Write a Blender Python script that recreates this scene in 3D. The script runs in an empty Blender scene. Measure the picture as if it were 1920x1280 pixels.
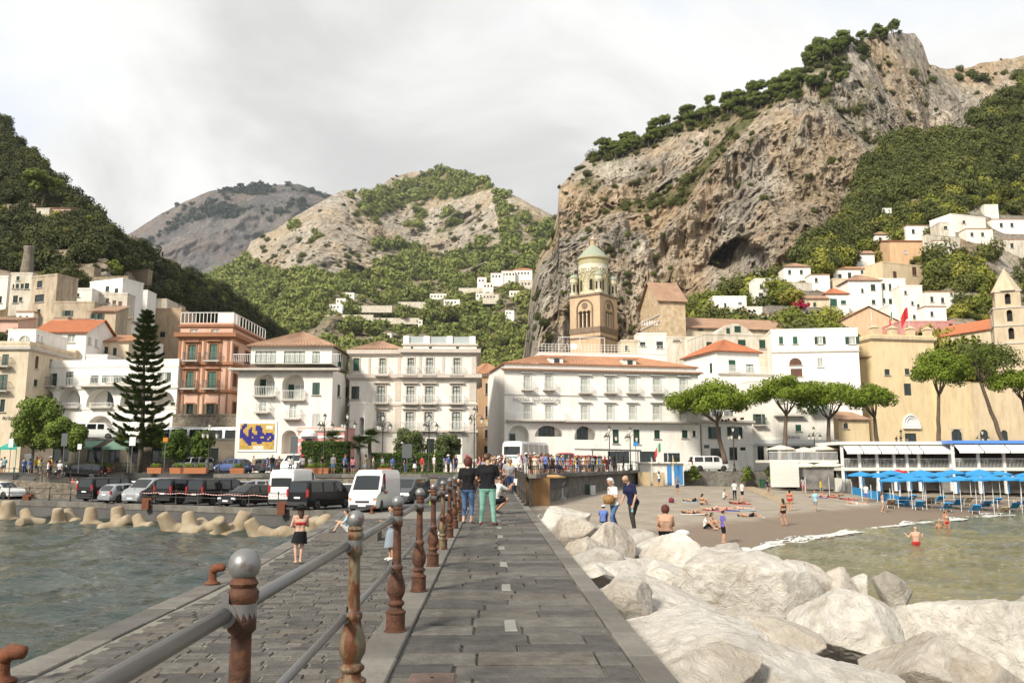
import bpy,math,random
import numpy as np
from mathutils import Vector,Matrix
random.seed(7); rng=np.random.default_rng(7)
S=bpy.context.scene; COL=S.collection
F=1550.0; PITCH=math.atan(228/F); CAMZ=4.45
cam=bpy.data.cameras.new('camera'); cam_o=bpy.data.objects.new('camera',cam); COL.objects.link(cam_o)
cam.sensor_width=36; cam.lens=36*F/1920; cam.clip_start=.05; cam.clip_end=9000
cam_o.location=(0,0,CAMZ); cam_o.rotation_euler=(math.pi/2+PITCH,0,0); S.camera=cam_o
SUN=Vector((-.62,-.80,.72)).normalized()
W=bpy.data.worlds.new('World'); S.world=W; W.use_nodes=True
def world():
 nt=W.node_tree; N=nt.nodes; L=nt.links; N.clear()
 def nd(t,**k):
  n=N.new(t)
  for a,b in k.items():setattr(n,a,b)
  return n
 out=nd('ShaderNodeOutputWorld'); bg=nd('ShaderNodeBackground'); L.new(bg.outputs[0],out.inputs[0])
 sky=nd('ShaderNodeTexSky',sky_type='NISHITA',sun_disc=False)
 sky.sun_elevation=math.asin(SUN.z); sky.sun_rotation=math.atan2(SUN.x,SUN.y); sky.dust_density=1.5
 tc=nd('ShaderNodeTexCoord'); sp=nd('ShaderNodeSeparateXYZ'); L.new(tc.outputs['Generated'],sp.inputs[0])
 ad=nd('ShaderNodeMath',operation='ADD'); ab=nd('ShaderNodeMath',operation='ABSOLUTE')
 L.new(sp.outputs[2],ab.inputs[0]); L.new(ab.outputs[0],ad.inputs[0]); ad.inputs[1].default_value=.6
 dx=nd('ShaderNodeMath',operation='DIVIDE'); dy=nd('ShaderNodeMath',operation='DIVIDE')
 L.new(sp.outputs[0],dx.inputs[0]); L.new(ad.outputs[0],dx.inputs[1]); L.new(sp.outputs[1],dy.inputs[0]); L.new(ad.outputs[0],dy.inputs[1])
 cb=nd('ShaderNodeCombineXYZ'); L.new(dx.outputs[0],cb.inputs[0]); L.new(dy.outputs[0],cb.inputs[1])
 def noise(sc,det,dist,off,rough=.55):
  mp=nd('ShaderNodeMapping'); mp.inputs['Location'].default_value=off; L.new(cb.outputs[0],mp.inputs[0])
  n=nd('ShaderNodeTexNoise'); n.inputs['Scale'].default_value=sc; n.inputs['Detail'].default_value=det
  n.inputs['Distortion'].default_value=dist; n.inputs['Roughness'].default_value=rough; L.new(mp.outputs[0],n.inputs['Vector']); return n
 def ramp(src,a,b,ca=(0,0,0,1),cb_=(1,1,1,1)):
  r=nd('ShaderNodeValToRGB'); e=r.color_ramp.elements; r.color_ramp.interpolation='EASE'
  e[0].position=a; e[0].color=ca; e[1].position=b; e[1].color=cb_; L.new(src,r.inputs[0]); return r
 cover=ramp(noise(1.5,7,.35,(SKYX,SKYY,0)).outputs[0],.40,.55)
 shade=ramp(noise(2.5,11,.5,(SKX2,SKY2,0),.52).outputs[0],.35,.62,(.425,.421,.413,1),(.65,.642,.624,1))
 m0=nd('ShaderNodeMix',data_type='RGBA',blend_type='MULTIPLY'); m0.inputs[0].default_value=1
 L.new(sky.outputs[0],m0.inputs[6]); m0.inputs[7].default_value=(.10,.10,.10,1)
 m1=nd('ShaderNodeMix',data_type='RGBA'); m1.inputs[0].default_value=.82
 L.new(m0.outputs[2],m1.inputs[6]); m1.inputs[7].default_value=(.60,.635,.68,1)
 m2=nd('ShaderNodeMix',data_type='RGBA'); L.new(cover.outputs[0],m2.inputs[0]); L.new(m1.outputs[2],m2.inputs[6]); L.new(shade.outputs[0],m2.inputs[7])
 L.new(m2.outputs[2],bg.inputs[0]); bg.inputs[1].default_value=1.06
SKYX,SKYY=4.2,.6; SKX2,SKY2=9.1,-4.2
world()
sl=bpy.data.lights.new('sun','SUN'); so=bpy.data.objects.new('sun',sl); COL.objects.link(so)
sl.energy=3.8; sl.angle=math.radians(10); sl.color=(1,.935,.81); so.location=(-60,-40,90)
so.rotation_euler=SUN.to_track_quat('Z','Y').to_euler()
S.view_settings.view_transform='Standard'; S.view_settings.look='None'; S.view_settings.exposure=.66; S.view_settings.gamma=1
S.view_settings.use_curve_mapping=False
S.render.engine='CYCLES'; S.cycles.use_denoising=True; S.cycles.max_bounces=5; S.cycles.diffuse_bounces=3
S.cycles.transparent_max_bounces=6; S.cycles.glossy_bounces=3; S.cycles.caustics_reflective=False; S.cycles.caustics_refractive=False
# ================================================================= helpers
_ct,_st=math.cos(PITCH),math.sin(PITCH)
def ray(px,py):
 a=(px-960)/F; b=(640-py)/F
 return Vector((a,_ct-b*_st,_st+b*_ct))
def at(px,py,Y):
 d=ray(px,py); return Vector((0,0,CAMZ))+d*(Y/d.y)
def gz(px,py,z):
 d=ray(px,py); return Vector((0,0,CAMZ))+d*((z-CAMZ)/d.z)
def ppm(Y):return F*_ct/Y
def at_np(px,py,Y):
 a=(px-960)/F; b=(640-py)/F; dy=_ct-b*_st; k=Y/dy
 return np.stack([a*k,dy*k,CAMZ+(_st+b*_ct)*k],-1)
def interp(x,pts):
 p=np.array(pts,float); return np.interp(x,p[:,0],p[:,1])
def _h(ix,iy,iz,s):
 n=(ix*374761393+iy*668265263+iz*2147483647+s*974634777)&0xffffffff
 n=((n^(n>>13))*1274126177)&0xffffffff
 return((n^(n>>16))&0xffff)/32767.5-1
def vnoise(P,s=0):
 P=np.asarray(P,float); i=np.floor(P).astype(np.int64); f=P-i; f=f*f*f*(f*(f*6-15)+10)
 r=0
 for dx in(0,1):
  for dy in(0,1):
   for dz in(0,1):
    w=(f[...,0]if dx else 1-f[...,0])*(f[...,1]if dy else 1-f[...,1])*(f[...,2]if dz else 1-f[...,2])
    r=r+w*_h(i[...,0]+dx,i[...,1]+dy,i[...,2]+dz,s)
 return r
def fbm(P,o=4,s=0,ridge=False):
 P=np.asarray(P,float); a=1.; r=0; t=0
 for k in range(o):
  n=vnoise(P*(2.03**k)+17.3*k,s+k)
  r=r+a*((1-2*np.abs(n))if ridge else n); t+=a; a*=.52
 return r/t
def in_poly(px,py,poly):
 r=np.zeros(np.shape(px),bool); n=len(poly)
 for i in range(n):
  (x0,y0),(x1,y1)=poly[i],poly[(i+1)%n]
  if y0==y1:continue
  c=((y0>py)!=(y1>py))&(px<(x1-x0)*(py-y0)/(y1-y0)+x0); r^=c
 return r
MATS={}
def mk(name,col,rough=.8,var=.18,scale=.6,bump=0,bscale=8,metal=0,spec=.4,col2=None,stretch=(1,1,1),obj=False,fac=(.35,.7),emit=0):
 if name in MATS:return MATS[name]
 m=bpy.data.materials.new(name); m.use_nodes=True; MATS[name]=m
 nt=m.node_tree; N=nt.nodes; L=nt.links; b=N['Principled BSDF']
 b.inputs['Roughness'].default_value=rough; b.inputs['Metallic'].default_value=metal; b.inputs['Specular IOR Level'].default_value=spec
 c=(*col,1)
 if var or col2 or bump:
  if obj:v=N.new('ShaderNodeTexCoord').outputs['Object']
  else:v=N.new('ShaderNodeNewGeometry').outputs['Position']
  mp=N.new('ShaderNodeMapping'); L.new(v,mp.inputs[0]); mp.inputs['Scale'].default_value=stretch
 if var or col2:
  n=N.new('ShaderNodeTexNoise'); n.inputs['Scale'].default_value=scale; n.inputs['Detail'].default_value=7; n.inputs['Roughness'].default_value=.62
  L.new(mp.outputs[0],n.inputs['Vector'])
  r=N.new('ShaderNodeValToRGB'); e=r.color_ramp.elements; e[0].position,e[1].position=fac
  e[1].color=c; e[0].color=(*(col2 if col2 else[x*(1-var)for x in col]),1)
  L.new(n.outputs[0],r.inputs[0]); L.new(r.outputs[0],b.inputs['Base Color'])
 else:b.inputs['Base Color'].default_value=c
 if bump:
  n2=N.new('ShaderNodeTexNoise'); n2.inputs['Scale'].default_value=bscale; n2.inputs['Detail'].default_value=6; L.new(mp.outputs[0],n2.inputs['Vector'])
  bp=N.new('ShaderNodeBump'); bp.inputs['Strength'].default_value=bump; bp.inputs['Distance'].default_value=.6/bscale
  L.new(n2.outputs[0],bp.inputs['Height']); L.new(bp.outputs[0],b.inputs['Normal'])
 return m
def plaster(name,col,stain=.16,rough=.88):
 """wall render: broad blotches plus faint vertical rain marks with shapes of their own"""
 if name in MATS:return MATS[name]
 m=mk(name,col,rough,stain*.55,.35,.12,9,fac=(.3,.6)); nt=m.node_tree; N=nt.nodes; L=nt.links; b=N['Principled BSDF']
 src=b.inputs['Base Color'].links[0].from_socket
 g=N.new('ShaderNodeNewGeometry'); mp=N.new('ShaderNodeMapping'); mp.inputs['Scale'].default_value=(.8,.8,.2); L.new(g.outputs['Position'],mp.inputs[0])
 n=N.new('ShaderNodeTexNoise'); n.inputs['Scale'].default_value=1.5; n.inputs['Detail'].default_value=8; n.inputs['Roughness'].default_value=.7; L.new(mp.outputs[0],n.inputs['Vector'])
 r=N.new('ShaderNodeValToRGB'); e=r.color_ramp.elements; e[0].position=.36; e[1].position=.55; k=1-stain*.9
 e[0].color=(k*.98,k*.95,k*.9,1); e[1].color=(1,1,1,1); L.new(n.outputs[0],r.inputs[0])
 mx=N.new('ShaderNodeMix'); mx.data_type='RGBA'; mx.blend_type='MULTIPLY'; mx.inputs[0].default_value=1
 L.new(src,mx.inputs[6]); L.new(r.outputs[0],mx.inputs[7]); L.new(mx.outputs[2],b.inputs['Base Color']); return m
class MB:
 def __init__(s):s.V=[]; s.Fc=[]; s.I=[]; s.X=None
 def add(s,v,f,m=0):
  n=len(s.V)
  if s.X is not None:v=[s.X@Vector(p)for p in v]
  s.V.extend([tuple(p)for p in v])
  for q in f:s.Fc.append(tuple(n+i for i in q)); s.I.append(m)
  return s
 def box(s,c,d,rz=0,m=0,taper=1.0):
  x,y,z=d[0]/2,d[1]/2,d[2]/2; co,si=math.cos(rz),math.sin(rz); v=[]
  for k in(-1,1):
   t=taper if k>0 else 1
   for a,b in((-x,-y),(x,-y),(x,y),(-x,y)):
    a*=t; b*=t; v.append((c[0]+a*co-b*si,c[1]+a*si+b*co,c[2]+k*z))
  return s.add(v,[(3,2,1,0),(4,5,6,7),(0,1,5,4),(1,2,6,5),(2,3,7,6),(3,0,4,7)],m)
 def b2(s,x0,y0,z0,x1,y1,z1,m=0):return s.box(((x0+x1)/2,(y0+y1)/2,(z0+z1)/2),(abs(x1-x0),abs(y1-y0),abs(z1-z0)),0,m)
 def prism(s,poly,z0,z1,m=0):
  n=len(poly); a=sum(poly[i][0]*poly[(i+1)%n][1]-poly[(i+1)%n][0]*poly[i][1]for i in range(n))
  if a<0:poly=poly[::-1]
  v=[(p[0],p[1],z0)for p in poly]+[(p[0],p[1],z1)for p in poly]
  return s.add(v,[tuple(range(n))[::-1],tuple(range(n,2*n))]+[(i,(i+1)%n,n+(i+1)%n,n+i)for i in range(n)],m)
 def bar(s,a,b,r,n=6,m=0,r2=None):return s.tube([a,b],[r,r if r2 is None else r2],n,m)
 def tube(s,pts,rad,n=8,m=0,caps=True):
  pts=[Vector(p)for p in pts]; k=len(pts)
  if not hasattr(rad,'__len__'):rad=[rad]*k
  v=[]; ref=None
  for i,p in enumerate(pts):
   t=(pts[min(i+1,k-1)]-pts[max(i-1,0)])
   t=t.normalized()if t.length>1e-9 else Vector((0,0,1))
   if ref is None:ref=Vector((1,0,0))if abs(t.x)<.8 else Vector((0,1,0))
   u=(ref-t*ref.dot(t)).normalized(); w=t.cross(u); ref=u
   for j in range(n):
    a=2*math.pi*j/n; v.append(p+u*(math.cos(a)*rad[i])+w*(math.sin(a)*rad[i]))
  f=[(i*n+j,i*n+(j+1)%n,(i+1)*n+(j+1)%n,(i+1)*n+j)for i in range(k-1)for j in range(n)]
  if caps:f+=[tuple(range(n))[::-1],tuple((k-1)*n+j for j in range(n))]
  return s.add(v,f,m)
 def lathe(s,prof,n=12,c=(0,0,0),m=0,a0=0,a1=2*math.pi):
  v=[]; full=abs(a1-a0-2*math.pi)<1e-6; c_=n if full else n+1
  for r,z in prof:
   for j in range(c_):
    a=a0+(a1-a0)*j/n; v.append((c[0]+r*math.cos(a),c[1]+r*math.sin(a),c[2]+z))
  f=[(i*c_+j,i*c_+(j+1)%c_,(i+1)*c_+(j+1)%c_,(i+1)*c_+j)for i in range(len(prof)-1)for j in range(n)]
  if prof[0][0]>1e-4 and full:f.append(tuple(range(n))[::-1])
  if prof[-1][0]>1e-4 and full:f.append(tuple((len(prof)-1)*n+j for j in range(n)))
  return s.add(v,f,m)
 def mesh(s,name,mats,smooth=False):
  me=bpy.data.meshes.new(name); me.from_pydata(s.V,[],s.Fc)
  for q in(mats if isinstance(mats,(list,tuple))else[mats]):me.materials.append(q)
  if any(s.I):me.polygons.foreach_set('material_index',s.I)
  if smooth:me.polygons.foreach_set('use_smooth',[True]*len(me.polygons))
  me.update(); return me
 def build(s,name,mats,parent=None,smooth=False,auto=None):
  me=s.mesh(name,mats,smooth or auto is not None)
  if auto is not None:me.set_sharp_from_angle(angle=math.radians(auto))
  return link(name,me,parent)
def link(name,data,parent=None):
 o=bpy.data.objects.new(name,data); COL.objects.link(o)
 if parent is not None:
  o.parent=parent
  if parent.type=='EMPTY' and parent.get('_w'):o.matrix_parent_inverse=Matrix.Translation(-Vector(parent.location))
 return o
def tag(o,label,cat,group=None):
 o['label']=label; o['category']=cat
 if group:o['group']=group
 return o
def struct(o,label=None):
 o['kind']='structure'
 if label:o['label']=label
 return o
def thing(name,label,cat,loc=(0,0,0),rz=0,group=None,world=True):
 """an Empty at the thing's base; with world=True its parts are meshed in world coordinates"""
 o=bpy.data.objects.new(name,None); COL.objects.link(o); o.location=loc; o.empty_display_size=.2
 if world:o['_w']=1
 else:o.rotation_euler=(0,0,rz)
 return tag(o,label,cat,group)
def dup(root,loc,rz=0,label=None,group=None,scale=None):
 r=root.copy(); COL.objects.link(r); r.location=loc; r.rotation_euler=(0,0,rz)
 if scale:r.scale=(scale,)*3 if not hasattr(scale,'__len__')else scale
 if label:r['label']=label
 if group:r['group']=group
 for ch in root.children:
  c=ch.copy(); COL.objects.link(c); c.parent=r
  for g in ch.children:
   d=g.copy(); COL.objects.link(d); d.parent=c
 return r
def grid_mesh(name,P,mat,attr=None,smooth=True):
 nv,nu=P.shape[:2]; me=bpy.data.meshes.new(name); idx=np.arange(nv*nu).reshape(nv,nu)
 q=np.stack([idx[:-1,:-1],idx[:-1,1:],idx[1:,1:],idx[1:,:-1]],-1).reshape(-1,4)
 me.vertices.add(nv*nu); me.vertices.foreach_set('co',P.reshape(-1).astype(np.float32))
 me.loops.add(q.size); me.loops.foreach_set('vertex_index',q.reshape(-1).astype(np.int32)); me.polygons.add(len(q))
 me.polygons.foreach_set('loop_start',np.arange(0,q.size,4,dtype=np.int32))
 me.polygons.foreach_set('use_smooth',np.full(len(q),smooth)); me.materials.append(mat)
 for k,a in(attr or{}).items():
  at_=me.attributes.new(k,'FLOAT','POINT'); at_.data.foreach_set('value',a.reshape(-1).astype(np.float32))
 me.update(calc_edges=True); me.validate(); return me
 # ================================================================= mountains, ground, water
def rock_mat(name,c1,c2,c3,green,sc=1.0,dry=(.30,.22,.11)):
 m=bpy.data.materials.new(name); m.use_nodes=True; nt=m.node_tree; N=nt.nodes; L=nt.links; b=N['Principled BSDF']
 b.inputs['Roughness'].default_value=.95; b.inputs['Specular IOR Level'].default_value=.1
 g=N.new('ShaderNodeNewGeometry').outputs['Position']
 def noise(scale,st,det=8,dist=0,rough=.6):
  mp=N.new('ShaderNodeMapping'); mp.inputs['Scale'].default_value=st; L.new(g,mp.inputs[0])
  n=N.new('ShaderNodeTexNoise'); n.inputs['Scale'].default_value=scale*sc; n.inputs['Detail'].default_value=det
  n.inputs['Distortion'].default_value=dist; n.inputs['Roughness'].default_value=rough; L.new(mp.outputs[0],n.inputs['Vector']); return n.outputs[0]
 def ramp(s,a,b_,c0,c1_):
  r=N.new('ShaderNodeValToRGB'); e=r.color_ramp.elements; e[0].position=a; e[1].position=b_; e[0].color=(*c0,1); e[1].color=(*c1_,1); L.new(s,r.inputs[0]); return r.outputs[0]
 def mix(f,a,b_,mode='MIX'):
  x=N.new('ShaderNodeMix'); x.data_type='RGBA'; x.blend_type=mode
  if isinstance(f,float):x.inputs[0].default_value=f
  else:L.new(f,x.inputs[0])
  L.new(a,x.inputs[6]); L.new(b_,x.inputs[7]); return x.outputs[2]
 base=ramp(noise(.035,(1,1,.45),9,.6),.36,.62,c1,c2)
 streak=ramp(noise(.16,(1,1,.12),6,.3),.42,.6,(0,0,0),(1,1,1))
 col=mix(ramp(noise(.02,(1,1,.6),5,.4),.45,.62,(0,0,0),(1,1,1)),base,ramp(noise(.12,(1,1,.2),8),.3,.7,[x*.75 for x in c3],c3))
 k=N.new('ShaderNodeMix'); k.data_type='RGBA'; k.blend_type='MULTIPLY'; k.inputs[0].default_value=.45; L.new(col,k.inputs[6]); L.new(ramp(noise(.2,(1,1,.3),6,.3),.38,.58,(.5,.48,.46),(1,1,1)),k.inputs[7])
 k2=mix(.85,k.outputs[2],ramp(noise(.42,(1,1,.6),9,.4,.75),.37,.55,(.40,.38,.36),(1.12,1.12,1.12)),'MULTIPLY')
 at_=N.new('ShaderNodeAttribute'); at_.attribute_name='veg'
 ground=mix(ramp(noise(.09,(1,1,1),6),.42,.6,(0,0,0),(1,1,1)),ramp(noise(.2,(1,1,1)),.3,.7,[x*.6 for x in green],green),ramp(noise(.3,(1,1,1)),.3,.7,[x*.7 for x in dry],dry))
 L.new(mix(at_.outputs['Fac'],k2,ground),b.inputs['Base Color'])
 h=N.new('ShaderNodeMath'); h.operation='ADD'; L.new(noise(.12,(1,1,.5),10,.5,.68),h.inputs[0])
 v=N.new('ShaderNodeTexVoronoi'); v.inputs['Scale'].default_value=.16*sc; v.feature='DISTANCE_TO_EDGE'; mp=N.new('ShaderNodeMapping'); mp.inputs['Scale'].default_value=(1,1,.4); L.new(g,mp.inputs[0]); L.new(mp.outputs[0],v.inputs['Vector'])
 mm=N.new('ShaderNodeMath'); mm.operation='MULTIPLY'; mm.inputs[1].default_value=.35; L.new(v.outputs['Distance'],mm.inputs[0]); L.new(mm.outputs[0],h.inputs[1])
 bp=N.new('ShaderNodeBump'); bp.inputs['Strength'].default_value=1.0; bp.inputs['Distance'].default_value=7/sc; L.new(h.outputs[0],bp.inputs['Height']); L.new(bp.outputs[0],b.inputs['Normal'])
 return m
def hill(name,crest,base,nu,nv,D,relief,mat,veg,rough=2.0,seed=0,shift=None,drop=70,smooth=True):
 """a mountainside: its foot and its crest are followed from the photograph, its depth D(px, py, v) is in metres"""
 px=np.linspace(crest[0][0],crest[-1][0],nu); cy=interp(px,crest); by=interp(px,base)
 nz=np.stack([px*.05,px*0,px*0+seed],-1); cy=cy+rough*fbm(nz,4,seed)
 v=np.linspace(0,1,nv)[:,None]; PX=np.broadcast_to(px,(nv,nu)); PY=by+(cy-by)*v; V=np.broadcast_to(v,(nv,nu))
 d=D(PX,PY,V); P=at_np(PX,PY,d)
 fade=np.clip((1-V)*6,0.12,1)
 for amp,sc,st,o,rd in relief:
  n=fbm(P*sc*np.array([1,1,st]),o,seed+int(sc*1000),rd); k=(amp*n*fade)[...,None]
  dirn=P-np.array([0,0,CAMZ]); dirn=dirn/np.linalg.norm(dirn,axis=-1,keepdims=True); P=P-dirn*k
 if shift is not None:P=shift(P,PX,PY)
 G=veg(PX,PY,P)
 top=P[-1]; dirn=top-np.array([0,0,CAMZ]); dirn[:,2]=0; dirn/=np.linalg.norm(dirn,axis=-1,keepdims=True); ext=[]
 for a,z in((.25,.06),(.8,.45),(1.6,1.3)):ext.append(top+dirn*drop*a-np.array([0,0,1])*drop*z)
 foot=P[:1].copy(); foot[...,2]=np.minimum(0,foot[...,2]-5); foot[...,:2]*=.98
 Pf=np.concatenate([foot,P,np.array(ext)],0); Gf=np.concatenate([G[:1],G,np.repeat(G[-1:],3,0)],0)
 o=link(name,grid_mesh(name,Pf,mat,{'veg':np.clip(Gf,0,1)},smooth)); struct(o)
 return dict(P=P,G=G,PX=PX,PY=PY)
def sample(h,n,ok,seed):
 """n points spread over a hillside, evenly as seen, where ok(px, py, veg) is likely"""
 r=np.random.default_rng(seed); nv,nu=h['G'].shape; out=[]
 k=int(n*4); u=r.random(k)*(nu-1.001); v=r.random(k)**.9*(nv-1.001); i=v.astype(int); j=u.astype(int); a=(v-i)[:,None]; b=(u-j)[:,None]
 def bil(A):A=A if A.ndim==3 else A[...,None]; return A[i,j]*(1-a)*(1-b)+A[i+1,j]*a*(1-b)+A[i,j+1]*(1-a)*b+A[i+1,j+1]*a*b
 P=bil(h['P']); px=bil(h['PX'])[:,0]; py=bil(h['PY'])[:,0]; g=bil(h['G'])[:,0]
 keep=r.random(k)<ok(px,py,g); P=P[keep][:n]; return P,px[keep][:n],py[keep][:n]
def leaf_cloud(n,lobes,size,seed,flat=1.0,quad=True,out=1.1):
 """leaf-sized faces spread through a crown made of several lobes (x, y, z, r)"""
 r=np.random.default_rng(seed); lb=np.array(lobes,float); w=lb[:,3]**2; k=r.choice(len(lb),n,p=w/w.sum())
 d=r.normal(size=(n,3)); d/=np.linalg.norm(d,axis=1,keepdims=True); rad=r.random(n)**.33
 c=lb[k,:3]+d*(lb[k,3]*rad)[:,None]*np.array([1,1,flat])
 nn=d*out+r.normal(size=(n,3))*.38; nn/=np.linalg.norm(nn,axis=1,keepdims=True)
 t=np.cross(nn,r.normal(size=(n,3))); t/=np.linalg.norm(t,axis=1,keepdims=True)+1e-9; bb=np.cross(nn,t); s=(size*(.6+.8*r.random(n)))[:,None]
 if quad:V=np.stack([c-t*s,c-bb*s*.55,c+t*s,c+bb*s*.55],1); m=4
 else:V=np.stack([c-t*s-bb*s*.5,c+t*s-bb*s*.5,c+bb*s],1); m=3
 return V.reshape(-1,3),m
def leaf_mesh(name,V,m,mat):
 n=len(V); me=bpy.data.meshes.new(name); me.vertices.add(n); me.vertices.foreach_set('co',V.reshape(-1).astype(np.float32))
 me.loops.add(n); me.loops.foreach_set('vertex_index',np.arange(n,dtype=np.int32)); me.polygons.add(n//m); me.polygons.foreach_set('loop_start',np.arange(0,n,m,dtype=np.int32))
 me.materials.append(mat); me.update(calc_edges=True); return me
def leaf_mat(name,cols,obj_random=True,rough=.75,scale=.5,trans=.12):
 """foliage: colour by tree (random per object) and by clump (noise)"""
 m=bpy.data.materials.new(name); m.use_nodes=True; nt=m.node_tree; N=nt.nodes; L=nt.links; b=N['Principled BSDF']
 b.inputs['Roughness'].default_value=rough; b.inputs['Specular IOR Level'].default_value=.2
 n=N.new('ShaderNodeTexNoise'); n.inputs['Scale'].default_value=scale; n.inputs['Detail'].default_value=4; L.new(N.new('ShaderNodeNewGeometry').outputs['Position'],n.inputs['Vector'])
 f=n.outputs[0]
 if obj_random:
  oi=N.new('ShaderNodeObjectInfo'); mx=N.new('ShaderNodeMath'); mx.operation='MULTIPLY_ADD'; mx.inputs[1].default_value=.38; L.new(oi.outputs['Random'],mx.inputs[0])
  sc=N.new('ShaderNodeMath'); sc.operation='MULTIPLY'; sc.inputs[1].default_value=.64; L.new(f,sc.inputs[0]); L.new(sc.outputs[0],mx.inputs[2]); f=mx.outputs[0]
 r=N.new('ShaderNodeValToRGB'); e=r.color_ramp.elements
 for i,c in enumerate(cols):
  q=e[i]if i<2 else e.new(.5); q.color=(*c,1)
 for i,q in enumerate(sorted(range(len(cols)))):e[i].position=.15+.7*i/(len(cols)-1); e[i].color=(*cols[i],1)
 L.new(f,r.inputs[0]); L.new(r.outputs[0],b.inputs['Base Color'])
 if trans:
  t=N.new('ShaderNodeBsdfTranslucent'); mixs=N.new('ShaderNodeMixShader'); mixs.inputs[0].default_value=trans; L.new(r.outputs[0],t.inputs[0])
  L.new(b.outputs[0],mixs.inputs[1]); L.new(t.outputs[0],mixs.inputs[2]); L.new(mixs.outputs[0],N['Material Output'].inputs[0])
 return m
def bush_protos(tag_,mat,n=5,faces=950,size=.092,shape=None):
 c=bpy.data.collections.new('protos_'+tag_)
 for k in range(n):
  r=random.Random(k*13+len(tag_)); lobes=[(r.uniform(-.5,.5),r.uniform(-.5,.5),r.uniform(.15,.75),r.uniform(.35,.6))for _ in range(6)]
  if shape:lobes=shape(r)
  V,m=leaf_cloud(faces,lobes,size,k+100); c.objects.link(bpy.data.objects.new('foliage',leaf_mesh('foliage',V,m,mat)))
 return c
def scatter(name,label,P,sc,coll,cat='bushes'):
 me=bpy.data.meshes.new(name); me.vertices.add(len(P)); me.vertices.foreach_set('co',np.asarray(P,np.float32).reshape(-1))
 a=me.attributes.new('sc','FLOAT_VECTOR','POINT'); sc=np.asarray(sc,np.float32)
 if sc.ndim==1:sc=np.repeat(sc[:,None],3,1)
 a.data.foreach_set('vector',sc.reshape(-1)); me.update(); o=link(name,me); o['kind']='stuff'; o['label']=label; o['category']=cat
 ng=bpy.data.node_groups.new(name,'GeometryNodeTree'); ng.interface.new_socket('Geometry',in_out='INPUT',socket_type='NodeSocketGeometry'); ng.interface.new_socket('Geometry',in_out='OUTPUT',socket_type='NodeSocketGeometry')
 N=ng.nodes; L=ng.links; gi=N.new('NodeGroupInput'); go=N.new('NodeGroupOutput'); ip=N.new('GeometryNodeInstanceOnPoints'); ci=N.new('GeometryNodeCollectionInfo')
 ci.inputs['Collection'].default_value=coll; ci.inputs['Separate Children'].default_value=True; ci.inputs['Reset Children'].default_value=True
 na=N.new('GeometryNodeInputNamedAttribute'); na.data_type='FLOAT_VECTOR'; na.inputs['Name'].default_value='sc'
 rv=N.new('FunctionNodeRandomValue'); rv.data_type='FLOAT_VECTOR'; rv.inputs[0].default_value=(-.15,-.15,0); rv.inputs[1].default_value=(.15,.15,6.28)
 ri=N.new('FunctionNodeRandomValue'); ri.data_type='INT'; ri.inputs['Seed'].default_value=5
 for s in ri.inputs:
  if s.type=='INT' and s.name=='Min':s.default_value=0
  if s.type=='INT' and s.name=='Max':s.default_value=len(coll.objects)-1
 L.new(gi.outputs[0],ip.inputs['Points']); L.new(ci.outputs[0],ip.inputs['Instance']); ip.inputs['Pick Instance'].default_value=True
 L.new([s for s in ri.outputs if s.type=='INT'][0],ip.inputs['Instance Index']); L.new(rv.outputs[0],ip.inputs['Rotation'])
 L.new([s for s in na.outputs if s.name=='Attribute'][0],ip.inputs['Scale']); L.new(ip.outputs[0],go.inputs[0])
 md=o.modifiers.new('scatter','NODES'); md.node_group=ng; return o
def sstep(x,a,b):t=np.clip((x-a)/(b-a),0,1); return t*t*(3-2*t)
ROCK_NEAR=rock_mat('cliff_rock',(.29,.255,.21),(.61,.545,.455),(.62,.47,.315),(.10,.125,.035))
ROCK_MID=rock_mat('mountain_rock',(.40,.35,.285),(.60,.53,.435),(.58,.46,.32),(.14,.165,.05),.55)
ROCK_FAR=rock_mat('far_rock',(.12,.115,.115),(.22,.20,.185),(.25,.20,.165),(.035,.05,.035),.3,(.10,.095,.065))
LEAF_HILL=leaf_mat('hill_foliage',[(.045,.055,.018),(.09,.102,.026),(.15,.155,.038)],scale=.05)
LEAF_DARK=leaf_mat('painted_shade_foliage',[(.024,.031,.012),(.054,.062,.019),(.105,.108,.03)],scale=.05)  # darker greens: the shade of the slope turned from the sun is in the colour
LEAF_FRESH=leaf_mat('terrace_foliage',[(.07,.088,.02),(.15,.17,.028),(.26,.26,.045),(.21,.15,.05)],scale=.06)
LEAF_MID=leaf_mat('mountain_foliage',[(.10,.125,.032),(.18,.205,.05),(.26,.27,.075)],scale=.02)
LEAF_FAR=leaf_mat('far_foliage',[(.028,.042,.03),(.045,.06,.035)],scale=.01)
far=hill('far_mountain',[(150,500),(240,440),(300,402),(345,378),(390,360),(430,352),(490,347),(560,345),(600,360),(640,380),(760,420)],[(150,560),(760,560)],190,70,lambda x,y,v:2100+500*v+np.abs(x-420)*.5,[(110,.0035,.5,4,True),(40,.012,.3,4,False)],ROCK_FAR,lambda x,y,P:np.clip(fbm(P*.008,4,3)*2.2+.2-sstep(y,395,440)*1.2+.9*sstep(y,372,358),0,1),2,3,drop=400)
ROCKBAND=[(440,300),(1075,300),(1075,425),(1000,430),(945,465),(900,455),(850,480),(800,472),(745,480),(700,502),(650,520),(600,512),(540,512),(465,492)]
CAP=[(684,366),(730,346),(830,314),(866,318),(928,352),(850,373),(795,376),(744,391),(702,408),(664,405)]
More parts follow.
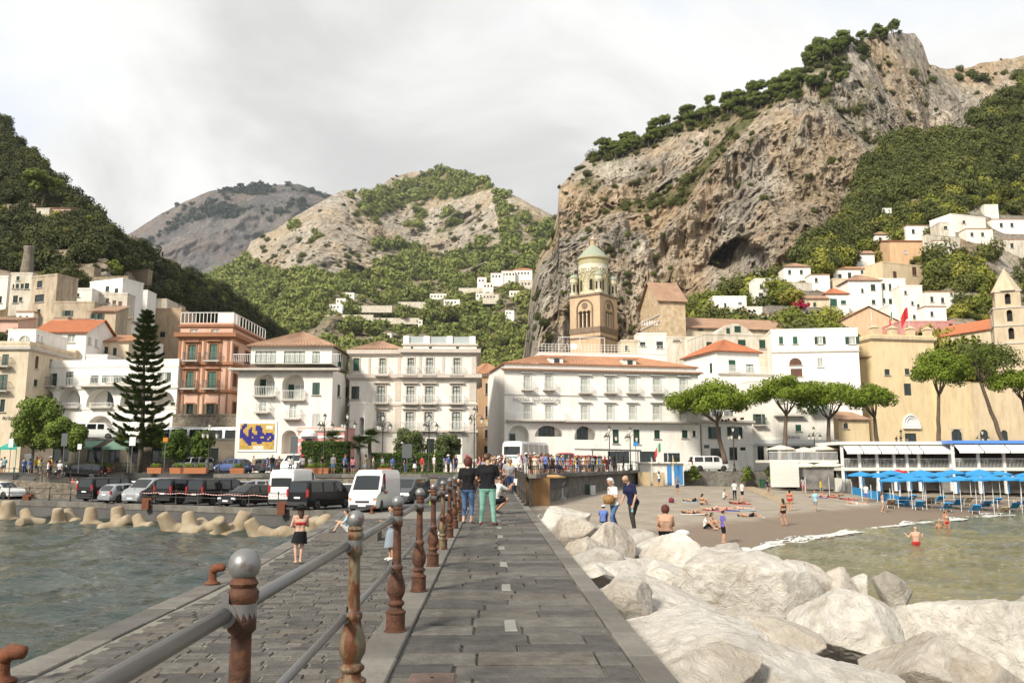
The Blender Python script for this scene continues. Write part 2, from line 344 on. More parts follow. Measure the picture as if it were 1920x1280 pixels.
def mid_veg(x,y,P):
 n=fbm(P*.02,4,2); r=in_poly(x+8*n,y+7*fbm(P*.015,3,8),ROCKBAND); c=in_poly(x+10*n,y+6*n,CAP); g=in_poly(x+6*n,y,[(925,355),(945,358),(968,450),(945,462),(938,420)]); r2=x>960
 return np.where(c|g,.95,np.where(r,np.where(r2,.42+n,sstep(n,.30,.5)),.9+n))
mid=hill('middle_mountain',[(330,560),(400,515),(455,488),(470,452),(520,428),(560,402),(610,374),(640,357),(660,356),(690,368),(730,336),(765,324),(800,321),(845,318),(890,334),(930,354),(975,372),(1000,386),(1040,405),(1075,425),(1150,480)],[(330,760),(1150,760)],330,190,lambda x,y,v:np.where(y>520,430+(760-y)*2.3,980+(520-y)*2.2)+90*np.sin(x*.018)*v,[(70,.006,.6,5,True),(26,.022,.45,4,True),(9,.07,.5,3,False)],ROCK_MID,mid_veg,2.4,11,drop=260,smooth=False)
CREST=[(975,690),(983,660),(988,620),(992,575),(1000,520),(1012,480),(1036,440),(1046,398),(1048,352),(1068,330),(1096,300),(1130,278),(1180,266),(1215,250),(1290,218),(1330,208),(1410,182),(1470,162),(1500,150),(1512,112),(1560,92),(1610,76),(1650,64),(1690,60),(1715,62),(1730,82),(1742,118),(1775,130),(1800,128),(1850,118),(1920,104),(2060,60),(2200,40)]
def cliff_D(x,y,v):
 d=330+95*v**1.4+26*np.sin((x-1000)*.009)+sstep(x,1450,1800)*30
 d=d+70*np.clip(1-(x-975)/60,0,1)**2
 d=d+22*sstep(y-(500-(x-1050)*.62),0,-60)*(x<1330)
 return d
def cave(P,x,y):
 f=lambda cx,cy,rx,ry:np.clip(1-np.sqrt(((x-cx)/rx)**2+((y-cy)/ry)**2),0,1)
 n_=fbm(P*.09,4,77); x=x+16*n_; y=y+12*fbm(P*.11,4,78)
 k=sstep(f(1384,488,56,44),0,.2)*sstep(y,510,500)*30+sstep(f(1330,470,110,62),0,.6)*8+sstep(f(1262,560,16,26),0,.5)*9+sstep(f(1605,165,12,12),0,.5)*7
 dirn=P-np.array([0,0,CAMZ]); dirn/=np.linalg.norm(dirn,axis=-1,keepdims=True); return P+dirn*k[...,None]
def cliff_veg(x,y,P):
 n=fbm(P*.045,4,21); c=interp(x,CREST)
 a=sstep(y-c,46,8)*(x>1110)*(x<1590)+in_poly(x+12*n,y+8*n,[(1110,392),(1180,385),(1265,350),(1330,290),(1400,205),(1430,205),(1370,270),(1310,335),(1285,380),(1200,398)])
 return np.clip(np.maximum(a*.9+n*.5,(n-.34)*3),0,1)
cliff=hill('cliff',CREST,[(975,730),(2200,730)],620,380,cliff_D,[(24,.014,.45,4,True),(12,.04,.4,4,True),(5.5,.15,.12,3,True),(5.0,.10,.5,4,True),(2.6,.26,.7,4,True)],ROCK_NEAR,cliff_veg,4,31,cave,90,False)
RC=[(1215,640),(1290,592),(1340,566),(1420,536),(1480,510),(1530,462),(1580,412),(1612,372),(1622,320),(1640,282),(1690,258),(1740,262),(1800,248),(1850,205),(1890,176),(1930,150),(2060,70),(2200,20)]
SCARP=[(1745,470),(1800,440),(1860,432),(1940,440),(2200,420),(2200,640),(1760,640),(1735,560)]
def right_veg(x,y,P):
 n=fbm(P*.06,4,9); s=in_poly(x+8*n,y+8*n,SCARP); n2=fbm(P*np.array([.045,.045,.09]),4,19); return np.where(s,sstep(n,.1,.35),np.where(n2>.30,.35,np.clip(1.0+n*.3,0,1)))
def rightD(x,y):return 175+135*np.clip((640-y)/380,-.2,1.3)+10*np.sin(x*.02)
right=hill('wooded_slope',RC,[(1215,720),(2200,740)],260,190,lambda x,y,v:rightD(x,y),[(9,.03,.7,4,True),(3.2,.1,.7,4,True),(1,.35,.7,3,False)],ROCK_NEAR,right_veg,2,41,drop=50)
LC=[(-220,20),(-120,90),(-40,180),(0,216),(20,246),(48,280),(85,316),(130,362),(160,394),(200,430),(250,464),(300,496),(350,518),(420,549),(470,584),(520,622),(560,660),(640,720)]
LROCK=[(88,445),(150,470),(160,425),(168,470),(230,500),(275,500),(275,560),(215,560),(150,560),(120,490)]
LROCK2=[(-10,490),(30,470),(62,462),(62,520),(-10,530)]
LROCK3=[(-60,196),(6,200),(9,240),(-4,270),(-60,280)]
def left_veg(x,y,P):
 n=fbm(P*.06,4,6); s=in_poly(x+6*n,y+5*n,LROCK)|in_poly(x+4*n,y,LROCK2)|in_poly(x+5*n,y+8*n,LROCK3); return np.where(s,sstep(n,.15,.4),np.clip(1.0+n*.3,0,1))
def leftD(x,y):return interp(y,[(20,420),(200,330),(330,262),(420,222),(500,178),(560,150),(610,138),(660,126),(700,118),(780,112)])+np.clip(x-200,0,900)*.75
left=hill('dark_hill',LC,[(-220,780),(640,760)],270,190,lambda x,y,v:leftD(x,y),[(9,.03,.7,4,True),(3.2,.1,.7,4,True),(1,.35,.7,3,False)],ROCK_NEAR,left_veg,3,51,drop=60)
PB_HILL=bush_protos('hill',LEAF_HILL); PB_DARK=bush_protos('dark',LEAF_DARK); PB_FRESH=bush_protos('fresh',LEAF_FRESH); PB_MID=bush_protos('mid',LEAF_MID,5,190,.2); PB_FAR=bush_protos('far',LEAF_FAR,3,90,.3)
HOUSES=[]
def free(x,y):
 """0 where a house stands or would be hidden by a bush"""
 k=np.ones(np.shape(x));
 for x0,x1,t,b_ in HOUSES:k[(x>x0-3)&(x<x1+3)&(y>t+2)&(y<b_+11)]=0
 return k
def surf(h,dx=0):
 """depth of a hillside at a pixel"""
 PX,PY,Y=h['PX'],h['PY'],h['P'][...,1]
 def f(x,y):
  x=float(x); y=float(y); j=int(np.argmin(np.abs(PX[0]-x))); i=int(np.argmin(np.abs(PY[:,j]-y))); return Y[i,j]+dx
 return f
def strew(name,label,h,n,ok,size,coll,seed,lump=.05):
 P,px,py=sample(h,n,lambda x,y,g:ok(x,y,g)*free(x,y),seed); r=np.random.default_rng(seed+1); s=size(px,py)*(.42+1.35*r.random(len(P))**2.4); P=P.copy(); P[:,2]-=s*.15
 return scatter(name,label,P,np.stack([s,s,s*(.8+.35*r.random(len(P)))],-1),coll)
ASPH=mk('asphalt',(.115,.112,.108),.9,.3,.8,.25,14,spec=.25)
PAVE=mk('basalt_dark',(.13,.125,.118),.8,.35,1.3,.3,10)
DUST=mk('town_ground',(.30,.27,.23),.95,.3,.2)
CONC=mk('concrete',(.36,.34,.30),.9,.35,.9,.3,9)
ZQ,ZW,ZR=1.40,2.90,3.45
def sheet(name,poly,z,mat,zf=None):
 b=MB(); b.add([(p[0],p[1],zf(p)if zf else z)for p in poly],[tuple(range(len(poly)))]); return struct(b.build(name,mat))
b=MB(); b.b2(-420,101.3,-3,420,1200,ZR-.006); struct(b.build('ground',DUST))
b=MB(); b.add([(-1300,-1200,-14),(1300,-1200,-14),(1300,4200,-14),(-1300,4200,-14)],[(0,1,2,3)]); struct(b.build('seabed',mk('seabed',(.10,.11,.085),1,.2,.1)))
# ================================================================= water, beach, pier
PD=Vector((-.0243,1,0))
def pier(t,s,z=0):return Vector((t+PD.x*s,s,z))
def water_grid(name,x0,x1,y0,y1,res,col,seed,amp=1.0,col2=None,rough=.05):
 m=bpy.data.materials.new(name); m.use_nodes=True; N=m.node_tree.nodes; L=m.node_tree.links; b=N['Principled BSDF']
 b.inputs['Roughness'].default_value=rough; b.inputs['IOR'].default_value=1.33
 g=N.new('ShaderNodeNewGeometry'); n=N.new('ShaderNodeTexNoise'); n.inputs['Scale'].default_value=.25; n.inputs['Detail'].default_value=4; L.new(g.outputs['Position'],n.inputs['Vector'])
 r=N.new('ShaderNodeValToRGB'); e=r.color_ramp.elements; e[0].position=.35; e[1].position=.65; e[0].color=(*(col2 or[c*.6 for c in col]),1); e[1].color=(*col,1); L.new(n.outputs[0],r.inputs[0]); L.new(r.outputs[0],b.inputs['Base Color'])
 mp=N.new('ShaderNodeMapping'); mp.inputs['Scale'].default_value=(1,1.7,1); L.new(g.outputs['Position'],mp.inputs[0])
 n2=N.new('ShaderNodeTexNoise'); n2.inputs['Scale'].default_value=3.2; n2.inputs['Detail'].default_value=5; n2.inputs['Distortion'].default_value=.6; L.new(mp.outputs[0],n2.inputs['Vector'])
 bp=N.new('ShaderNodeBump'); bp.inputs['Strength'].default_value=.55; bp.inputs['Distance'].default_value=.09; L.new(n2.outputs[0],bp.inputs['Height']); L.new(bp.outputs[0],b.inputs['Normal'])
 nx,ny=int((x1-x0)/res),int((y1-y0)/res); X,Y=np.meshgrid(np.linspace(x0,x1,nx),np.linspace(y0,y1,ny)); Z=0*X; r_=np.random.default_rng(seed)
 for k in range(36):
  wl=.55*1.09**k*(.8+.4*r_.random()); a=r_.normal(1.2,.75); kx,ky=math.cos(a)*6.283/wl,math.sin(a)*6.283/wl
  Z=Z+amp*.0095*wl**.75*np.sin(kx*X+ky*Y+r_.random()*6.28+.9*np.sin(X*.3*r_.random()+Y*.23+k))
 Z=Z*(.65+.5*fbm(np.stack([X*.09,Y*.09,0*X+seed],-1),3,seed))
 return struct(link(name,grid_mesh(name,np.stack([X,Y,Z],-1),m)))
water_grid('harbour_water',-75,-6.6,6,78,.2,(.042,.058,.046),3,1.5,(.016,.025,.021))
water_grid('bay_water',2.5,110,2,90,.26,(.185,.17,.085),8,.85,(.10,.10,.055),.06)
b=MB(); b.add([(-1250,-1150,-.5),(1250,-1150,-.5),(1250,100,-.5),(-1250,100,-.5)],[(0,1,2,3)]); struct(b.build('sea',mk('open_sea',(.03,.05,.05),.08,.2,.1,.5,1.2,spec=.5)))
SHORE=[(-2,34),(4,37),(9,40.5),(12.4,44.1),(16,48.9),(20.4,54),(24,57.5),(29.2,62.5),(35.5,68.4),(42.7,73.3),(60,82),(90,95),(130,110)]
def beach_z(x,y):
 d=y-interp(x,SHORE); return np.where(d>0,.5*(1-np.exp(-np.clip(d,0,99)/4))+.03*d,d*.07)
def bz(x,y):return float(beach_z(np.array([x]),np.array([y]))[0])
def on_beach(px,py):
 """the point of the sand seen at a pixel"""
 d=ray(px,py); t=20.
 for _ in range(900):
  p=Vector((0,0,CAMZ))+d*t
  if p.z<=bz(p.x,p.y):return p
  t+=.15
 return p
SAND=mk('sand',(.355,.30,.235),.95,.3,.5,.7,5); nt=SAND.node_tree; _b=nt.nodes['Principled BSDF']
_a=nt.nodes.new('ShaderNodeAttribute'); _a.attribute_name='wet'; _m=nt.nodes.new('ShaderNodeMix'); _m.data_type='RGBA'; _s=_b.inputs['Base Color'].links[0].from_socket
nt.links.new(_a.outputs['Fac'],_m.inputs[0]); nt.links.new(_s,_m.inputs[6]); _m.inputs[7].default_value=(.185,.135,.095,1); nt.links.new(_m.outputs[2],_b.inputs['Base Color'])
X,Y=np.meshgrid(np.linspace(-2,130,330),np.linspace(30,104,250)); Z=beach_z(X,Y); d=Y-interp(X,SHORE)+2.2*fbm(np.stack([X*.12,Y*.12,X*0],-1),4,4)
Z=Z+.05*fbm(np.stack([X*.9,Y*.9,X*0],-1),3,2)*sstep(d,3,9)+.10*np.exp(-((d-8.5)/1.6)**2)
struct(link('beach',grid_mesh('beach',np.stack([X,Y,Z],-1),SAND,{'wet':sstep(d,9.5,7)*.85})))
fb=MB(); FOAM=mk('foam',(.66,.66,.62),.6,.25,3)
I_,J_=np.meshgrid(np.arange(900),np.arange(16),indexing='ij'); X=9.5+I_*.05; ys=interp(X,SHORE); w=1.2+.4*np.sin(I_*.013)+.45*np.sin(I_*.05+1); t=-w*.55+J_*w/15*1.15
nn=fbm(np.stack([X*1.6,t*4.2+ys*.3,0*X+3],-1),3,5); Y=ys-.55+t+.28*np.sin(I_*.021)+.18*np.sin(I_*.083); hh=np.maximum(beach_z(X,Y),-.01)+.045+.05*(nn+.4); ok=nn>-.30+np.abs(t/w)*.62-.12*np.sin(I_*.03); e=w/15*1.2
for i,j in zip(*np.nonzero(ok)):
 x,y,h=X[i,j],Y[i,j],hh[i,j]; fb.add([(x,y,h-.03),(x+.055,y+.03,h-.03),(x+.055,y+e[i,j]+.03,h),(x,y+e[i,j],h)],[(0,1,2,3)])
o=fb.build('surf_foam',FOAM); o['kind']='stuff'; o['label']='thin white line of surf along the beach'; o['category']='foam'
QL=[(-7.1,-8),(-7.3,8),(-7.44,12.58),(-7.8,21.6),(-8.9,34.5),(-9.4,41.7),(-11,54.1)]; PW=[(-11,54.1),(-21,59.5),(-31.2,64.9),(-42.9,70.5),(-75,86)]
b2=[p for p in QL]+PW[1:4]+[(-43,79),(-3.2,79),(-2.42,54.1),(-.9,-8)]
b=MB(); b.prism(b2,-4,ZQ-.03); struct(b.build('quay',ASPH))
WALL_M=mk('quay_rubble',(.20,.165,.115),.95,.5,1.6,.9,3.2,col2=(.075,.062,.045))
BASALT=[mk('basalt_%d'%i,c,.78,.4,4.5,.6,13,spec=.3)for i,c in enumerate([(.105,.097,.088),(.135,.124,.110),(.16,.147,.128),(.088,.082,.075),(.145,.128,.106)])]
def speckle(m,col,scale,a,b_,amt=.8):
 """pale worn specks and smears over a stone"""
 N=m.node_tree.nodes; L=m.node_tree.links; b=N['Principled BSDF']; src=b.inputs['Base Color'].links[0].from_socket; g=N.new('ShaderNodeNewGeometry'); n=N.new('ShaderNodeTexNoise'); n.inputs['Scale'].default_value=scale; n.inputs['Detail'].default_value=9; n.inputs['Roughness'].default_value=.72; L.new(g.outputs['Position'],n.inputs['Vector'])
 r=N.new('ShaderNodeValToRGB'); e=r.color_ramp.elements; e[0].position=a; e[1].position=b_; e[0].color=(0,0,0,1); e[1].color=(amt,amt,amt,1); L.new(n.outputs[0],r.inputs[0]); x=N.new('ShaderNodeMix'); x.data_type='RGBA'; L.new(r.outputs[0],x.inputs[0]); L.new(src,x.inputs[6]); x.inputs[7].default_value=(*col,1); L.new(x.outputs[2],b.inputs['Base Color'])
for q in BASALT:speckle(q,(.26,.24,.205),3.1,.60,.74,.7); speckle(q,(.03,.028,.026),1.1,.56,.72,.75)
COPE=[mk('coping_%d'%i,c,.85,.35,1.6,.35,12)for i,c in enumerate([(.165,.150,.130),(.205,.188,.162),(.13,.12,.107)])]
def frustum(w,d,h,ch=.012):
 x,y=w/2,d/2; v=[(-x,-y,-h),(x,-y,-h),(x,y,-h),(-x,y,-h),(-x,-y,-ch),(x,-y,-ch),(x,y,-ch),(-x,y,-ch),(-x+ch,-y+ch,0),(x-ch,-y+ch,0),(x-ch,y-ch,0),(-x+ch,y-ch,0)]
 f=[(8,9,10,11)]
 for a in(0,4):
  for i in range(4):j=(i+1)%4; f.append((a+i,a+j,a+4+j,a+4+i))
 return v,f
_fc={}
def stone(name,w,d,h,mat,loc,rz,parent,tilt=.006,ch=.012):
 k=(round(w,2),round(d,2),h,mat.name)
 if k not in _fc:m=MB(); m.add(*frustum(k[0],k[1],h,ch)); _fc[k]=m.mesh(name,mat)
 o=link(name,_fc[k],parent); o.location=loc; o.rotation_euler=(random.uniform(-tilt,tilt),random.uniform(-tilt,tilt),rz); return o
RZP=math.atan2(-PD.x,PD.y)*-1; RZP=-math.atan2(PD.x,PD.y)
def walk_z(s):return ZW+(max(0,s-40)/39)*(ZR-ZW)
m=MB(); ss=[-8,0,20,40,50,60,70,79.5]
for a,c in zip(ss[:-1],ss[1:]):
 q=[pier(-1.08,a),pier(1.36,a),pier(1.36,c),pier(-1.08,c)]; za,zc=walk_z(a)-.035,walk_z(c)-.035
 m.add([(p.x,p.y,z)for p,z in zip(q,(za,za,zc,zc))]+[(p.x,p.y,-3)for p in q],[(0,1,2,3),(4,5,1,0),(5,6,2,1),(6,7,3,2),(7,4,0,3)])
MORTAR=mk('mortar',(.085,.08,.072),.95,.6,4,.4,30,col2=(.21,.195,.165),fac=(.56,.72)); walk=struct(m.build('walkway',MORTAR))
rest=MB(); s=3.2; nst=0
while s<62:
 h=random.uniform(.30,.44); t=-.745+random.uniform(0,.01); off=random.uniform(0,.5)
 while t<1.10:
  w=min(random.uniform(.45,1.15)if t>-.74 else random.uniform(.25,.9),1.11-t)
  if 1.11-(t+w)<.22:w=1.11-t
  c=pier(t+w/2,s+h/2,walk_z(s+h/2)+random.uniform(-.011,.005))
  if nst<290:stone('paving_stone',w-random.uniform(.010,.026),h-random.uniform(.010,.026),.06,random.choice(BASALT),c,RZP+random.uniform(-.008,.008),walk); nst+=1
  else:
   v,f=frustum(w-.014,h-.014,.06); rest.X=Matrix.Translation(c)@Matrix.Rotation(RZP,4,'Z'); rest.add(v,f,random.randrange(5))
  t+=w
 s+=h
o=rest.build('far_paving',BASALT,walk); o['kind']='stuff'
for side,t0,t1 in(('kerb_stone',-1.075,-.755),('kerb_stone',1.118,1.36)):
 s=1.5
 while s<62:
  l=random.uniform(.9,1.5); c=pier((t0+t1)/2,s+l/2,walk_z(s+l/2)+(.012 if t0<0 else.0)+random.uniform(-.004,.004)); stone(side,t1-t0,l-.012,.16,random.choice(COPE[:2]),c,RZP,walk,.003); s+=l
INLAY=mk('pale_inlay',(.27,.262,.24),.5,.25,5)
s=5.6
while s<40:
 l=.62 if s<6 else.5; stone('pale_inlay_strip',.115,l,.05,INLAY,pier(.19,s+.25,ZW+.012),RZP,walk,0); s+=2.45
m=MB(); m.X=Matrix.Translation(pier(-.43,6.3,ZW+.006))@Matrix.Rotation(RZP,4,'Z'); m.add(*frustum(.34,.33,.05)); m.tube([(0,.02,.0),(0,.02,.004)],.014,10,1)
tag(m.build('access_cover',[mk('rusty_plate',(.17,.11,.085),.7,.4,14,.3,60),mk('black_hole',(.01,.01,.01))]),'square rusty access cover set in the walkway paving','cover')
qb=struct(sheet('quay_paving',[(-7.2,-8),(-7.44,12.6),(-7.8,21.6),(-8.9,34.5),(-9.4,41.7),(-10.9,54),(-2.42,54),(-.95,-8)],ZQ-.02,MORTAR)); s=9.0; rest=MB(); nst=0
QX=lambda y:float(interp(y,[(p[1],p[0])for p in QL]))
while s<47:
 h=random.uniform(.24,.36); a=QX(s)+.62; t=a+random.uniform(0,.2); end=-1.12+PD.x*s
 while t<end-.1:
  w=min(random.uniform(.34,.72),end-t); big=.05*math.sin(t*1.7+s); c=(t+w/2,s+h/2+.16*math.sin(t*.9+.3*s),ZQ+random.uniform(-.012,.012))
  vis=(c[0]/c[1]>-.66)
  if vis and nst<290:stone('cobble',w-.02,h-.02,.05,random.choice(BASALT),c,RZP+.08*math.sin(t+s),qb,.02,.016); nst+=1
  elif vis:
   v,f=frustum(w-.02,h-.02,.05,.016); rest.X=Matrix.Translation(c)@Matrix.Rotation(RZP+.08*math.sin(t+s),4,'Z')@Matrix.Rotation(random.uniform(-.02,.02),4,'X'); rest.add(v,f,random.randrange(5))
  t+=w
 s+=h
o=rest.build('far_cobbles',BASALT,qb); o['kind']='stuff'
cop=struct(MB().b2(-7.0,-9,-.5,-6.9,-8.9,ZQ-.1).build('quay_edge',WALL_M)); s=5.0
def coping(parent,line,w,hgt,lo,hi,z,proud=.05):
 for a,c in zip(line[:-1],line[1:]):
  a,c=Vector(a),Vector(c); L_=(c-a).length; u=(c-a)/L_; n=Vector((u.y,-u.x)); k=0.
  while k<L_-.05:
   l=min(random.uniform(lo,hi),L_-k)
   if L_-k-l<.3:l=L_-k
   p=a+u*(k+l/2)+n*(w/2-proud); stone('coping_stone',l-.016,w,hgt,random.choice(COPE),(p.x,p.y,z+random.uniform(-.01,.012)),math.atan2(u.y,u.x),parent,.006,.02); k+=l
coping(cop,QL[1:],.6,.34,.9,1.7,ZQ+.012)
pw=MB()
for a,c in zip(PW[:-1],PW[1:]):
 a,c=Vector(a),Vector(c); u=(c-a).normalized(); n=Vector((-u.y,u.x))*-.04; pw.add([(a.x+n.x,a.y+n.y,-2),(c.x+n.x,c.y+n.y,-2),(c.x+n.x,c.y+n.y,ZQ-.3),(a.x+n.x,a.y+n.y,ZQ-.3)],[(0,3,2,1)])
pwo=tag(pw.build('parking_quay_wall',WALL_M),'low rubble sea wall with dark coping below the car park','wall'); coping(pwo,PW,.55,.42,1.0,1.9,ZQ+.02)
RUB=mk('rubble_wall',(.30,.255,.19),.95,.5,2.4,.9,4.5,col2=(.12,.10,.078))
m=MB(); m.b2(-28,78.6,0,-2.9,79.2,ZR-.35); o=tag(m.build('parking_back_wall',RUB),'rubble wall between car park and upper road with dark coping','wall'); coping(o,[(-2.9,78.55),(-28,78.55)],.7,.34,1.0,1.8,ZR+.0)
b=MB(); b.prism([(-28,78.9),(1.2,78.9),(1.36+PD.x*60,62),(1.9,63),(13.6,98),(17,100.6),(140,103),(140,140),(-140,140),(-140,92),(-52,92),(-28,91)],ZR-1,ZR); struct(b.build('upper_road',ASPH))
b=MB(); v=[(-27.9,76.5,ZQ),(-27.9,91,ZQ+.2),(-50,92.2,3.3),(-140,92.2,ZR),(-140,74,ZR),(-60,73.6,3.25),(-44,74.2,2.7)]
b.add(v+[(p[0],p[1],0)for p in v],[(0,1,2,3,4,5,6)]+[(i,7+i,7+(i+1)%7,(i+1)%7)for i in range(7)]); struct(b.build('ramp_road',ASPH))
m=MB()
for(x0,y0,z0),(x1,y1,z1)in zip([(-27.6,76.4,1.75),(-44,74.0,3.0),(-60,73.4,3.5)],[(-44,74.0,3.0),(-60,73.4,3.5),(-140,73.7,3.8)]):
 m.add([(x0,y0-.3,0),(x1,y1-.3,0),(x1,y1-.3,z1),(x0,y0-.3,z0),(x0,y0+.12,0),(x1,y1+.12,0),(x1,y1+.12,z1),(x0,y0+.12,z0)],[(0,3,2,1),(4,5,6,7),(3,7,6,2),(0,4,7,3)])
tag(m.build('ramp_wall',RUB),'pale rubble retaining wall of the ramp at far left','wall')
m=MB(); m.b2(-52,91.6,0,-27.9,92.1,ZR+.02); tag(m.build('ramp_back_wall',mk('stone_plain',(.27,.245,.20),.9,.35,1.5,.5,6)),'low stone wall behind the black estate car on the ramp','wall')
BW=[(1.25,61.5),(1.95,64),(14.6,98.2),(17,99.5),(140,102)]
m=MB()
for a,c in zip(BW[:-1],BW[1:]):
 for i in range(8):
  p=[a[0]+(c[0]-a[0])*(i+k)/8 for k in(0,1)]; q=[a[1]+(c[1]-a[1])*(i+k)/8 for k in(0,1)]
  m.add([(p[0],q[0],0),(p[1],q[1],0),(p[1],q[1],ZR+.05),(p[0],q[0],ZR+.05),(p[0]-.5,q[0]+.3,ZR+.05),(p[1]-.5,q[1]+.3,ZR+.05)],[(0,1,2,3),(3,2,5,4)])
bw=tag(m.build('beach_wall',mk('beach_rubble',(.21,.195,.165),.95,.5,1.8,.9,4,col2=(.10,.092,.08))),'grey rubble retaining wall between the crowded road and the beach','wall')
coping(bw,[BW[2],BW[1],BW[0]][::-1],.6,.3,1.2,2.2,ZR+.2)
RUST=mk('rusty_iron',(.125,.050,.024),.75,.3,12,.6,40,col2=(.055,.026,.018),metal=.15,fac=(.4,.6)); RUST2=mk('rust_and_old_paint',(.17,.14,.085),.6,.3,9,.5,40,col2=(.115,.042,.018),metal=.3,fac=(.47,.55),stretch=(1,1,.4))
STEEL=mk('grey_paint_steel',(.21,.205,.20),.42,.12,6,.1,30,metal=.55); BALLM=mk('grey_ball',(.22,.22,.215),.40,.3,7,.15,50,metal=.5,col2=(.14,.072,.04),fac=(.37,.45)); IRON=mk('dark_iron',(.075,.062,.05),.7,.4,3,.2,30,metal=.3)
def post_profile():return[(.105,0),(.105,.012),(.09,.018),(.088,.16),(.094,.165),(.094,.18),(.062,.20),(.058,.225),(.080,.245),(.080,.262),(.056,.285),(.06,.30),(.082,.345),(.086,.39),(.076,.45),(.056,.51),(.05,.545),(.060,.56),(.060,.585),(.044,.60),(.042,.63),(.036,.90),(.036,.94),(.050,.955),(.050,.99),(.046,1.05),(.054,1.06),(.056,1.085),(.044,1.10),(.052,1.115),(.04,1.135),(.03,1.14)]
def ball_profile(r=.058,z=1.178,n=9):return[(max(1e-4,r*math.sin(math.pi*i/n)),z-r*math.cos(math.pi*i/n))for i in range(n+1)]
pr=thing('pier_railing','rusty cast iron railing with ball topped posts along the walkway','railing',pier(-.9,3,ZW))
_pm=[MB().lathe(post_profile(),14).mesh('post',q,True)for q in(RUST2,RUST)]
for q in _pm:q.set_sharp_from_angle(angle=math.radians(50))
_bm=MB().lathe(ball_profile(),16).mesh('ball_finial',BALLM,True)
_cm=[]
for z,r in((1.01,.030),(.565,.026)):cl=MB(); cl.tube([(-.05,-.05,z),(-.05,.05,z)],r+.014,14); cl.tube([(0,0,z-.036),(0,0,z+.036)],.049,14); cl.box((-.05,0,z+r+.026),(.026,.086,.036)); q=cl.mesh('clamp',STEEL,True); q.set_sharp_from_angle(angle=math.radians(40)); _cm.append(q)
POSTS=[.60+2.45*i for i in range(24)]
for i,s in enumerate(POSTS):
 p=link('post',_pm[i%2 if i<4 else(i*7%3>0)*1],pr); p.location=pier(-.885,s,walk_z(s)+.012); p.rotation_euler=(0,0,RZP+i)
 for nm,me in(('ball_finial',_bm),('clamp',_cm[0]),('clamp',_cm[1])):
  c=link(nm,me,p); c.rotation_euler=(0,0,-i if nm=='clamp' else i*2.3)
for z,r in((1.01,.0275),(.565,.023)):
 for k in range(0,len(POSTS)-1,1):
  a,c=POSTS[k],POSTS[k+1]; m=MB(); m.bar(pier(-.935,a+.0,walk_z(a)+z+.012),pier(-.935,c-.002,walk_z(c)+z+.012),r,12); m.build('rail',STEEL,pr,True)
def simple_post(h,r=.045):
 return MB().lathe([(r*1.7,0),(r*1.7,.1),(r,.13),(r*1.5,.3),(r*.9,.45),(r*1.1,.55),(r*.8,.58),(r*.75,h-.15),(r*1.1,h-.12),(r*.6,h-.07),(r*1.25,h-.03),(r*1.2,h+.02),(r*.4,h+.06)],7).mesh('post',IRON,True)
_sp={}
def railing(name,label,line,h=1.05,step=2.45,rails=(.98,.55),r=.024,bars=False,mat=IRON):
 """posts along a polyline of (x, y, z) with rails between; each post and rail a part"""
 root=thing(name,label,'railing',line[0])
 if(h,mat.name)not in _sp:_sp[(h,mat.name)]=simple_post(h)
 for(x0,y0,z0),(x1,y1,z1)in zip(line[:-1],line[1:]):
  L_=math.hypot(x1-x0,y1-y0); n=max(1,round(L_/step))
  for i in range(n+1):
   t=i/n; p=link('post',_sp[(h,mat.name)],root); p.location=(x0+(x1-x0)*t,y0+(y1-y0)*t,z0+(z1-z0)*t)
   if i==0:p.location.x+=.001
  for z in rails:MB().bar((x0,y0,z0+z),(x1,y1,z1+z),r,6).build('rail',mat,root)
  if bars:
   m=MB(); k=int(L_/.16)
   for i in range(k):t=(i+.5)/k; x,y,zz=x0+(x1-x0)*t,y0+(y1-y0)*t,z0+(z1-z0)*t; m.bar((x,y,zz+rails[1]),(x,y,zz+rails[0]),.012,4)
   m.build('bars',mat,root)
 return root
railing('car_park_railing','dark iron railing along the sea wall in front of parked cars',[(-13.5,55.9,ZQ+.03),(-20.7,59.8,ZQ+.03),(-30.9,65.3,ZQ+.03)])
railing('car_park_railing','dark iron railing on the sea wall in front of the ramp wall',[(-33.2,66.5,ZQ+.03),(-42.5,71.0,ZQ+.03),(-60,79.4,ZQ+.03)])
railing('road_railing','iron railing on the coping above the car park wall',[(-3.2,78.85,ZR+.0),(-27.6,78.85,ZR+.0)])
railing('road_railing','iron railing with sloping rails down the ramp wall',[(-27.6,76.3,1.75),(-44,73.9,3.0),(-60,73.3,3.5),(-90,73.5,3.6)])
railing('road_railing','iron railing along the planted edge of the road behind the ramp',[(-28,91.8,ZR+.02),(-52,91.85,ZR+.02)])
railing('beach_railing','dark iron railing on the beach wall before the waiting crowd',[(1.5,61.9,ZR+.2),(2.2,64.3,ZR+.2),(14.5,97.6,ZR+.2)],1.0,2.2)
railing('walkway_railing','iron railing with upright bars at the beach end of the walkway',[(1.25+PD.x*s,s,walk_z(s))for s in(31,45.5,60)],1.12,2.4,(1.04,.5),.028,True,IRON)
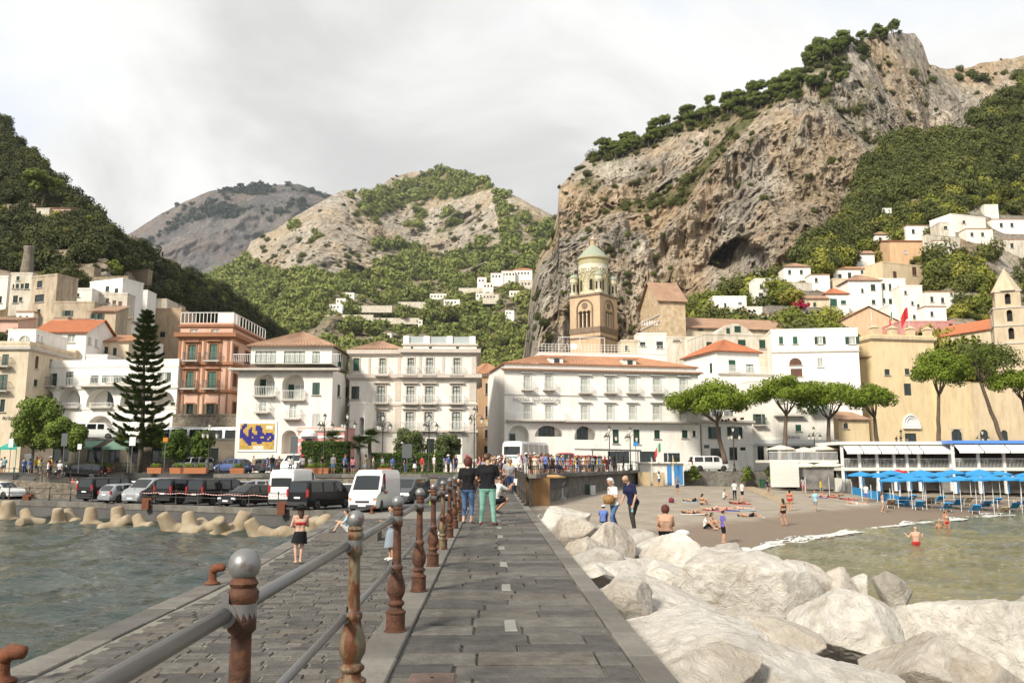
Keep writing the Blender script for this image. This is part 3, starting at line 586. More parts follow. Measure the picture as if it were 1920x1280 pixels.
def ico(n):
 t=(1+5**.5)/2; V=[(-1,t,0),(1,t,0),(-1,-t,0),(1,-t,0),(0,-1,t),(0,1,t),(0,-1,-t),(0,1,-t),(t,0,-1),(t,0,1),(-t,0,-1),(-t,0,1)]
 Fs=[(0,11,5),(0,5,1),(0,1,7),(0,7,10),(0,10,11),(1,5,9),(5,11,4),(11,10,2),(10,7,6),(7,1,8),(3,9,4),(3,4,2),(3,2,6),(3,6,8),(3,8,9),(4,9,5),(2,4,11),(6,2,10),(8,6,7),(9,8,1)]
 V=[np.array(v)/np.linalg.norm(v)for v in V]
 for _ in range(n):
  c={}; G=[]
  def mid_(a,b):
   k=(min(a,b),max(a,b))
   if k not in c:p=V[a]+V[b]; V.append(p/np.linalg.norm(p)); c[k]=len(V)-1
   return c[k]
  for a,b_,d in Fs:x,y,z=mid_(a,b_),mid_(b_,d),mid_(d,a); G+=[(a,x,z),(b_,y,x),(d,z,y),(x,y,z)]
  Fs=G
 return np.array(V),np.array(Fs)
ICO={n:ico(n)for n in(2,3,4,5)}
def rock_surface(name,c1,c2,c3):
 m=mk(name,c1,.9,.2,1.0,.0,4,col2=c2,fac=(.36,.56),spec=.25); N=m.node_tree.nodes; L=m.node_tree.links; b=N['Principled BSDF']
 g=N.new('ShaderNodeNewGeometry').outputs['Position']; src=b.inputs['Base Color'].links[0].from_socket
 n=N.new('ShaderNodeTexNoise'); n.inputs['Scale'].default_value=2.6; n.inputs['Detail'].default_value=9; n.inputs['Distortion'].default_value=.9; n.inputs['Roughness'].default_value=.65; L.new(g,n.inputs['Vector'])
 r=N.new('ShaderNodeValToRGB'); e=r.color_ramp.elements; e[0].position=.54; e[1].position=.70; e[0].color=(0,0,0,1); e[1].color=(.65,.65,.65,1); L.new(n.outputs[0],r.inputs[0])
 x=N.new('ShaderNodeMix'); x.data_type='RGBA'; L.new(r.outputs[0],x.inputs[0]); L.new(src,x.inputs[6]); x.inputs[7].default_value=(*c3,1); L.new(x.outputs[2],b.inputs['Base Color'])
 n2=N.new('ShaderNodeTexNoise'); n2.inputs['Scale'].default_value=5; n2.inputs['Detail'].default_value=11; n2.inputs['Roughness'].default_value=.7; n2.inputs['Distortion'].default_value=.5; L.new(g,n2.inputs['Vector'])
 bp=N.new('ShaderNodeBump'); bp.inputs['Strength'].default_value=1.0; bp.inputs['Distance'].default_value=.16; L.new(n2.outputs[0],bp.inputs['Height']); L.new(bp.outputs[0],b.inputs['Normal']); return m
LIME=[rock_surface('limestone_white',(.70,.655,.585),(.54,.49,.42),(.36,.28,.195)),rock_surface('limestone_cream',(.60,.54,.46),(.45,.39,.32),(.37,.28,.195)),rock_surface('limestone_grey',(.50,.465,.41),(.35,.315,.27),(.24,.19,.14))]
def boulder(label,c,size,rz,seed,mat=0,det=4,tilt=(0,0),cuts=17,name='boulder',group='limestone boulders of the breakwater'):
 V,Fs=ICO[det]; r=np.random.default_rng(seed); P=V.copy(); P=P*1.12
 for k in range(cuts):
  n=r.normal(size=3); n/=np.linalg.norm(n); d=r.uniform(.5,.86); e=P@n-d; P=P-np.outer(np.maximum(e,0)*.95,n)
 w=P*np.array(size); q=w+seed*3.7; L_=max(size)
 w=w+P*(fbm(q*1.1/L_,3,seed)[:,None]*L_*.10+fbm(q*3.5/L_,4,seed+3,True)[:,None]*L_*.028+fbm(q*11/L_,4,seed+5,True)[:,None]*L_*.016)
 R=np.array(Matrix.Rotation(rz,3,'Z')@Matrix.Rotation(tilt[0],3,'X')@Matrix.Rotation(tilt[1],3,'Y')); w=w@R.T
 me=bpy.data.meshes.new(name); n=len(Fs); me.vertices.add(len(w)); me.vertices.foreach_set('co',w.reshape(-1).astype(np.float32)); me.loops.add(n*3); me.loops.foreach_set('vertex_index',Fs.reshape(-1).astype(np.int32)); me.polygons.add(n); me.polygons.foreach_set('loop_start',np.arange(0,3*n,3,dtype=np.int32)); me.polygons.foreach_set('use_smooth',np.ones(n,bool)); me.materials.append(LIME[mat]); me.update(calc_edges=True)
 o=link(name,me); o.location=c; tag(o,label,'boulder',group); return o
def berm_z(x,y):
 d=x-(1.36+PD.x*y); far_=max(0,y-30)*.055
 return 2.62-.155*max(0,d)-far_
def on_berm(px,py):
 d=ray(px,py); t=4.
 for _ in range(1600):
  p=Vector((0,0,CAMZ))+d*t
  if p.z<=berm_z(p.x,p.y):return p
  t+=.04
 return p
m=MB(); g=[]
for y in np.linspace(-3,42,24):
 for d in np.linspace(0,12,13):x=1.34+PD.x*y+d; g.append((x,y,berm_z(x,y)-1.25-.02*d*d))
m.add(g,[(i*13+j,i*13+j+1,(i+1)*13+j+1,(i+1)*13+j)for i in range(23)for j in range(12)]); struct(m.build('breakwater_core',LIME[2],smooth=True))
BLD=[(1712,1990,1080,1236,0,.62,'huge smooth white boulder at the right edge, beside the dark gap'),(1480,1672,1092,1236,0,.7,'big white slab left of the dark gap, with a shadowed hollow below'),(1655,1706,1080,1118,2,.8,'small grey boulder wedged behind the top of the dark gap'),(1672,1930,1200,1300,1,.5,'low cream boulder in front of the dark gap at lower right'),(1360,1690,1226,1320,0,.45,'wide flat white boulder at the bottom of the picture'),(1425,1560,1046,1092,1,.6,'tan boulder against the water, near the swimmer'),(1385,1452,1044,1076,0,.6,'pale boulder with a pointed top between tan boulder and surf'),(1290,1560,1070,1165,0,.42,'broad white slab sloping towards the water'),(1405,1530,1140,1236,1,.55,'cream boulder with a rounded knob at centre of the pile'),(1000,1106,948,990,0,.55,'white boulder at the far end beside the walkway'),(1030,1110,980,1012,1,.5,'cream boulder beside the kerb short of the far end'),(1087,1182,998,1034,1,.6,'cream boulder under the feet of the older couple'),(1176,1232,996,1028,2,.7,'grey faced boulder right of the older couple'),(1124,1180,976,996,0,.6,'small white boulder just behind the older couple'),(1180,1236,978,1002,0,.6,'white boulder between the older couple and the bather'),(1262,1338,988,1022,1,.6,'cream boulder with bags, beside the seated bather'),(1212,1326,1014,1054,0,.55,'white boulder where the bather in bikini sits'),(1316,1414,1026,1064,2,.7,'grey rounded boulder at the edge of the surf'),(1070,1245,1034,1080,0,.45,'wide white slab in front of the older couple'),(1196,1390,1056,1106,0,.45,'long white slab in the middle of the pile'),(1110,1335,1082,1160,0,.42,'broad white slab with a loose chip on it'),(1040,1150,1010,1052,1,.45,'cream slab beside the kerb, left of the older couple'),(1185,1440,1150,1232,0,.42,'very broad white slab near the kerb'),(1225,1400,1218,1300,1,.5,'cream boulder at the bottom beside the kerb'),(1130,1215,1090,1180,1,.5,'narrow cream boulder against the kerb'),(1085,1145,1050,1100,0,.5,'white boulder against the kerb in mid distance'),(1540,1600,1070,1100,1,.6,'small cream boulder dipping into the water'),(1880,1960,1110,1180,2,.7,'grey boulder at the water by the right edge')]
for i,(x0,x1,y0,y1,mt,hf,lab)in enumerate(BLD):
 c=on_berm((x0+x1)/2,y0*.35+y1*.65); w=(x1-x0)/ppm(c.y)*(.70 if i>1 else.56); near_,far_=on_berm((x0+x1)/2,min(y1,1276)),on_berm((x0+x1)/2,y0+(y1-y0)*.28)
 dpt=min(max((far_.y-near_.y)*.68,w*.6),w*1.35); h=max(w,dpt)*hf; top=at((x0+x1)/2,y0+3,c.y+dpt*.35).z
 boulder(lab,(c.x,c.y+dpt*.1,min(top,berm_z(c.x,c.y)+(.6 if i==1 else.3))-h*.72),(w,dpt,h),random.uniform(-.3,.3),10+i,mt,5 if c.y<22 else 4,(random.uniform(-.12,.05),random.uniform(-.1,.18)))
for i in range(62):
 y=3.5+i*.62+random.uniform(-.4,.4); d=random.uniform(.6,8.6 if y>8 else 5); x=1.36+PD.x*y+d; s=random.uniform(.55,1.0); q=960+F*x/(y*_st*0+y/_ct)
 if 1630<q<1745 and 11<y<22:continue
 boulder('limestone boulder filling a gap %s, %s'%('near the kerb' if d<3 else 'in mid slope' if d<6 else 'near the water','close to us' if y<14 else 'half way along' if y<28 else 'at the far end'),(x,y,berm_z(x,y)-.38*s-.14),(s,s*random.uniform(.8,1.3),s*.7),random.uniform(0,6),200+i,random.choice((0,1,1,2)),3,(random.uniform(-.3,.3),random.uniform(-.3,.3)),group='boulders filling the gaps')
c=on_berm(1268,1120); boulder('small loose chip of grey stone lying on a white slab',(c.x,c.y,c.z+.12),(.12,.1,.07),.4,77,2,3,name='stone_chip',group=None)
TETM=mk('tetrapod_concrete',(.33,.27,.19),.95,.3,1.4,.6,14,col2=(.25,.18,.10),fac=(.3,.6))
def tetra_mesh():
 V=[]; m=MB()
 for d in((0,0,1),(.943,0,-.333),(-.471,.816,-.333),(-.471,-.816,-.333)):
  d=Vector(d); m.tube([d*0,d*.35,d*.9,d*1.42,d*1.50,d*1.53],[.62,.60,.52,.45,.40,.30],20)
 me=m.mesh('tetrapod',TETM,True); o=bpy.data.objects.new('tmp',me); COL.objects.link(o); md=o.modifiers.new('r','REMESH'); md.mode='VOXEL'; md.voxel_size=.09; sm=o.modifiers.new('s','SMOOTH'); sm.iterations=6
 dg=bpy.context.evaluated_depsgraph_get(); r=bpy.data.meshes.new_from_object(o.evaluated_get(dg)); bpy.data.objects.remove(o); r.name='tetrapod'; r.polygons.foreach_set('use_smooth',[True]*len(r.polygons))
 if not r.materials:r.materials.append(TETM)
 return r
TET=tetra_mesh()
TL=[(22,958,0,0,.3,1.05,'upright tetrapod at the left edge of the picture'),(62,984,1.9,.5,1,.8,'mostly sunken tetrapod beside the leftmost one'),(178,972,2.2,.3,2,.85,'dark tilted tetrapod left of the pair with an upright leg'),(232,956,.1,.15,.8,.95,'upright tetrapod directly below the silver hatchback'),(228,980,2.1,1.0,2.6,.85,'tetrapod lying in the water with a flat leg end towards us'),(330,988,1.75,.2,2.9,.9,'low tetrapod lying half sunken in front of the others'),(395,968,2.3,.6,.5,.9,'tilted tetrapod against the sea wall below black vans'),(452,970,.25,-.2,1.6,1.0,'upright tetrapod below the black estate car'),(492,990,.35,.4,2.5,.85,'upright stub of a tetrapod close to the woman in black'),(520,982,1.9,.8,.2,.7,'small rounded end of a tetrapod beside the woman in black'),(600,982,2.2,.5,1.2,.9,'tetrapod leaning behind the woman in black'),(632,975,.45,.35,.1,1.1,'large leaning tetrapod at the corner of the quay'),(275,985,2.0,.3,4.2,.75,'tetrapod leg end showing between two lying tetrapods')]
for x,a,c_,rz,sc,of,lab in((118,2.1,.4,3.3,.8,3.6,'low tetrapod between the leftmost one and the dark tilted one'),(145,.3,.5,2.,.85,2.2,'half hidden tetrapod left of the dark tilted one'),(365,2.1,.2,.9,.9,4.2,'tetrapod lying outermost below the black vans'),(425,2.0,1.,2.0,.85,4.0,'lying tetrapod in front of the upright one below the estate car'),(570,2.0,.6,2.6,.85,4.2,'lying tetrapod at the feet of the leaning ones'),):TL.append((x,of,a,c_,rz,sc,lab))
for i,(x,y,a,c_,rz,sc,lab)in enumerate(TL):
 of=y if y<20 else 1.9+(y-955)/14; low=abs(a)>1.2; k=(x-960)/F*_ct; w_=0
 for(xa,ya),(xb,yb)in zip(PW[:-1],PW[1:]):
  den=(xb-xa)-k*(yb-ya); t=(k*ya-xa)/den
  if-.3<=t<=1:w_=ya+(yb-ya)*t
 Y_=w_-max(1.7,of)*1.05; o=link('tetrapod',TET); o.location=(k*Y_,Y_,-.12 if low else-.18); o.rotation_euler=(a+(i*1.37%1.1-.55 if low else 0),c_+(i*.83%1.3-.2 if low else 0),rz+i); o.scale=(sc*1.04,)*3; tag(o,lab,'tetrapod','concrete tetrapods below the car park')
BOL=mk('rust_orange',(.20,.065,.025),.8,.3,8,.5,30,col2=(.10,.035,.018))
def bollard(p,s,rz,label):
 root=thing('mooring_bollard',label,'bollard',p,rz,'rusty mooring bollards',False); root.scale=(s,)*3
 MB().lathe([(.2,0),(.2,.03),(.12,.06),(.10,.12),(.095,.26),(.1,.33)],14).build('base',BOL,root,True); MB().tube([(0,0,.28),(.03,0,.36),(.11,0,.405),(.22,0,.40),(.29,0,.385),(.31,0,.38)],[.10,.115,.115,.10,.085,.04],12).build('hook',BOL,root,True)
for x,y,z,s,rz,lab in((398,1094,ZQ+.02,1.0,.1,'rusty hooked bollard on the quay edge, beside the water'),(2,1278,ZQ+.02,1.0,.1,'rusty hooked bollard cut by the lower left corner'),(697,962,ZQ,.9,.2,'rusty bollard near the front of the white box van')):
 bollard(gz(x,y,z),s,rz,lab)
for x,y,lab in((50,936,'square orange rusty bollard on the sea wall at far left'),(274,944,'square orange rusty bollard below the silver van'),(528,953,'square orange rusty bollard below the tall white van')):
 p=gz(x,y+2,ZQ); r=thing('dock_bollard',lab,'bollard',(p.x,p.y,ZQ),0,'square orange bollards on the sea wall',False); MB().box((0,0,.02),(.5,.42,.7)).build('stem',BOL,r); MB().box((.1,0,.43),(.68,.4,.16)).build('cap',BOL,r)
 # ================================================================= building kit
WHITE=plaster('white_plaster',(.84,.81,.755),.09); WHITE2=plaster('warm_white_plaster',(.80,.76,.69),.13); OLDW=plaster('old_white_plaster',(.66,.60,.50),.34); CREAM=plaster('cream_plaster',(.68,.57,.42),.22)
BEIGE=plaster('stained_beige_plaster',(.50,.41,.30),.42); PINK=plaster('peach_plaster',(.66,.43,.33),.14); ROSE=plaster('rose_plaster',(.62,.30,.27),.16); YELLOW=plaster('yellow_plaster',(.76,.60,.36),.13); YELLOW2=plaster('pale_yellow_plaster',(.68,.54,.36),.18); ORANGE=plaster('orange_plaster',(.66,.44,.26),.14)
TRIM=mk('beige_trim',(.58,.51,.44),.85,.15,1); BTRIM=mk('brick_red_trim',(.36,.165,.085),.85,.2,1.2); GREYB=plaster('grey_stone_base',(.36,.34,.31),.3)
TILE=mk('roof_tile',(.47,.235,.125),.85,.3,1.3,.3,9,col2=(.33,.17,.10)); TILE2=mk('old_roof_tile',(.40,.25,.16),.9,.3,.9,.3,9,col2=(.27,.165,.11)); TILER=mk('red_roof_tile',(.46,.165,.075),.85,.2,1.2,.25,9)
GREEN=mk('green_shutter',(.022,.105,.065),.55,.25,4); DKGREEN=mk('dark_green_shutter',(.018,.06,.038),.55,.25,4); BROWN=mk('brown_shutter',(.13,.06,.035),.6,.25,4); WFRAME=mk('white_paint',(.78,.77,.74),.5,.05,3)
GLASS=mk('window_glass',(.03,.035,.035),.08,.3,1.2,spec=.6); CURT=mk('curtained_glass',(.46,.47,.43),.25,.35,2.2,spec=.6); DARK=mk('dark_interior',(.02,.018,.016),.9,0); METAL=mk('balcony_iron',(.16,.15,.14),.6,.1,3); SLAB=mk('balcony_slab',(.55,.50,.43),.9,.2,2)
PALES=mk('pale_shutter',(.47,.49,.44),.6,.08,3)
def wall_mesh(mb,W_,H_,ops,X,m=0):
 """a wall W_ x H_ (x right, z up, -y outward) with openings (x0, z0, x1, z1, arch, depth, back material)"""
 mb.X=X; xs=sorted({0.,W_}|{v for o in ops for v in(o[0],o[2])}); zs=sorted({0.,H_}|{v for o in ops for v in(o[1],o[3])})
 xs=[v for v in xs if 0<=v<=W_]; zs=[v for v in zs if 0<=v<=H_]; hole=lambda x,z:any(o[0]<x<o[2]and o[1]<z<o[3]for o in ops)
 for i in range(len(xs)-1):
  j=0
  while j<len(zs)-1:
   if hole((xs[i]+xs[i+1])/2,(zs[j]+zs[j+1])/2):j+=1; continue
   k=j
   while k+1<len(zs)-1 and not hole((xs[i]+xs[i+1])/2,(zs[k+1]+zs[k+2])/2):k+=1
   mb.add([(xs[i],0,zs[j]),(xs[i+1],0,zs[j]),(xs[i+1],0,zs[k+1]),(xs[i],0,zs[k+1])],[(0,1,2,3)],m); j=k+1
 for x0,z0,x1,z1,arch,d,back in ops:
  c=(x0+x1)/2; r=(x1-x0)/2; rise=min(r,(z1-z0)*.98)if arch else 0; n=12; zs_=z1-rise
  out=[(x0,z0),(x1,z0)]+([(c+r*math.cos(math.pi*i/n),zs_+rise*math.sin(math.pi*i/n))for i in range(n+1)]if arch else[(x1,z1),(x0,z1)]); q=len(out)
  mb.add([(p[0],0,p[1])for p in out]+[(p[0],d,p[1])for p in out],[(i,q+i,q+(i+1)%q,(i+1)%q)for i in range(q)],m)
  if arch:
   a=out[2:]; h=len(a)//2
   mb.add([(p[0],0,p[1])for p in a[:h+1]]+[(x1,0,z1)],[(h+1,i+1,i)for i in range(h)],m); mb.add([(p[0],0,p[1])for p in a[h:]]+[(x0,0,z1)],[(len(a)-h,i+1,i)for i in range(len(a)-h-1)],m)
  if back is not None:mb.add([(p[0],d,p[1])for p in out],[tuple(range(q))],back)
 mb.X=None
def tiles(mb,e0,e1,r1,r0,m=0,step=.42,h=.07):
 """one slope of a tiled roof: ribs run from the eave e0-e1 up to the ridge r0-r1"""
 e0,e1,r0,r1=map(Vector,(e0,e1,r0,r1)); n=max(2,int((e1-e0).length/step)); nrm=(e1-e0).cross(r0-e0)
 if nrm.length<1e-6:nrm=(e1-e0).cross(r1-e0)
 nrm.normalize(); nrm=nrm if nrm.z>0 else-nrm; v=[]; k=n*4+1
 for i in range(k):
  t=i/(k-1); b=h*(0,.85,1,.85)[i%4]; v.append(e0.lerp(e1,t)+nrm*b); v.append(r0.lerp(r1,t)+nrm*b)
 mb.add(v,[(2*i,2*i+2,2*i+3,2*i+1)for i in range(k-1)],m)
 mb.add([e0,e1,e1-nrm*.12,e0-nrm*.12],[(0,1,2,3)],m)
_wc={}
def wmesh(key,f):
 if key not in _wc:_wc[key]=f()
 return _wc[key]
def frame_mesh(w,h,mat,bars=1,tr=.72):
 m=MB(); t=.07; m.b2(-w/2,-.03,0,-w/2+t,.03,h); m.b2(w/2-t,-.03,0,w/2,.03,h); m.b2(-w/2+t,-.029,h-t,w/2-t,.029,h); m.b2(-w/2+t,-.029,0,w/2-t,.029,t)
 for i in range(bars):x=-w/2+w*(i+1)/(bars+1); m.b2(x-.035,-.028,t,x+.035,.028,h-t)
 if tr and h>1.6:m.b2(-w/2+t,-.027,h*tr-.03,w/2-t,.027,h*tr+.03)
 return m.mesh('window',mat)
def pane_mesh(w,h,mat):return MB().b2(-w/2+.05,.0,.05,w/2-.05,.02,h-.05).mesh('pane',mat)
def shutter_mesh(w,h,mat):
 m=MB(); m.b2(-w/2,-.025,0,-w/2+.06,.025,h); m.b2(w/2-.06,-.025,0,w/2,.025,h); n=max(4,int(h/.16))
 for i in range(n):
  z=h*(i+.5)/n; d=h/n*.46; m.add([(-w/2+.06,-.02,z-d),(w/2-.06,-.02,z-d),(w/2-.06,.015,z+d),(-w/2+.06,.015,z+d)],[(0,1,2,3)])
 m.b2(-w/2+.06,.016,0,w/2-.06,.022,h); return m.mesh('shutter',mat)
class Bld:
 def __init__(s,name,label,pxL,YL,pxR,YR,depth,top,zb,mat,pyref=None,cat='building',group=None,side=1):
  yr=pyref or(top+840)/2; a=at(pxL,yr,YL); b=at(pxR,yr,YR); s.A=Vector((a.x,a.y)); s.B=Vector((b.x,b.y)); s.W=(s.B-s.A).length; u=(s.B-s.A)/s.W; s.u=u; s.n=Vector((-u.y,u.x)); s.d=depth; s.zb=zb
  s.zt=at(pxL,top,YL).z if top is not None else zb+3; s.H=s.zt-zb; s.mat=mat; s.root=thing(name,label,cat,(s.A.x,s.A.y,zb),0,group); s.ops={'f':[],'r':[],'l':[]}; s.todo=[]; s.mats=[mat,DARK,GLASS]
 def frame(s,f):
  if f=='f':o,u=s.A,s.u
  elif f=='r':o,u=s.B,s.n
  else:o,u=s.A+s.n*s.d,-s.n
  return Matrix.Translation((o.x,o.y,s.zb))@Matrix.Rotation(math.atan2(u.y,u.x),4,'Z')
 def loc(s,f,px,py):
  X=s.frame(f); d=ray(px,py); o=Vector((0,0,CAMZ)); n=X.to_3x3()@Vector((0,1,0)); p=X.translation; den=d.dot(n); t=(p-o).dot(n)/den; q=X.inverted()@(o+d*t); return q.x,q.z
 def rect(s,f,x0,y0,x1,y1):
  a=s.loc(f,x0,y1); b=s.loc(f,x1,y0); c=s.loc(f,x0,y0); return min(a[0],b[0],c[0]),a[1],max(b[0],a[0]),max(b[1],c[1])
 def w(s,kind,*rects,f='f',arch=False,balc=None,sill=True,trim=None,sub=None):
  """windows at photograph rectangles (x0, y0, x1, y1)"""
  for r in rects:
   x0,z0,x1,z1=s.rect(f,*r); W_=s.W if f=='f' else s.d
   x0=max(x0,.12); x1=min(x1,W_-.12); z0=max(z0,.1); z1=min(z1,s.H-.12)
   if x1-x0<.25 or z1-z0<.3:continue
   s.todo.append((kind,f,x0,z0,x1,z1,arch,balc,sill,trim,sub))
  return s
 def put(s,me,f,x,y,z,name=None,parent=None,rz=0):
  o=link(name or me.name.split('.')[0],me,s.root); X=s.frame(f)@Matrix.Translation((x,y,z))@Matrix.Rotation(rz,4,'Z'); o.location=X.translation; o.rotation_euler=X.to_euler(); return o
 def sub(s,me,par):o=bpy.data.objects.new(me.name.split('.')[0],me); COL.objects.link(o); o.parent=par; return o
 def window(s,kind,f,x0,z0,x1,z1,arch,balc,sill,trim,sub):
  w,h=x1-x0,z1-z0; c=(x0+x1)/2; R=lambda v:round(v*10)/10; w_,h_=max(R(w),.3),max(R(h),.3); dep=.22
  if kind=='loggia':
   s.ops[f].append((x0,z0,x1,z1,arch,1.5,0)); return
  s.ops[f].append((x0,z0,x1,z1,arch,dep,1)); fm,gm={'w':(WFRAME,CURT),'wg':(DKGREEN,CURT),'gw':(GREEN,CURT),'d':(DKGREEN,GLASS),'s':(WFRAME,CURT),'sd':(DKGREEN,GLASS),'b':(BROWN,GLASS),'g':(GREEN,GLASS),'dg':(DKGREEN,GLASS),'p':(WFRAME,CURT)}[kind]
  if kind in('g','dg','b','p'):
   sm=wmesh(('sh',R(w/2),h_,kind),lambda:shutter_mesh(max(R(w/2),.2),h_,{'g':GREEN,'dg':DKGREEN,'b':BROWN,'p':PALES}[kind])); sx,sz=(w/2)/max(R(w/2),.2),h/h_
   for k in(-1,1):o=s.put(sm,f,c+k*w/4,.06,z0,'shutter'); o.scale=(sx*.98,1,sz)
  else:
   bars=3 if w>2 else 1; o=s.put(wmesh(('fr',w_,h_,fm.name,bars),lambda:frame_mesh(w_,h_,fm,bars)),f,c,.12,z0,'window'); o.scale=(w/w_,1,h/h_)
   s.sub(wmesh(('pn',w_,h_,gm.name),lambda:pane_mesh(w_,h_,gm)),o)
   if kind in('s','sd'):
    sm=wmesh(('sh',R(w/2),h_,'g'),lambda:shutter_mesh(max(R(w/2),.2),h_,DKGREEN))
    for k in(-1,1):o=s.put(sm,f,c+k*(w/2+R(w/2)/2+.02),-.05,z0,'shutter'); o.scale=(1,1,h/h_)
  if sill and not balc:s.put(wmesh(('si',w_),lambda:MB().box((0,0,0),(w_+.3,.24,.09)).mesh('sill',SLAB)),f,c,-.04,z0-.047)
  if trim:
   tm=trim if not isinstance(trim,tuple)else trim[0]
   def mkt():
    m=MB(); t=.16; m.b2(-w_/2-t,-.07,-.05,-w_/2-.01,.0,h_+t); m.b2(w_/2+.01,-.07,-.05,w_/2+t,.0,h_+t); m.b2(-w_/2-.01,-.068,h_+.01,w_/2+.01,0,h_+t)
    if isinstance(trim,tuple):m.box((0,-.16,h_+t+.22),(w_+.9,.34,.13)); m.box((0,-.05,h_+t+.09),(w_+.5,.12,.12))
    return m.mesh('window_surround',tm)
   s.put(wmesh(('tr',w_,h_,tm.name,isinstance(trim,tuple)),mkt),f,c,-.003,z0)
  if balc:s.balcony_m(f,x0-.45,x1+.45,z0-.02,.75,*((balc,)if isinstance(balc,str)else()))
 def balcony_m(s,f,x0,x1,z,dep=.8,rail='iron',h=1.0):
  w_=round((x1-x0)*5)/5; rm={'iron':METAL,'white':WFRAME}[rail]
  def slab():m=MB(); m.b2(-w_/2,-dep,-.16,w_/2,.0,0); m.b2(-w_/2+.2,-dep*.6,-.34,-w_/2+.38,0,-.16); m.b2(w_/2-.38,-dep*.6,-.34,w_/2-.2,0,-.16); return m.mesh('balcony',SLAB)
  def rl():
   m=MB(); y=-dep+.05; m.b2(-w_/2+.03,y-.025,h-.05,w_/2-.03,y+.025,h); m.b2(-w_/2+.03,y-.02,.06,w_/2-.03,y+.02,.09); n=max(4,int(w_/.19))
   for i in range(n+1):x=-w_/2+.05+(w_-.1)*i/n; m.b2(x-.014,y-.014,.0,x+.014,y+.014,h)
   for sx in(-1,1):
    x=sx*(w_/2-.05); m.b2(x-.02,y,h-.05,x+.02,0,h-.01)
    for j in range(3):yy=y*(j+.5)/3.5; m.b2(x-.013,yy-.013,0,x+.013,yy+.013,h)
   return m.mesh('balustrade',rm)
  o=s.put(wmesh(('ba',w_,dep),slab),f,(x0+x1)/2,-.004,z); s.sub(wmesh(('br',w_,dep,rail,h),rl),o); return o
 def balcony(s,px0,px1,py,f='f',dep=.8,rail='iron',h=1.0):a=s.loc(f,px0,py); b=s.loc(f,px1,py); s.balcony_m(f,a[0],b[0],a[1],dep,rail,h); return s
 def band(s,py,h,proud,mat,faces='f',name='cornice',px=None):
  z=s.loc('f',px if px else(s_px(s)),py)[1]
  for f in faces:
   W_=s.W if f=='f' else s.d; o=MB(); o.X=s.frame(f); o.b2(-proud if f!='r' else 0,-proud,z-h/2,W_+(proud if f=='f' else 0),-.002,z+h/2); o.b2(-proud*.5 if f!='r' else 0,-proud*.55,z-h/2-h*.4,W_+(proud*.5 if f=='f' else 0),-.003,z-h/2-.001); o.build(name,mat,s.root)
  return s
 def pil(s,px0,px1,py0,py1,mat,proud=.06,f='f',name='pilaster'):
  x0,z0,x1,z1=s.rect(f,px0,py0,px1,py1); o=MB(); o.X=s.frame(f); o.b2(x0,-proud,max(z0,0),x1,-.002,z1); o.build(name,mat,s.root); return s
 def done(s,roof='flat',rmat=TILE,rise=2.,over=.5,par=.35,ridge=None):
  for t in s.todo:s.window(*t)
  for f in 'frl':
   W_=s.W if f=='f' else s.d; m=MB(); wall_mesh(m,W_,s.H,s.ops[f],s.frame(f)); m.build('wall',s.mats,s.root)
  m=MB(); m.X=s.frame('f'); m.add([(0,s.d,0),(s.W,s.d,0),(s.W,s.d,s.H),(0,s.d,s.H)],[(3,2,1,0)]); m.build('wall',s.mats,s.root)
  m=MB(); m.X=s.frame('f'); W_,d,H,o=s.W,s.d,s.H,over; P=lambda x,y,z:(x,y,H+z)
  if roof=='flat':
   m.b2(.02,.02,H-.3,W_-.02,d-.02,H-.06); t=.25
   if par:
    m.b2(-.06,-.06,H-.001,W_+.06,t,H+par); m.b2(-.06,d-t,H,W_+.06,d+.06,H+par); m.b2(-.06,t,H,t,d-t,H+par); m.b2(W_-t,t,H,W_+.06,d-t,H+par)
   m.build('roof',rmat if rmat is not TILE else s.mat,s.root); s.roof=None; return s
  a,b,c,e=P(-o,-o,0),P(W_+o,-o,0),P(W_+o,d+o,0),P(-o,d+o,0)
  if roof=='hip':
   k=min((W_+2*o)/2,(d+2*o)/2); r0,r1=(P(-o+k,d/2,rise),P(W_+o-k,d/2,rise))if W_>=d else(P(W_/2,-o+k,rise),P(W_/2,d+o-k,rise))
   if W_>=d:tiles(m,a,b,r1,r0); tiles(m,b,c,r1,r1); tiles(m,c,e,r0,r1); tiles(m,e,a,r0,r0)
   else:tiles(m,a,b,r0,r0); tiles(m,b,c,r1,r0); tiles(m,c,e,r1,r1); tiles(m,e,a,r0,r1)
  elif roof=='gable':r0,r1=P(-o,d/2,rise),P(W_+o,d/2,rise); tiles(m,a,b,r1,r0); tiles(m,c,e,r0,r1); m.add([P(0,0,0),P(0,d/2,rise*.96),P(0,d,0)],[(0,1,2)],1); m.add([P(W_,0,0),P(W_,d,0),P(W_,d/2,rise*.96)],[(0,1,2)],1)
  elif roof=='gable_f':
   r0,r1=P(W_/2,-o,rise),P(W_/2,d+o,rise); tiles(m,e,a,r0,r1); tiles(m,b,c,r1,r0); m.add([P(0,0,0),P(W_,0,0),P(W_/2,0,rise*.96)],[(0,1,2)],1); m.add([P(0,d,0),P(W_/2,d,rise*.96),P(W_,d,0)],[(0,1,2)],1)
  elif roof=='shed':r0,r1=P(-o,d,rise),P(W_+o,d,rise); tiles(m,a,b,r1,r0); m.add([P(0,0,0),P(0,d,rise*.97),P(0,d,0)],[(0,1,2)],1); m.add([P(W_,0,0),P(W_,d,0),P(W_,d,rise*.97)],[(0,1,2)],1); m.add([P(0,d-.01,0),P(W_,d-.01,0),P(W_,d-.01,rise*.97),P(0,d-.01,rise*.97)],[(3,2,1,0)],1)
  s.roof=m.build('roof',[rmat,s.mat],s.root); return s
def s_px(s):
 v=s.A+s.u*s.W/2; return 960+F*v.x/(v.y/_ct)
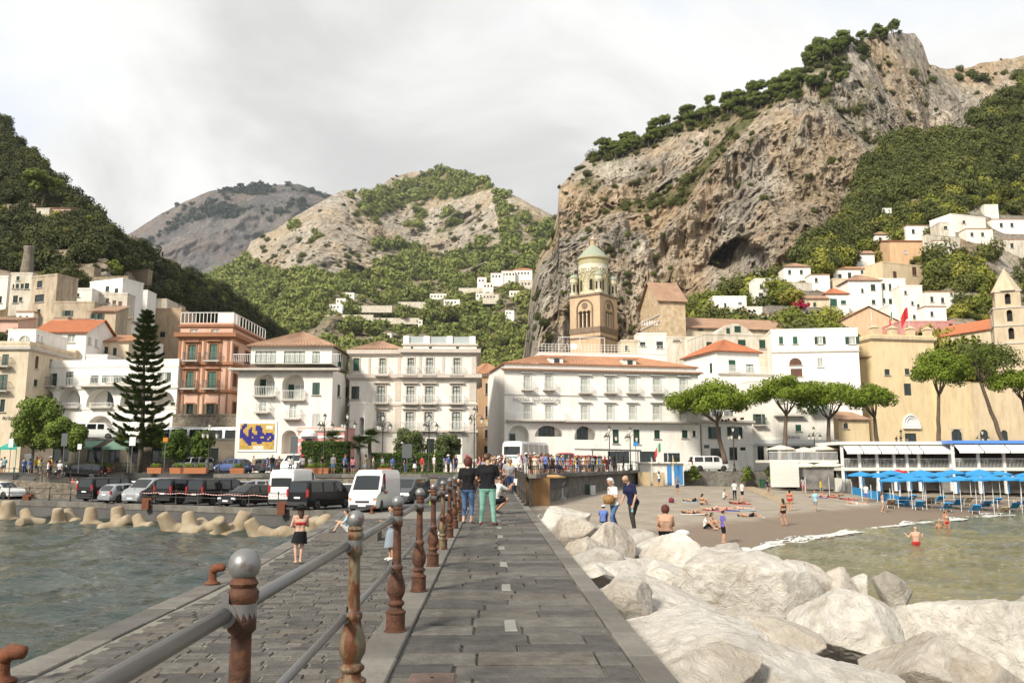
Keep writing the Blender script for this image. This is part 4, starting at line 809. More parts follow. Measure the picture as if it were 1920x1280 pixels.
def txt(body,size,mat,X,name='lettering',parent=None,depth=.02):
 c=bpy.data.curves.new(name,'FONT'); c.body=body; c.size=size; c.extrude=depth; c.align_x='CENTER'; o=bpy.data.objects.new(name,c); COL.objects.link(o)
 me=bpy.data.meshes.new_from_object(o.evaluated_get(bpy.context.evaluated_depsgraph_get())); bpy.data.objects.remove(o); me.materials.clear(); me.materials.append(mat)
 me.transform(X@Matrix.Rotation(math.pi/2,4,'X')); me.name=name; return link(name,me,parent)
 # ================================================================= the waterfront buildings
GRP_W='buildings along the waterfront road'
B=Bld('apartment_building','cream corner building with green shutters cut by the left edge',-75,95,47,95,10,645,ZR,CREAM)
B.w('dg',(5,664,17,686),(-4,702,15,732),balc='iron').w('d',(1,748,10,772),(-45,664,-33,686)).w('b',(67,668,73,691),(94,674,99,687),f='r').w('d',(64,712,71,724),f='r').band(652,.35,.3,SLAB,'fr').done()
B=Bld('roof_house','white roof house with arched windows on top of the cream corner building',14,97,66,97,7,619,18.2,WHITE,640); B.w('w',(36,629,58,643),(18,633,27,643),arch=True).w('w',(70,627,74,640),(77,630,81,642),f='r',arch=True).done(par=.15)
txt('Al Gabbiano',.5,mk('black_lettering',(.02,.02,.02),.6,0),Matrix.Translation(at(24,786,94.9)),parent=None)
bpy.data.objects['lettering'].parent=bpy.data.objects['apartment_building']; bpy.data.objects['lettering'].matrix_parent_inverse=Matrix.Translation(-bpy.data.objects['apartment_building'].location)
B=Bld('apartment_building','white building with arched loggias and a balustrade behind the araucaria',59,100,330,98,12,690,ZR,WHITE)
for r in((74,731,101,765),(113,729,152,764),(164,729,215,764),(227,729,270,764),(284,733,328,770)):B.w('loggia',r,arch=True)
B.w('loggia',(163,779,213,822),arch=True).w('s',(87,700,100,724),(200,704,214,717),(226,704,240,717),(302,698,314,714)).w('wg',(124,697,138,724),balc='white').w('d',(170,704,185,718),(320,754,329,760))
B.balcony(61,108,724,dep=1.1).balcony(157,268,724,dep=1.2,rail='white').balcony(118,150,763,dep=.5,h=.5,rail='white').balcony(170,212,763,dep=.5,h=.5,rail='white').band(726,.3,.15,WHITE2).band(765,.25,.1,WHITE2).done(par=.9)
for x0,x1,y1 in((134,150,760),(184,206,762),(236,256,762)):
 o=B.put(wmesh(('door',round((x1-x0)/15)),lambda:frame_mesh((x1-x0)/15.5,2.1,DKGREEN,1)),'f',B.loc('f',(x0+x1)/2,y1)[0],1.42,B.loc('f',x0,y1)[1],'door'); B.sub(wmesh(('doorp',round((x1-x0)/15)),lambda:pane_mesh((x1-x0)/15.5,2.1,GLASS)),o)
B=Bld('terrace_restaurant','low restaurant terrace with a road on top, below the arched white building',60,94,440,92.5,5,826,ZR,mk('restaurant_painted_shade',(.20,.165,.125),.9,.4,.7),840); B.w('d',(205,838,226,866),(248,838,268,866),(165,838,190,866),(100,838,130,866),(285,840,310,866),(330,840,360,866),(380,840,410,866),sill=False).done(par=.25,rmat=ASPH)  # dark wall colour stands in for the shadowed restaurant interior
B=Bld('palazzo','peach palazzo with brick red trim and green shutters',334,98.5,433,98.5,13,608,9.7,PINK,690)
B.w('g',(354,646,368,676),(394,645,408,676),(350,697,364,728),(391,697,406,728),trim=(BTRIM,),balc='iron').w('sd',(350,757,363,779),(388,757,402,779),trim=BTRIM).w('w',(356,617,372,625),(396,617,411,625),sill=False).w('b',(438,651,446,672),(460,661,468,682),(437,702,444,725),(436,755,443,776),f='r',trim=BTRIM)
B.band(628,.5,.55,BTRIM,'fr').band(681,.35,.3,BTRIM,'fr').band(733,.3,.25,BTRIM,'fr').band(611,.25,.2,BTRIM,'fr')
for x in(336,345,374,383,413,427):B.pil(x,x+4.5,633,679,BTRIM).pil(x-3,x+1.5,684,731,BTRIM).pil(x-3,x,737,780,BTRIM)
B.done(par=.2)
m=MB(); m.X=B.frame('f'); H_=B.H
for i in range(15):x=B.W*i/14; m.b2(x-.03,-.02,H_+.2,x+.03,.04,H_+1.5)
for i in range(12):y=B.d*i/11; m.b2(B.W-.02,y-.03,H_+.2,B.W+.04,y+.03,H_+1.5)
m.b2(0,-.02,H_+1.4,B.W,.04,H_+1.48); m.b2(B.W-.02,0,H_+1.4,B.W+.04,B.d,H_+1.48); m.b2(3,4,H_,5,6,H_+2.1,1); m.build('roof_fence',[WFRAME,WHITE],B.root)
B=Bld('retaining_wall','rubble stone wall with an arch under the peach palazzo',322,96.5,446,96.5,4,779,ZR,RUB,810,cat='wall'); B.w('loggia',(420,812,443,846),arch=True).done(par=.2)
B=Bld('map_building','white building with a blue and yellow tile map and green window frames',444,91,622,91,10,691,ZR,WHITE2,760)
B.w('loggia',(477,700,516,742),(530,700,571,750),arch=True).w('loggia',(529,806,557,850),arch=True).w('g',(586,717,600,740)).w('w',(487,751,500,772),(543,756,557,784),balc='white').w('p',(586,776,601,800)).w('dg',(633,722,638,743),(648,727,653,746),f='r')
B.balcony(476,518,742,dep=.7,rail='white').balcony(529,572,749,dep=.5,rail='white').band(693,.25,.9,SLAB,'f','terrace_slab').done(par=None)
for x0,x1,y0,y1 in((491,515,706,741),(545,569,716,748)):
 cx,zz=B.loc('f',(x0+x1)/2,y1); hh=B.loc('f',x0,y0)[1]-zz; o=B.put(wmesh(('ldoor',x0),lambda:frame_mesh(1.4,hh*.92,WFRAME,1)),'f',cx,1.42,zz,'door'); B.sub(wmesh(('ldp',x0),lambda:pane_mesh(1.4,hh*.92,CURT)),o)
 for k in(-1,1):B.put(wmesh(('ldsh',x0),lambda:shutter_mesh(.65,hh*.92,DKGREEN)),'f',cx+k*1.05,1.40,zz,'shutter')
x0,z0,x1,z1=B.rect('f',451,794,516,842); m=MB(); m.X=B.frame('f'); m.b2(x0-.25,-.09,z0-.25,x1+.25,-.004,z1+.25); fr=m.build('map_panel',WFRAME,B.root)
TM=[mk('map_yellow',(.62,.42,.09),.35,.25,3),mk('map_blue',(.035,.03,.22),.3,.25,3),mk('map_ochre',(.55,.30,.07),.35,.25,3),mk('map_white',(.72,.70,.6),.35,.1,3)]; nx,nz=20,14; tm={}
SEA_=["yybbyyyyyyyyyyyyyyyy","ybbbyyyyybbbyyywwwwy","ybbyyybyybbbbyywwwwy","bbyyybbyybbbbyyyyyyy","bbyyybbyyybbboyyyyyy","bbbyybbbyybbbbybbbby","bbbbybbbbbbbbbbbbbbb","bbbbbbbybbbbyybbbybb","yybbbbbbbbbbbbbbybbb","yyybbbbbbbbbbbbbbbby","yyyybbbyyybbbyyyyyyy","yyyyybbyyyyyyyyyoyyy","yoyyyyyywwwwwwyyyyoy","yyyyyoyywwwwwwyyyyyy"]
for j in range(nz):
 for i in range(nx):
  c='ybow'.index(SEA_[j][i]); c=2 if c==0 and random.random()<.2 else c
  if c not in tm:tm[c]=MB().b2(-.485,-.5,-.485,.485,.5,.485).mesh('tile',TM[c])
  o=link('tile',tm[c],fr); X=B.frame('f')@Matrix.Translation((x0+(x1-x0)*(i+.5)/nx,-.105,z1-(z1-z0)*(j+.5)/nz)); o.location=X.translation; o.rotation_euler=X.to_euler(); o.scale=((x1-x0)/nx,.03,(z1-z0)/nz)
B=Bld('top_storey','top storey with wide green window frames and a tiled hip roof above the tile map',470,92,622,92,9.2,649,15.45,WHITE2,670)
B.w('gw',(479,658,518,690),(533,658,572,690),sill=False).w('gw',(586,659,600,690),sill=False).w('g',(634,664,641,689),(650,670,655,693),f='r').done('hip',TILE2,2.4,.55)
m=MB(); _x=B.frame('f')@Matrix.Translation((-1.6,-1.1,0)); m.X=_x
for i in range(60):x=11.9*i/59; m.b2(x-.015,-.015,.1,x+.015,.015,.95)
m.b2(0,-.03,.92,11.9,.03,.98); m.build('terrace_balustrade',WFRAME,B.root)
B=Bld('gatehouse','small pink gatehouse with white bands beside the arch',558,89.5,645,88.5,3,803,ZR,ROSE,830); B.w('d',(574,817,585,845),sill=False).band(805,.25,.2,TRIM).band(818,.2,.04,WFRAME).band(832,.2,.04,WFRAME).done(par=.1)
m=MB(); c_,z_=B.loc('f',579.5,817); m.X=B.frame('f')@Matrix.Translation((c_,0,z_)); m.lathe([(.95,-.05),(.9,.3),(.6,.6),(.05,.72)],10,(0,0,0),a0=math.pi,a1=2*math.pi); m.build('canopy',WFRAME,B.root)
B=Bld('stair_house','white stair block with arched niche beside the map building',655,95.5,684,95,5,757,ZR,WHITE,800); B.w('loggia',(674,782,685,815),arch=True).done(par=.2)
B=Bld('palazzo','beige and white palazzo wing with tiled roof and one column of balconies',655,98,754,98,12,655,ZR,WHITE2,740)
B.w('g',(663,671,674,695),trim=TRIM).w('wg',(712,671,723,703),trim=TRIM,balc='white').w('d',(659,724,674,748)).w('wg',(708,723,722,755),(707,772,721,806),trim=(TRIM,),balc='white').band(660,.5,.4,TRIM).band(705,.5,.35,TRIM).band(758,.25,.15,TRIM).band(808,.25,.15,TRIM).pil(691,695,666,700,TRIM).pil(746,752,666,700,TRIM).pil(741,752,714,752,TRIM).pil(741,752,762,805,TRIM).pil(656,661,666,700,TRIM)
B.done('hip',TILE2,1.5,.3)
B=Bld('palazzo','beige and white palazzo with three columns of balconies and roof terrace posts',754,96.5,893,96.8,12,645,ZR,WHITE2,740)
B.w('wg',(765,671,776,703),(800,671,812,703),(851,671,863,703),trim=TRIM,balc='white').w('wg',(763,724,777,756),(798,724,812,756),(849,724,863,756),(761,772,776,806),(796,772,811,806),(848,772,863,806),trim=(TRIM,),balc='white').w('d',(770,650,775,656),(804,650,810,656),(855,650,861,656),sill=False).w('d',(765,825,775,852),(800,822,815,852),(848,822,864,852),sill=False)
B.band(658,.45,.5,TRIM,'fr').band(705,.45,.65,TRIM,'fr').band(757,.22,.15,TRIM,'fr').band(808,.25,.2,TRIM,'fr').band(646,.2,.15,TRIM,'fr').pil(786,791,664,700,TRIM).pil(829,834,664,700,TRIM).pil(884,893,664,700,TRIM).pil(880,893,714,752,TRIM).pil(880,893,762,805,TRIM)
for a,c in((757,763),(779,797),(818,846),(867,892)):B.pil(a,c,812,866,GREYB,.08,name='stone_base')
B.done(par=.1)
for px in(755,800,843,886):
 x=B.loc('f',px,640)[0]; m=MB(); m.X=B.frame('f'); m.b2(max(x-.35,0),.0,B.H+.1,max(x,.35)+.35,.7,B.H+1.0); m.build('terrace_post',WHITE,B.root)
for a,c in((766,795),(806,838),(850,882)):
 x0,x1=B.loc('f',a,640)[0],B.loc('f',c,640)[0]; m=MB(); m.X=B.frame('f'); m.b2(x0,.2,B.H+.1,x1,.23,B.H+.95); m.build('glass_screen',mk('screen_glass',(.42,.46,.46),.15,.1,2),B.root)
B=Bld('corner_building','orange plastered building with brown shutters in the gap',893,119,955,121,9,701,ZR,ORANGE,770); B.w('b',(910,719,920,738),(910,762,919,781),(909,806,918,821),trim=TRIM).w('d',(908,836,917,850),sill=False).band(703,.3,.3,TRIM).band(800,.15,.05,TRIM).done('hip',TILE,2.,.4)
m=MB(); x,z=B.loc('f',914,794); m.X=B.frame('f')@Matrix.Translation((x,0,z))@Matrix.Rotation(math.pi/2,4,'X'); m.lathe([(.55,0),(.55,.05),(.5,.09)],20); m.lathe([(.36,.09),(.36,.11)],20,m=1); m.build('medallion',[mk('gilt',(.6,.42,.08),.5),WFRAME],B.root)
m=MB(); x,z=B.loc('f',931,815); m.X=B.frame('f')@Matrix.Translation((x,0,z))@Matrix.Rotation(math.pi/2,4,'X')@Matrix.Scale(1.3,4,(0,1,0)); m.lathe([(.42,0),(.42,.04)],16); m.lathe([(.3,.04),(.3,.05)],16,m=1); m.build('oval_window',[TRIM,GLASS],B.root)
B=Bld('hotel','long white hotel with balconies, arches and a tiled roof',946,104,1311,109,13,692,ZR,WHITE,770)
R1=[(983,704,994,730),(1023,704,1034,730),(1090,709,1102,736),(1138,709,1149,736),(1180,709,1191,736),(1225,709,1237,736),(1275,711,1286,736)]; R2=[(x0,760,x1,786)for x0,_,x1,_ in R1]
TRW=mk('grey_white_trim',(.60,.585,.55),.8,.1,1); B.w('p',*R1,trim=(TRW,),balc='white').w('p',*R2,trim=(TRW,),sill=False).balcony(948,1059,787,dep=1.0,rail='white').balcony(1062,1309,789,dep=1.0,rail='white')
B.w('loggia',(953,797,992,842),(1003,797,1056,818),(1077,798,1118,824),arch=True).w('dg',(1149,805,1160,831),(1188,805,1199,832),(1227,806,1237,822),(1279,806,1289,821),(1299,807,1304,818)).w('d',(1140,846,1180,868),(1200,846,1230,868),(1245,849,1275,868),sill=False).band(742,.14,.1,TRW,'fr').band(792,.2,.15,TRW,'fr').band(695,.35,.45,TRW,'fr')
B.done('flat',WHITE,par=None)
for x0,x1,y1,hh in((1016,1044,817,1.25),(1088,1108,823,1.7),(960,970,841,1.9)):
 cx,zz=B.loc('f',(x0+x1)/2,y1); w_=(x1-x0)/14.; o=B.put(wmesh(('hdoor',x0),lambda:frame_mesh(w_,hh,DKGREEN,2)),'f',cx,1.42,zz,'window'); B.sub(wmesh(('hdp',x0),lambda:pane_mesh(w_,hh,GLASS)),o)
m=MB(); m.X=B.frame('f'); H_,W_,d=B.H,B.W,B.d; o=.6; P=lambda x,y,z:(x,y,H_+z)
tiles(m,P(-o,-o,.0),P(W_+o,-o,.0),P(W_+.3,.35,.28),P(-.3,.35,.28)); m.build('eave',TILE,B.root)
m=MB(); m.X=B.frame('f'); m.b2(.1,.4,H_,W_-.1,d-.1,H_+.8); m.build('attic',WHITE,B.root)
m=MB(); m.X=B.frame('f'); tiles(m,P(-.2,.1,.82),P(W_+.2,.1,.82),P(W_-6.2,5.2,2.6),P(6.,5.2,2.6)); tiles(m,P(W_+.2,.1,.82),P(W_+.2,d,.82),P(W_-6.2,8,2.6),P(W_-6.2,5.2,2.6)); tiles(m,P(-.2,d,.82),P(-.2,.1,.82),P(6.,5.2,2.6),P(6.,8,2.6)); m.add([P(6.,5.2,2.6),P(W_-6.2,5.2,2.6),P(W_-6.2,d,2.6),P(6,d,2.6)],[(0,1,2,3)]); rf=m.build('roof',TILE,B.root)
for px in(1046,1184):
 x=B.loc('f',px,680)[0]; m=MB(); m.X=B.frame('f'); m.b2(x-.85,.6,H_+.8,x+.85,2.6,H_+1.75); tiles(m,P(x-1.1,.4,1.78),P(x+1.1,.4,1.78),P(x+1.1,2.8,2.3),P(x-1.1,2.8,2.3),1); m.b2(x-.35,.56,H_+.95,x+.35,.62,H_+1.6,2); o=m.build('dormer',[WHITE,TILE,GLASS],rf)
B=Bld('roof_terrace','white roof terrace with railings and a satellite dish above the hotel roof',1010,113,1250,115,8,661,18.0,WHITE,660,cat='terrace'); B.done(par=.1)
m=MB(); m.X=B.frame('f')
for i in range(40):x=B.W*i/39; m.b2(x-.02,-.02,B.H,x+.02,.02,B.H+1.25)
for z in(.5,.85,1.22):m.b2(0,-.015,B.H+z,B.W,.015,B.H+z+.04)
for x in(3.0,6,9.5):m.b2(x-.03,1,B.H,x+.03,1.06,B.H+2.4)
m.b2(3,1,B.H+2.35,9.5,1.06,B.H+2.42); m.build('terrace_railing',WFRAME,B.root)
m=MB(); m.X=B.frame('f')@Matrix.Translation((5,.5,B.H+.95))@Matrix.Rotation(1.35,4,'X'); m.lathe([(.02,0),(.3,.06),(.5,.16)],14); m.build('satellite_dish',WFRAME,B.root)
HB=bpy.data.objects['hotel']
hx=at(1006,753,104.7); txt('HOTEL RESIDENCE',.72,mk('grey_lettering',(.30,.29,.27),.6,0),Matrix.Translation((hx.x,hx.y-.12,hx.z))@Matrix.Rotation(math.atan2(5,24.6)*.98,4,'Z'),'lettering',HB)
B=Bld('shop_house','white house with open green shutters and a flowered roof terrace behind the first pine',1316,110,1411,111,9,789,ZR,WHITE,820); B.w('sd',(1334,800,1345,822),(1371,800,1384,821)).w('d',(1320,833,1330,840),(1333,840,1352,862),(1368,838,1382,862),(1388,838,1398,844),sill=False).band(790,.3,.35,TRIM).band(832,.15,.06,WFRAME).done(par=.5)
B=Bld('arcade_house','white arcaded house with dark balcony openings behind the first pine',1310,117,1400,118,8,744,8.,WHITE2,760); B.w('d',(1314,752,1330,780),(1335,752,1352,780),(1358,754,1374,780)).balcony(1312,1396,782,rail='white').done()
B=Bld('townhouse','white house with red pyramid roof and green shutters',1344,120,1424,122,10,658,10.,WHITE,690); B.w('g',(1367,675,1379,697),balc='white').w('gw',(1399,683,1413,697)).w('dg',(1331,681,1335,700),f='l').done('hip',TILER,2.3,.5)
B=Bld('terrace_house','white blank terrace wall with railing below the red pyramid roof',1340,118,1452,120,3,699,6.,WHITE,730); B.balcony(1346,1450,699,dep=.3,rail='white').w('w',(1424,683,1436,697)).done(par=None)
B=Bld('townhouse','stained old house with a rounded gable and green shutters',1322,129,1450,131,9,627,10,OLDW,660); B.w('dg',(1325,641,1335,658),(1384,637,1398,648),(1424,637,1435,653)).done(par=.2)
m=MB(); m.X=B.frame('f'); W_=B.W; m.add([(W_*.12,0,B.H),(W_*.75,0,B.H),(W_*.62,0,B.H+1.2),(W_*.5,0,B.H+1.9),(W_*.4,0,B.H+1.9),(W_*.28,0,B.H+1.2)],[(0,1,2,3,4,5)]); m.add([(W_*.12,3,B.H),(W_*.75,3,B.H),(W_*.62,3,B.H+1.2),(W_*.5,3,B.H+1.9),(W_*.4,3,B.H+1.9),(W_*.28,3,B.H+1.2)],[(5,4,3,2,1,0)]); n_=6; m.add([(a,y,z)for y in(0,3)for a,z in((W_*.12,B.H),(W_*.75,B.H),(W_*.62,B.H+1.2),(W_*.5,B.H+1.9),(W_*.4,B.H+1.9),(W_*.28,B.H+1.2))],[(i,i+6,(i+1)%6+6,(i+1)%6)for i in range(6)]); m.b2(W_*.32,-.03,B.H+.25,W_*.37,.01,B.H+1.15,1); m.b2(W_*.44,-.03,B.H+.5,W_*.53,.01,B.H+1.5,1); m.build('gable',[OLDW,DKGREEN],B.root)
B=Bld('terrace_house','long white house with plants on its flat roof above a beige arched storey',1449,126,1612,124,12,621,6,WHITE,690); B.w('g',(1461,631,1468,645),(1487,631,1495,645)).w('s',(1533,631,1542,645),(1592,631,1604,645)).w('b',(1480,671,1503,685),arch=True).w('b',(1483,691,1504,706)).w('w',(1533,671,1543,688)).band(659,.2,.15,TRIM)
B.done(par=.3)
B=Bld('shop_row','white houses with shops on the ground floor behind the second pine',1408,114,1562,115,8,715,ZR,WHITE2,780); B.w('sd',(1418,776,1428,796),balc='iron').w('g',(1492,796,1502,808)).w('wg',(1494,756,1502,770),(1460,735,1470,755),(1520,750,1532,775)).w('d',(1421,836,1432,862),(1440,836,1458,862),(1466,836,1476,862),(1485,836,1500,862),(1506,836,1520,862),sill=False).band(828,.6,.4,WFRAME,'f','shop_fascia').balcony(1450,1505,778,rail='white').done()
m=MB(); x,z=B.loc('f',1525,765); m.X=B.frame('f')@Matrix.Translation((x,0,z)); m.add([(-1.6,-1.6,0),(1.6,-1.6,0),(1.6,0,1.1),(-1.6,0,1.1),(-1.6,-1.6,-.25),(1.6,-1.6,-.25)],[(0,1,2,3),(4,5,1,0)]); m.build('awning',mk('pale_green_canvas',(.38,.50,.42),.8),B.root)
txt('cinema',.7,mk('violet_lettering',(.12,.10,.28),.6,0),B.frame('f')@Matrix.Translation((*[B.loc('f',1484,822)[0]],-.45,B.loc('f',1484,822)[1])),'lettering',B.root)
B=Bld('yellow_building','tall yellow building with battlements and a white portal',1640,127,1757,129,12,632,ZR,YELLOW,730); B.w('d',(1659,692,1668,703),(1697,691,1705,702)).w('d',(1696,719,1708,741),sill=False).w('d',(1698,812,1718,834),sill=False).band(634,.5,.35,YELLOW2,'fl','cornice',1700)
x,z=B.loc('f',1707,778); m=MB(); m.X=B.frame('f')@Matrix.Translation((x,-.05,z)); pass
n=14; a=[(1.35*math.cos(math.pi*i/n),1.5*math.sin(math.pi*i/n)-1.5)for i in range(n+1)]; m.add([(p,0,q)for p,q in a]+[(p,.05,q)for p,q in a],[tuple(range(n+1))]); m.tube([(p,-.05,q)for p,q in a],.16,6); m.tube([(p*.7,-.05,q*.8-.4)for p,q in a],.1,6); m.b2(-1.5,-.3,-2.1,1.5,.05,-1.5); m.build('portal',WFRAME,B.root)
B.done(par=.5)
for px in(1640,1674,1708,1740):
 x=B.loc('f',px+3,630)[0]; m=MB(); m.X=B.frame('f'); m.b2(x-.5,0,B.H+.5,x+.5,1,B.H+1.5); m.b2(x-.65,-.1,B.H+1.5,x+.65,1.1,B.H+1.7); m.box((x,.5,B.H+1.85),(1.0,1.0,.3),0,0,.2); m.build('battlement',YELLOW2,B.root)
B=Bld('yellow_wing','yellow wing with slit windows and sloping tiled roof left of the battlements',1549,137,1641,127.5,8,682,ZR,YELLOW,740); B.w('d',(1558,693,1563,716),(1577,688,1583,714),(1597,683,1603,709),sill=False).done('shed',TILE2,3.4,.4)
B=Bld('yellow_annexe','small bright yellow annexe with a round window below the pines',1573,119,1630,120,6,786,ZR,YELLOW,810); B.w('d',(1582,792,1590,803),arch=True).done('shed',TILE2,1.8,.4)
B=Bld('yellow_hall','long plain yellow hall with dark arched doorways',1757,128.5,1824,129.5,10,716,ZR,YELLOW,780); B.w('d',(1785,804,1803,830),arch=True,sill=False,trim=TRIM).done(par=.1)
B=Bld('pale_hall','pale cream hall with small niches at the right edge',1824,129.5,2010,131,12,718,ZR,YELLOW2,780); B.w('d',(1839,805,1852,830),(1878,806,1889,830),(1930,806,1942,830),arch=True,sill=False).w('loggia',(1840,722,1846,731),(1856,722,1862,731),(1872,722,1878,731)).done(par=.1)
# ================================================================= cathedral, churches and the houses on the slopes
CT=at(1114,650,152); CX,CY,CZ0=CT.x,CT.y,12.0; YB=152
zt_=at(1110,557,YB).z; TOWM=plaster('tower_plaster',(.58,.42,.27),.22); TOWD=mk('dark_tuff',(.24,.175,.12),.9,.3,1.5); MAJ=mk('majolica',(.60,.55,.42),.5,.3,3.2,.3,6,col2=(.42,.36,.20),fac=(.42,.56)); MAJW=mk('majolica_white',(.70,.66,.54),.5,.25,2.5); MAJY=mk('majolica_yellow',(.52,.42,.20),.5,.3,5,col2=(.30,.29,.17)); DOMEG=mk('green_dome_tiles',(.25,.31,.24),.6,.35,2.2,.4,6,col2=(.34,.34,.25))
T=thing('bell_tower','cathedral bell tower with green dome and majolica turrets','tower',(CX,CY,CZ0)); sd=6.4; rot=math.radians(-36); hh=zt_-CZ0
for k in range(4):
 X=Matrix.Translation((CX,CY,CZ0))@Matrix.Rotation(rot+k*math.pi/2,4,'Z')@Matrix.Translation((-sd/2,-sd/2,0)); m=MB(); zw0=at(1110,618,YB).z-CZ0; ops=[(sd/2-1.2+i*.85,zw0,sd/2-1.2+i*.85+.62,zw0+3.0,True,.9,1)for i in range(3)]
 wall_mesh(m,sd,hh,ops,X); m.build('wall',[TOWM,DARK],T)
 m=MB(); m.X=X; n=14; r=1.62
 m.tube([(sd/2-r,-.06,zw0)]+[(sd/2+r*math.cos(math.pi*(1-i/n)),-.06,zw0+3.5+r*math.sin(math.pi*i/n))for i in range(n+1)]+[(sd/2+r,-.06,zw0)],.17,5); m.build('arch_moulding',TOWD,T)
 m=MB(); m.X=X
 for i in range(3):
  c=sd/2-.89+i*.85; m.tube([(c-.42,-.03,zw0+2.6)]+[(c+.40*math.cos(math.pi*(1-j/8)),-.03,zw0+2.7+.4*math.sin(math.pi*j/8))for j in range(9)],.09,5)
 m.build('arch_moulding',TOWD,T)
 for i in(0,1):m=MB(); m.X=X; x=sd/2-.465+i*.85; m.lathe([(.14,0),(.14,.12),(.09,.16),(.085,2.2),(.15,2.3),(.15,2.5)],8,(x,.05,zw0)); m.build('column',MAJW,T,True)
 m=MB(); m.X=X@Matrix.Translation((sd/2,-.02,zw0+4.05))@Matrix.Rotation(math.pi/2,4,'X'); m.lathe([(.62,0),(.62,.08),(.42,.1)],16); m.lathe([(.42,.06),(.40,.065)],16,m=1); m.build('round_window',[TOWD,MAJW if k==3 else DARK],T)
 for z,h_,p_,mm in((hh-.2,.35,.18,TOWD),(zw0-.55,1.0,.14,TOWD),(zw0-1.9,.3,.12,TOWD)):m=MB(); m.X=X; m.b2(-p_,-p_,z-h_/2,sd+p_,-.003,z+h_/2); m.build('string_course',mm,T)
m=MB(); m.X=Matrix.Translation((CX,CY,0))@Matrix.Rotation(rot,4,'Z'); m.b2(-sd/2,-sd/2,zt_-.2,sd/2,sd/2,zt_+.02); m.build('platform',TOWD,T)
zd=at(1114,486,YB).z; zl=at(1114,461,YB).z; ztop=at(1114,447,YB).z; R_=2.72
m=MB(); h_=zd-zt_; m.lathe([(R_+.1,0),(R_+.1,.3),(R_,.4),(R_,h_-2.3),(R_+.08,h_-2.2),(R_,h_-2.0)],40,(CX,CY,zt_)); m.build('drum',MAJ,T,auto=40)
m=MB(); m.lathe([(R_+.02,h_-1.35),(R_+.03,h_-.5),(R_+.3,h_-.25),(R_+.3,h_)],40,(CX,CY,zt_)); m.build('frieze',MAJY,T); m=MB(); m.lathe([(R_+.01,h_-2.0),(R_+.012,h_-1.36)],40,(CX,CY,zt_)); m.build('frieze_band',MAJW,T)
m=MB(); m.lathe([(R_+.28,0),(R_*.92,(zl-zd)*.22),(R_*.72,(zl-zd)*.5),(R_*.46,(zl-zd)*.76),(.5,zl-zd)],32,(CX,CY,zd)); m.build('dome',DOMEG,T,auto=30)
m=MB(); m.lathe([(.55,0),(.45,.1),(.45,1.0),(.62,1.1),(.62,1.2),(.3,1.5),(.08,1.75),(.05,2.1)],12,(CX,CY,zl-.05)); m.build('lantern',TOWM,T)
for k in range(16):
 a=2*math.pi*k/16; p=Vector((CX+R_*math.cos(a),CY+R_*math.sin(a),zt_+h_-2.55))
 if k%2:m=MB(); m.X=Matrix.Translation(p)@Matrix.Rotation(a+math.pi/2,4,'Z')@Matrix.Rotation(math.pi/2,4,'X'); m.lathe([(.42,-.05),(.42,.07),(.3,.1)],12); m.lathe([(.14,.09),(.14,.11)],8,m=1); m.build('roundel',[MAJW,DARK],T)
 b_=[(CX+(R_+.04)*math.cos(a+t*.39),CY+(R_+.04)*math.sin(a+t*.39),zt_+h_-4.6+1.7*(1-t*t)**.5)for t in np.linspace(-1,1,9)]; m=MB(); m.tube(b_,.08,5); m.build('blind_arch',MAJY,T)
for k in range(8):
 a=2*math.pi*(k+.5)/8+rot; m=MB(); c,s_=math.cos(a),math.sin(a); m.X=Matrix.Translation((CX+(R_-.1)*c,CY+(R_-.1)*s_,zt_+.9))@Matrix.Rotation(a+math.pi/2,4,'Z'); n=8; pts=[(-.36,0),(.36,0)]+[(.36*math.cos(math.pi*i/n),1.7+.36*math.sin(math.pi*i/n))for i in range(n+1)]; m.add([(x,-.16,z)for x,z in pts],[tuple(range(len(pts)))]); m.build('belfry_window',DARK,T)
 m=MB(); m.X=Matrix.Translation((CX+R_*c,CY+R_*s_,zt_+.9))@Matrix.Rotation(a+math.pi/2,4,'Z'); m.tube([(x,-.05,z)for x,z in pts[1:]]+[(-.36,-.05,0)],.09,5); m.build('window_surround',MAJY,T)
for k in range(4):
 a=rot+math.pi/4+k*math.pi/2; x,y=CX+3.72*math.cos(a),CY+3.72*math.sin(a); ht=at(1079,527,YB).z-zt_+.3; m=MB(); m.lathe([(.85,0),(.85,.2),(.74,.3),(.74,ht-.9),(.82,ht-.8),(.76,ht-.7),(.78,ht-.1),(.9,ht)],18,(x,y,zt_)); t_=m.build('turret',MAJ,T,auto=40)
 m=MB(); m.lathe([(.92,0),(.8,.3),(.5,.62),(.1,.8),(.1,1.3)],16,(x,y,zt_+ht)); m.build('turret_dome',DOMEG,t_,auto=30)
 for j in range(6):
  aa=a+j*math.pi/3+.3; m=MB(); m.X=Matrix.Translation((x+.70*math.cos(aa),y+.70*math.sin(aa),zt_+.7))@Matrix.Rotation(aa+math.pi/2,4,'Z'); m.add([(-.17,-.08,0),(.17,-.08,0),(.17,-.08,1.25),(.1,-.08,1.42),(-.1,-.08,1.42),(-.17,-.08,1.25)],[(0,1,2,3,4,5)]); m.build('turret_window',DARK,t_)
MOS=mk('gilded_mosaic',(.58,.45,.30),.6,.3,1.2,.3,4,col2=(.42,.30,.18),fac=(.4,.6))
B=Bld('cathedral','gabled cathedral front with striped gilded facade',1201,156,1236,146,5,584,8,MOS,600,'church'); B.band(600,.3,.15,TRIM,'f',px=1215).band(612,.3,.15,TRIM,'f',px=1215)
for i in range(7):B.pil(1204+i*4.6,1205.6+i*4.6,602,611,WFRAME,.12,name='column')
B.done('gable_f',TILE2,4.6,.5)
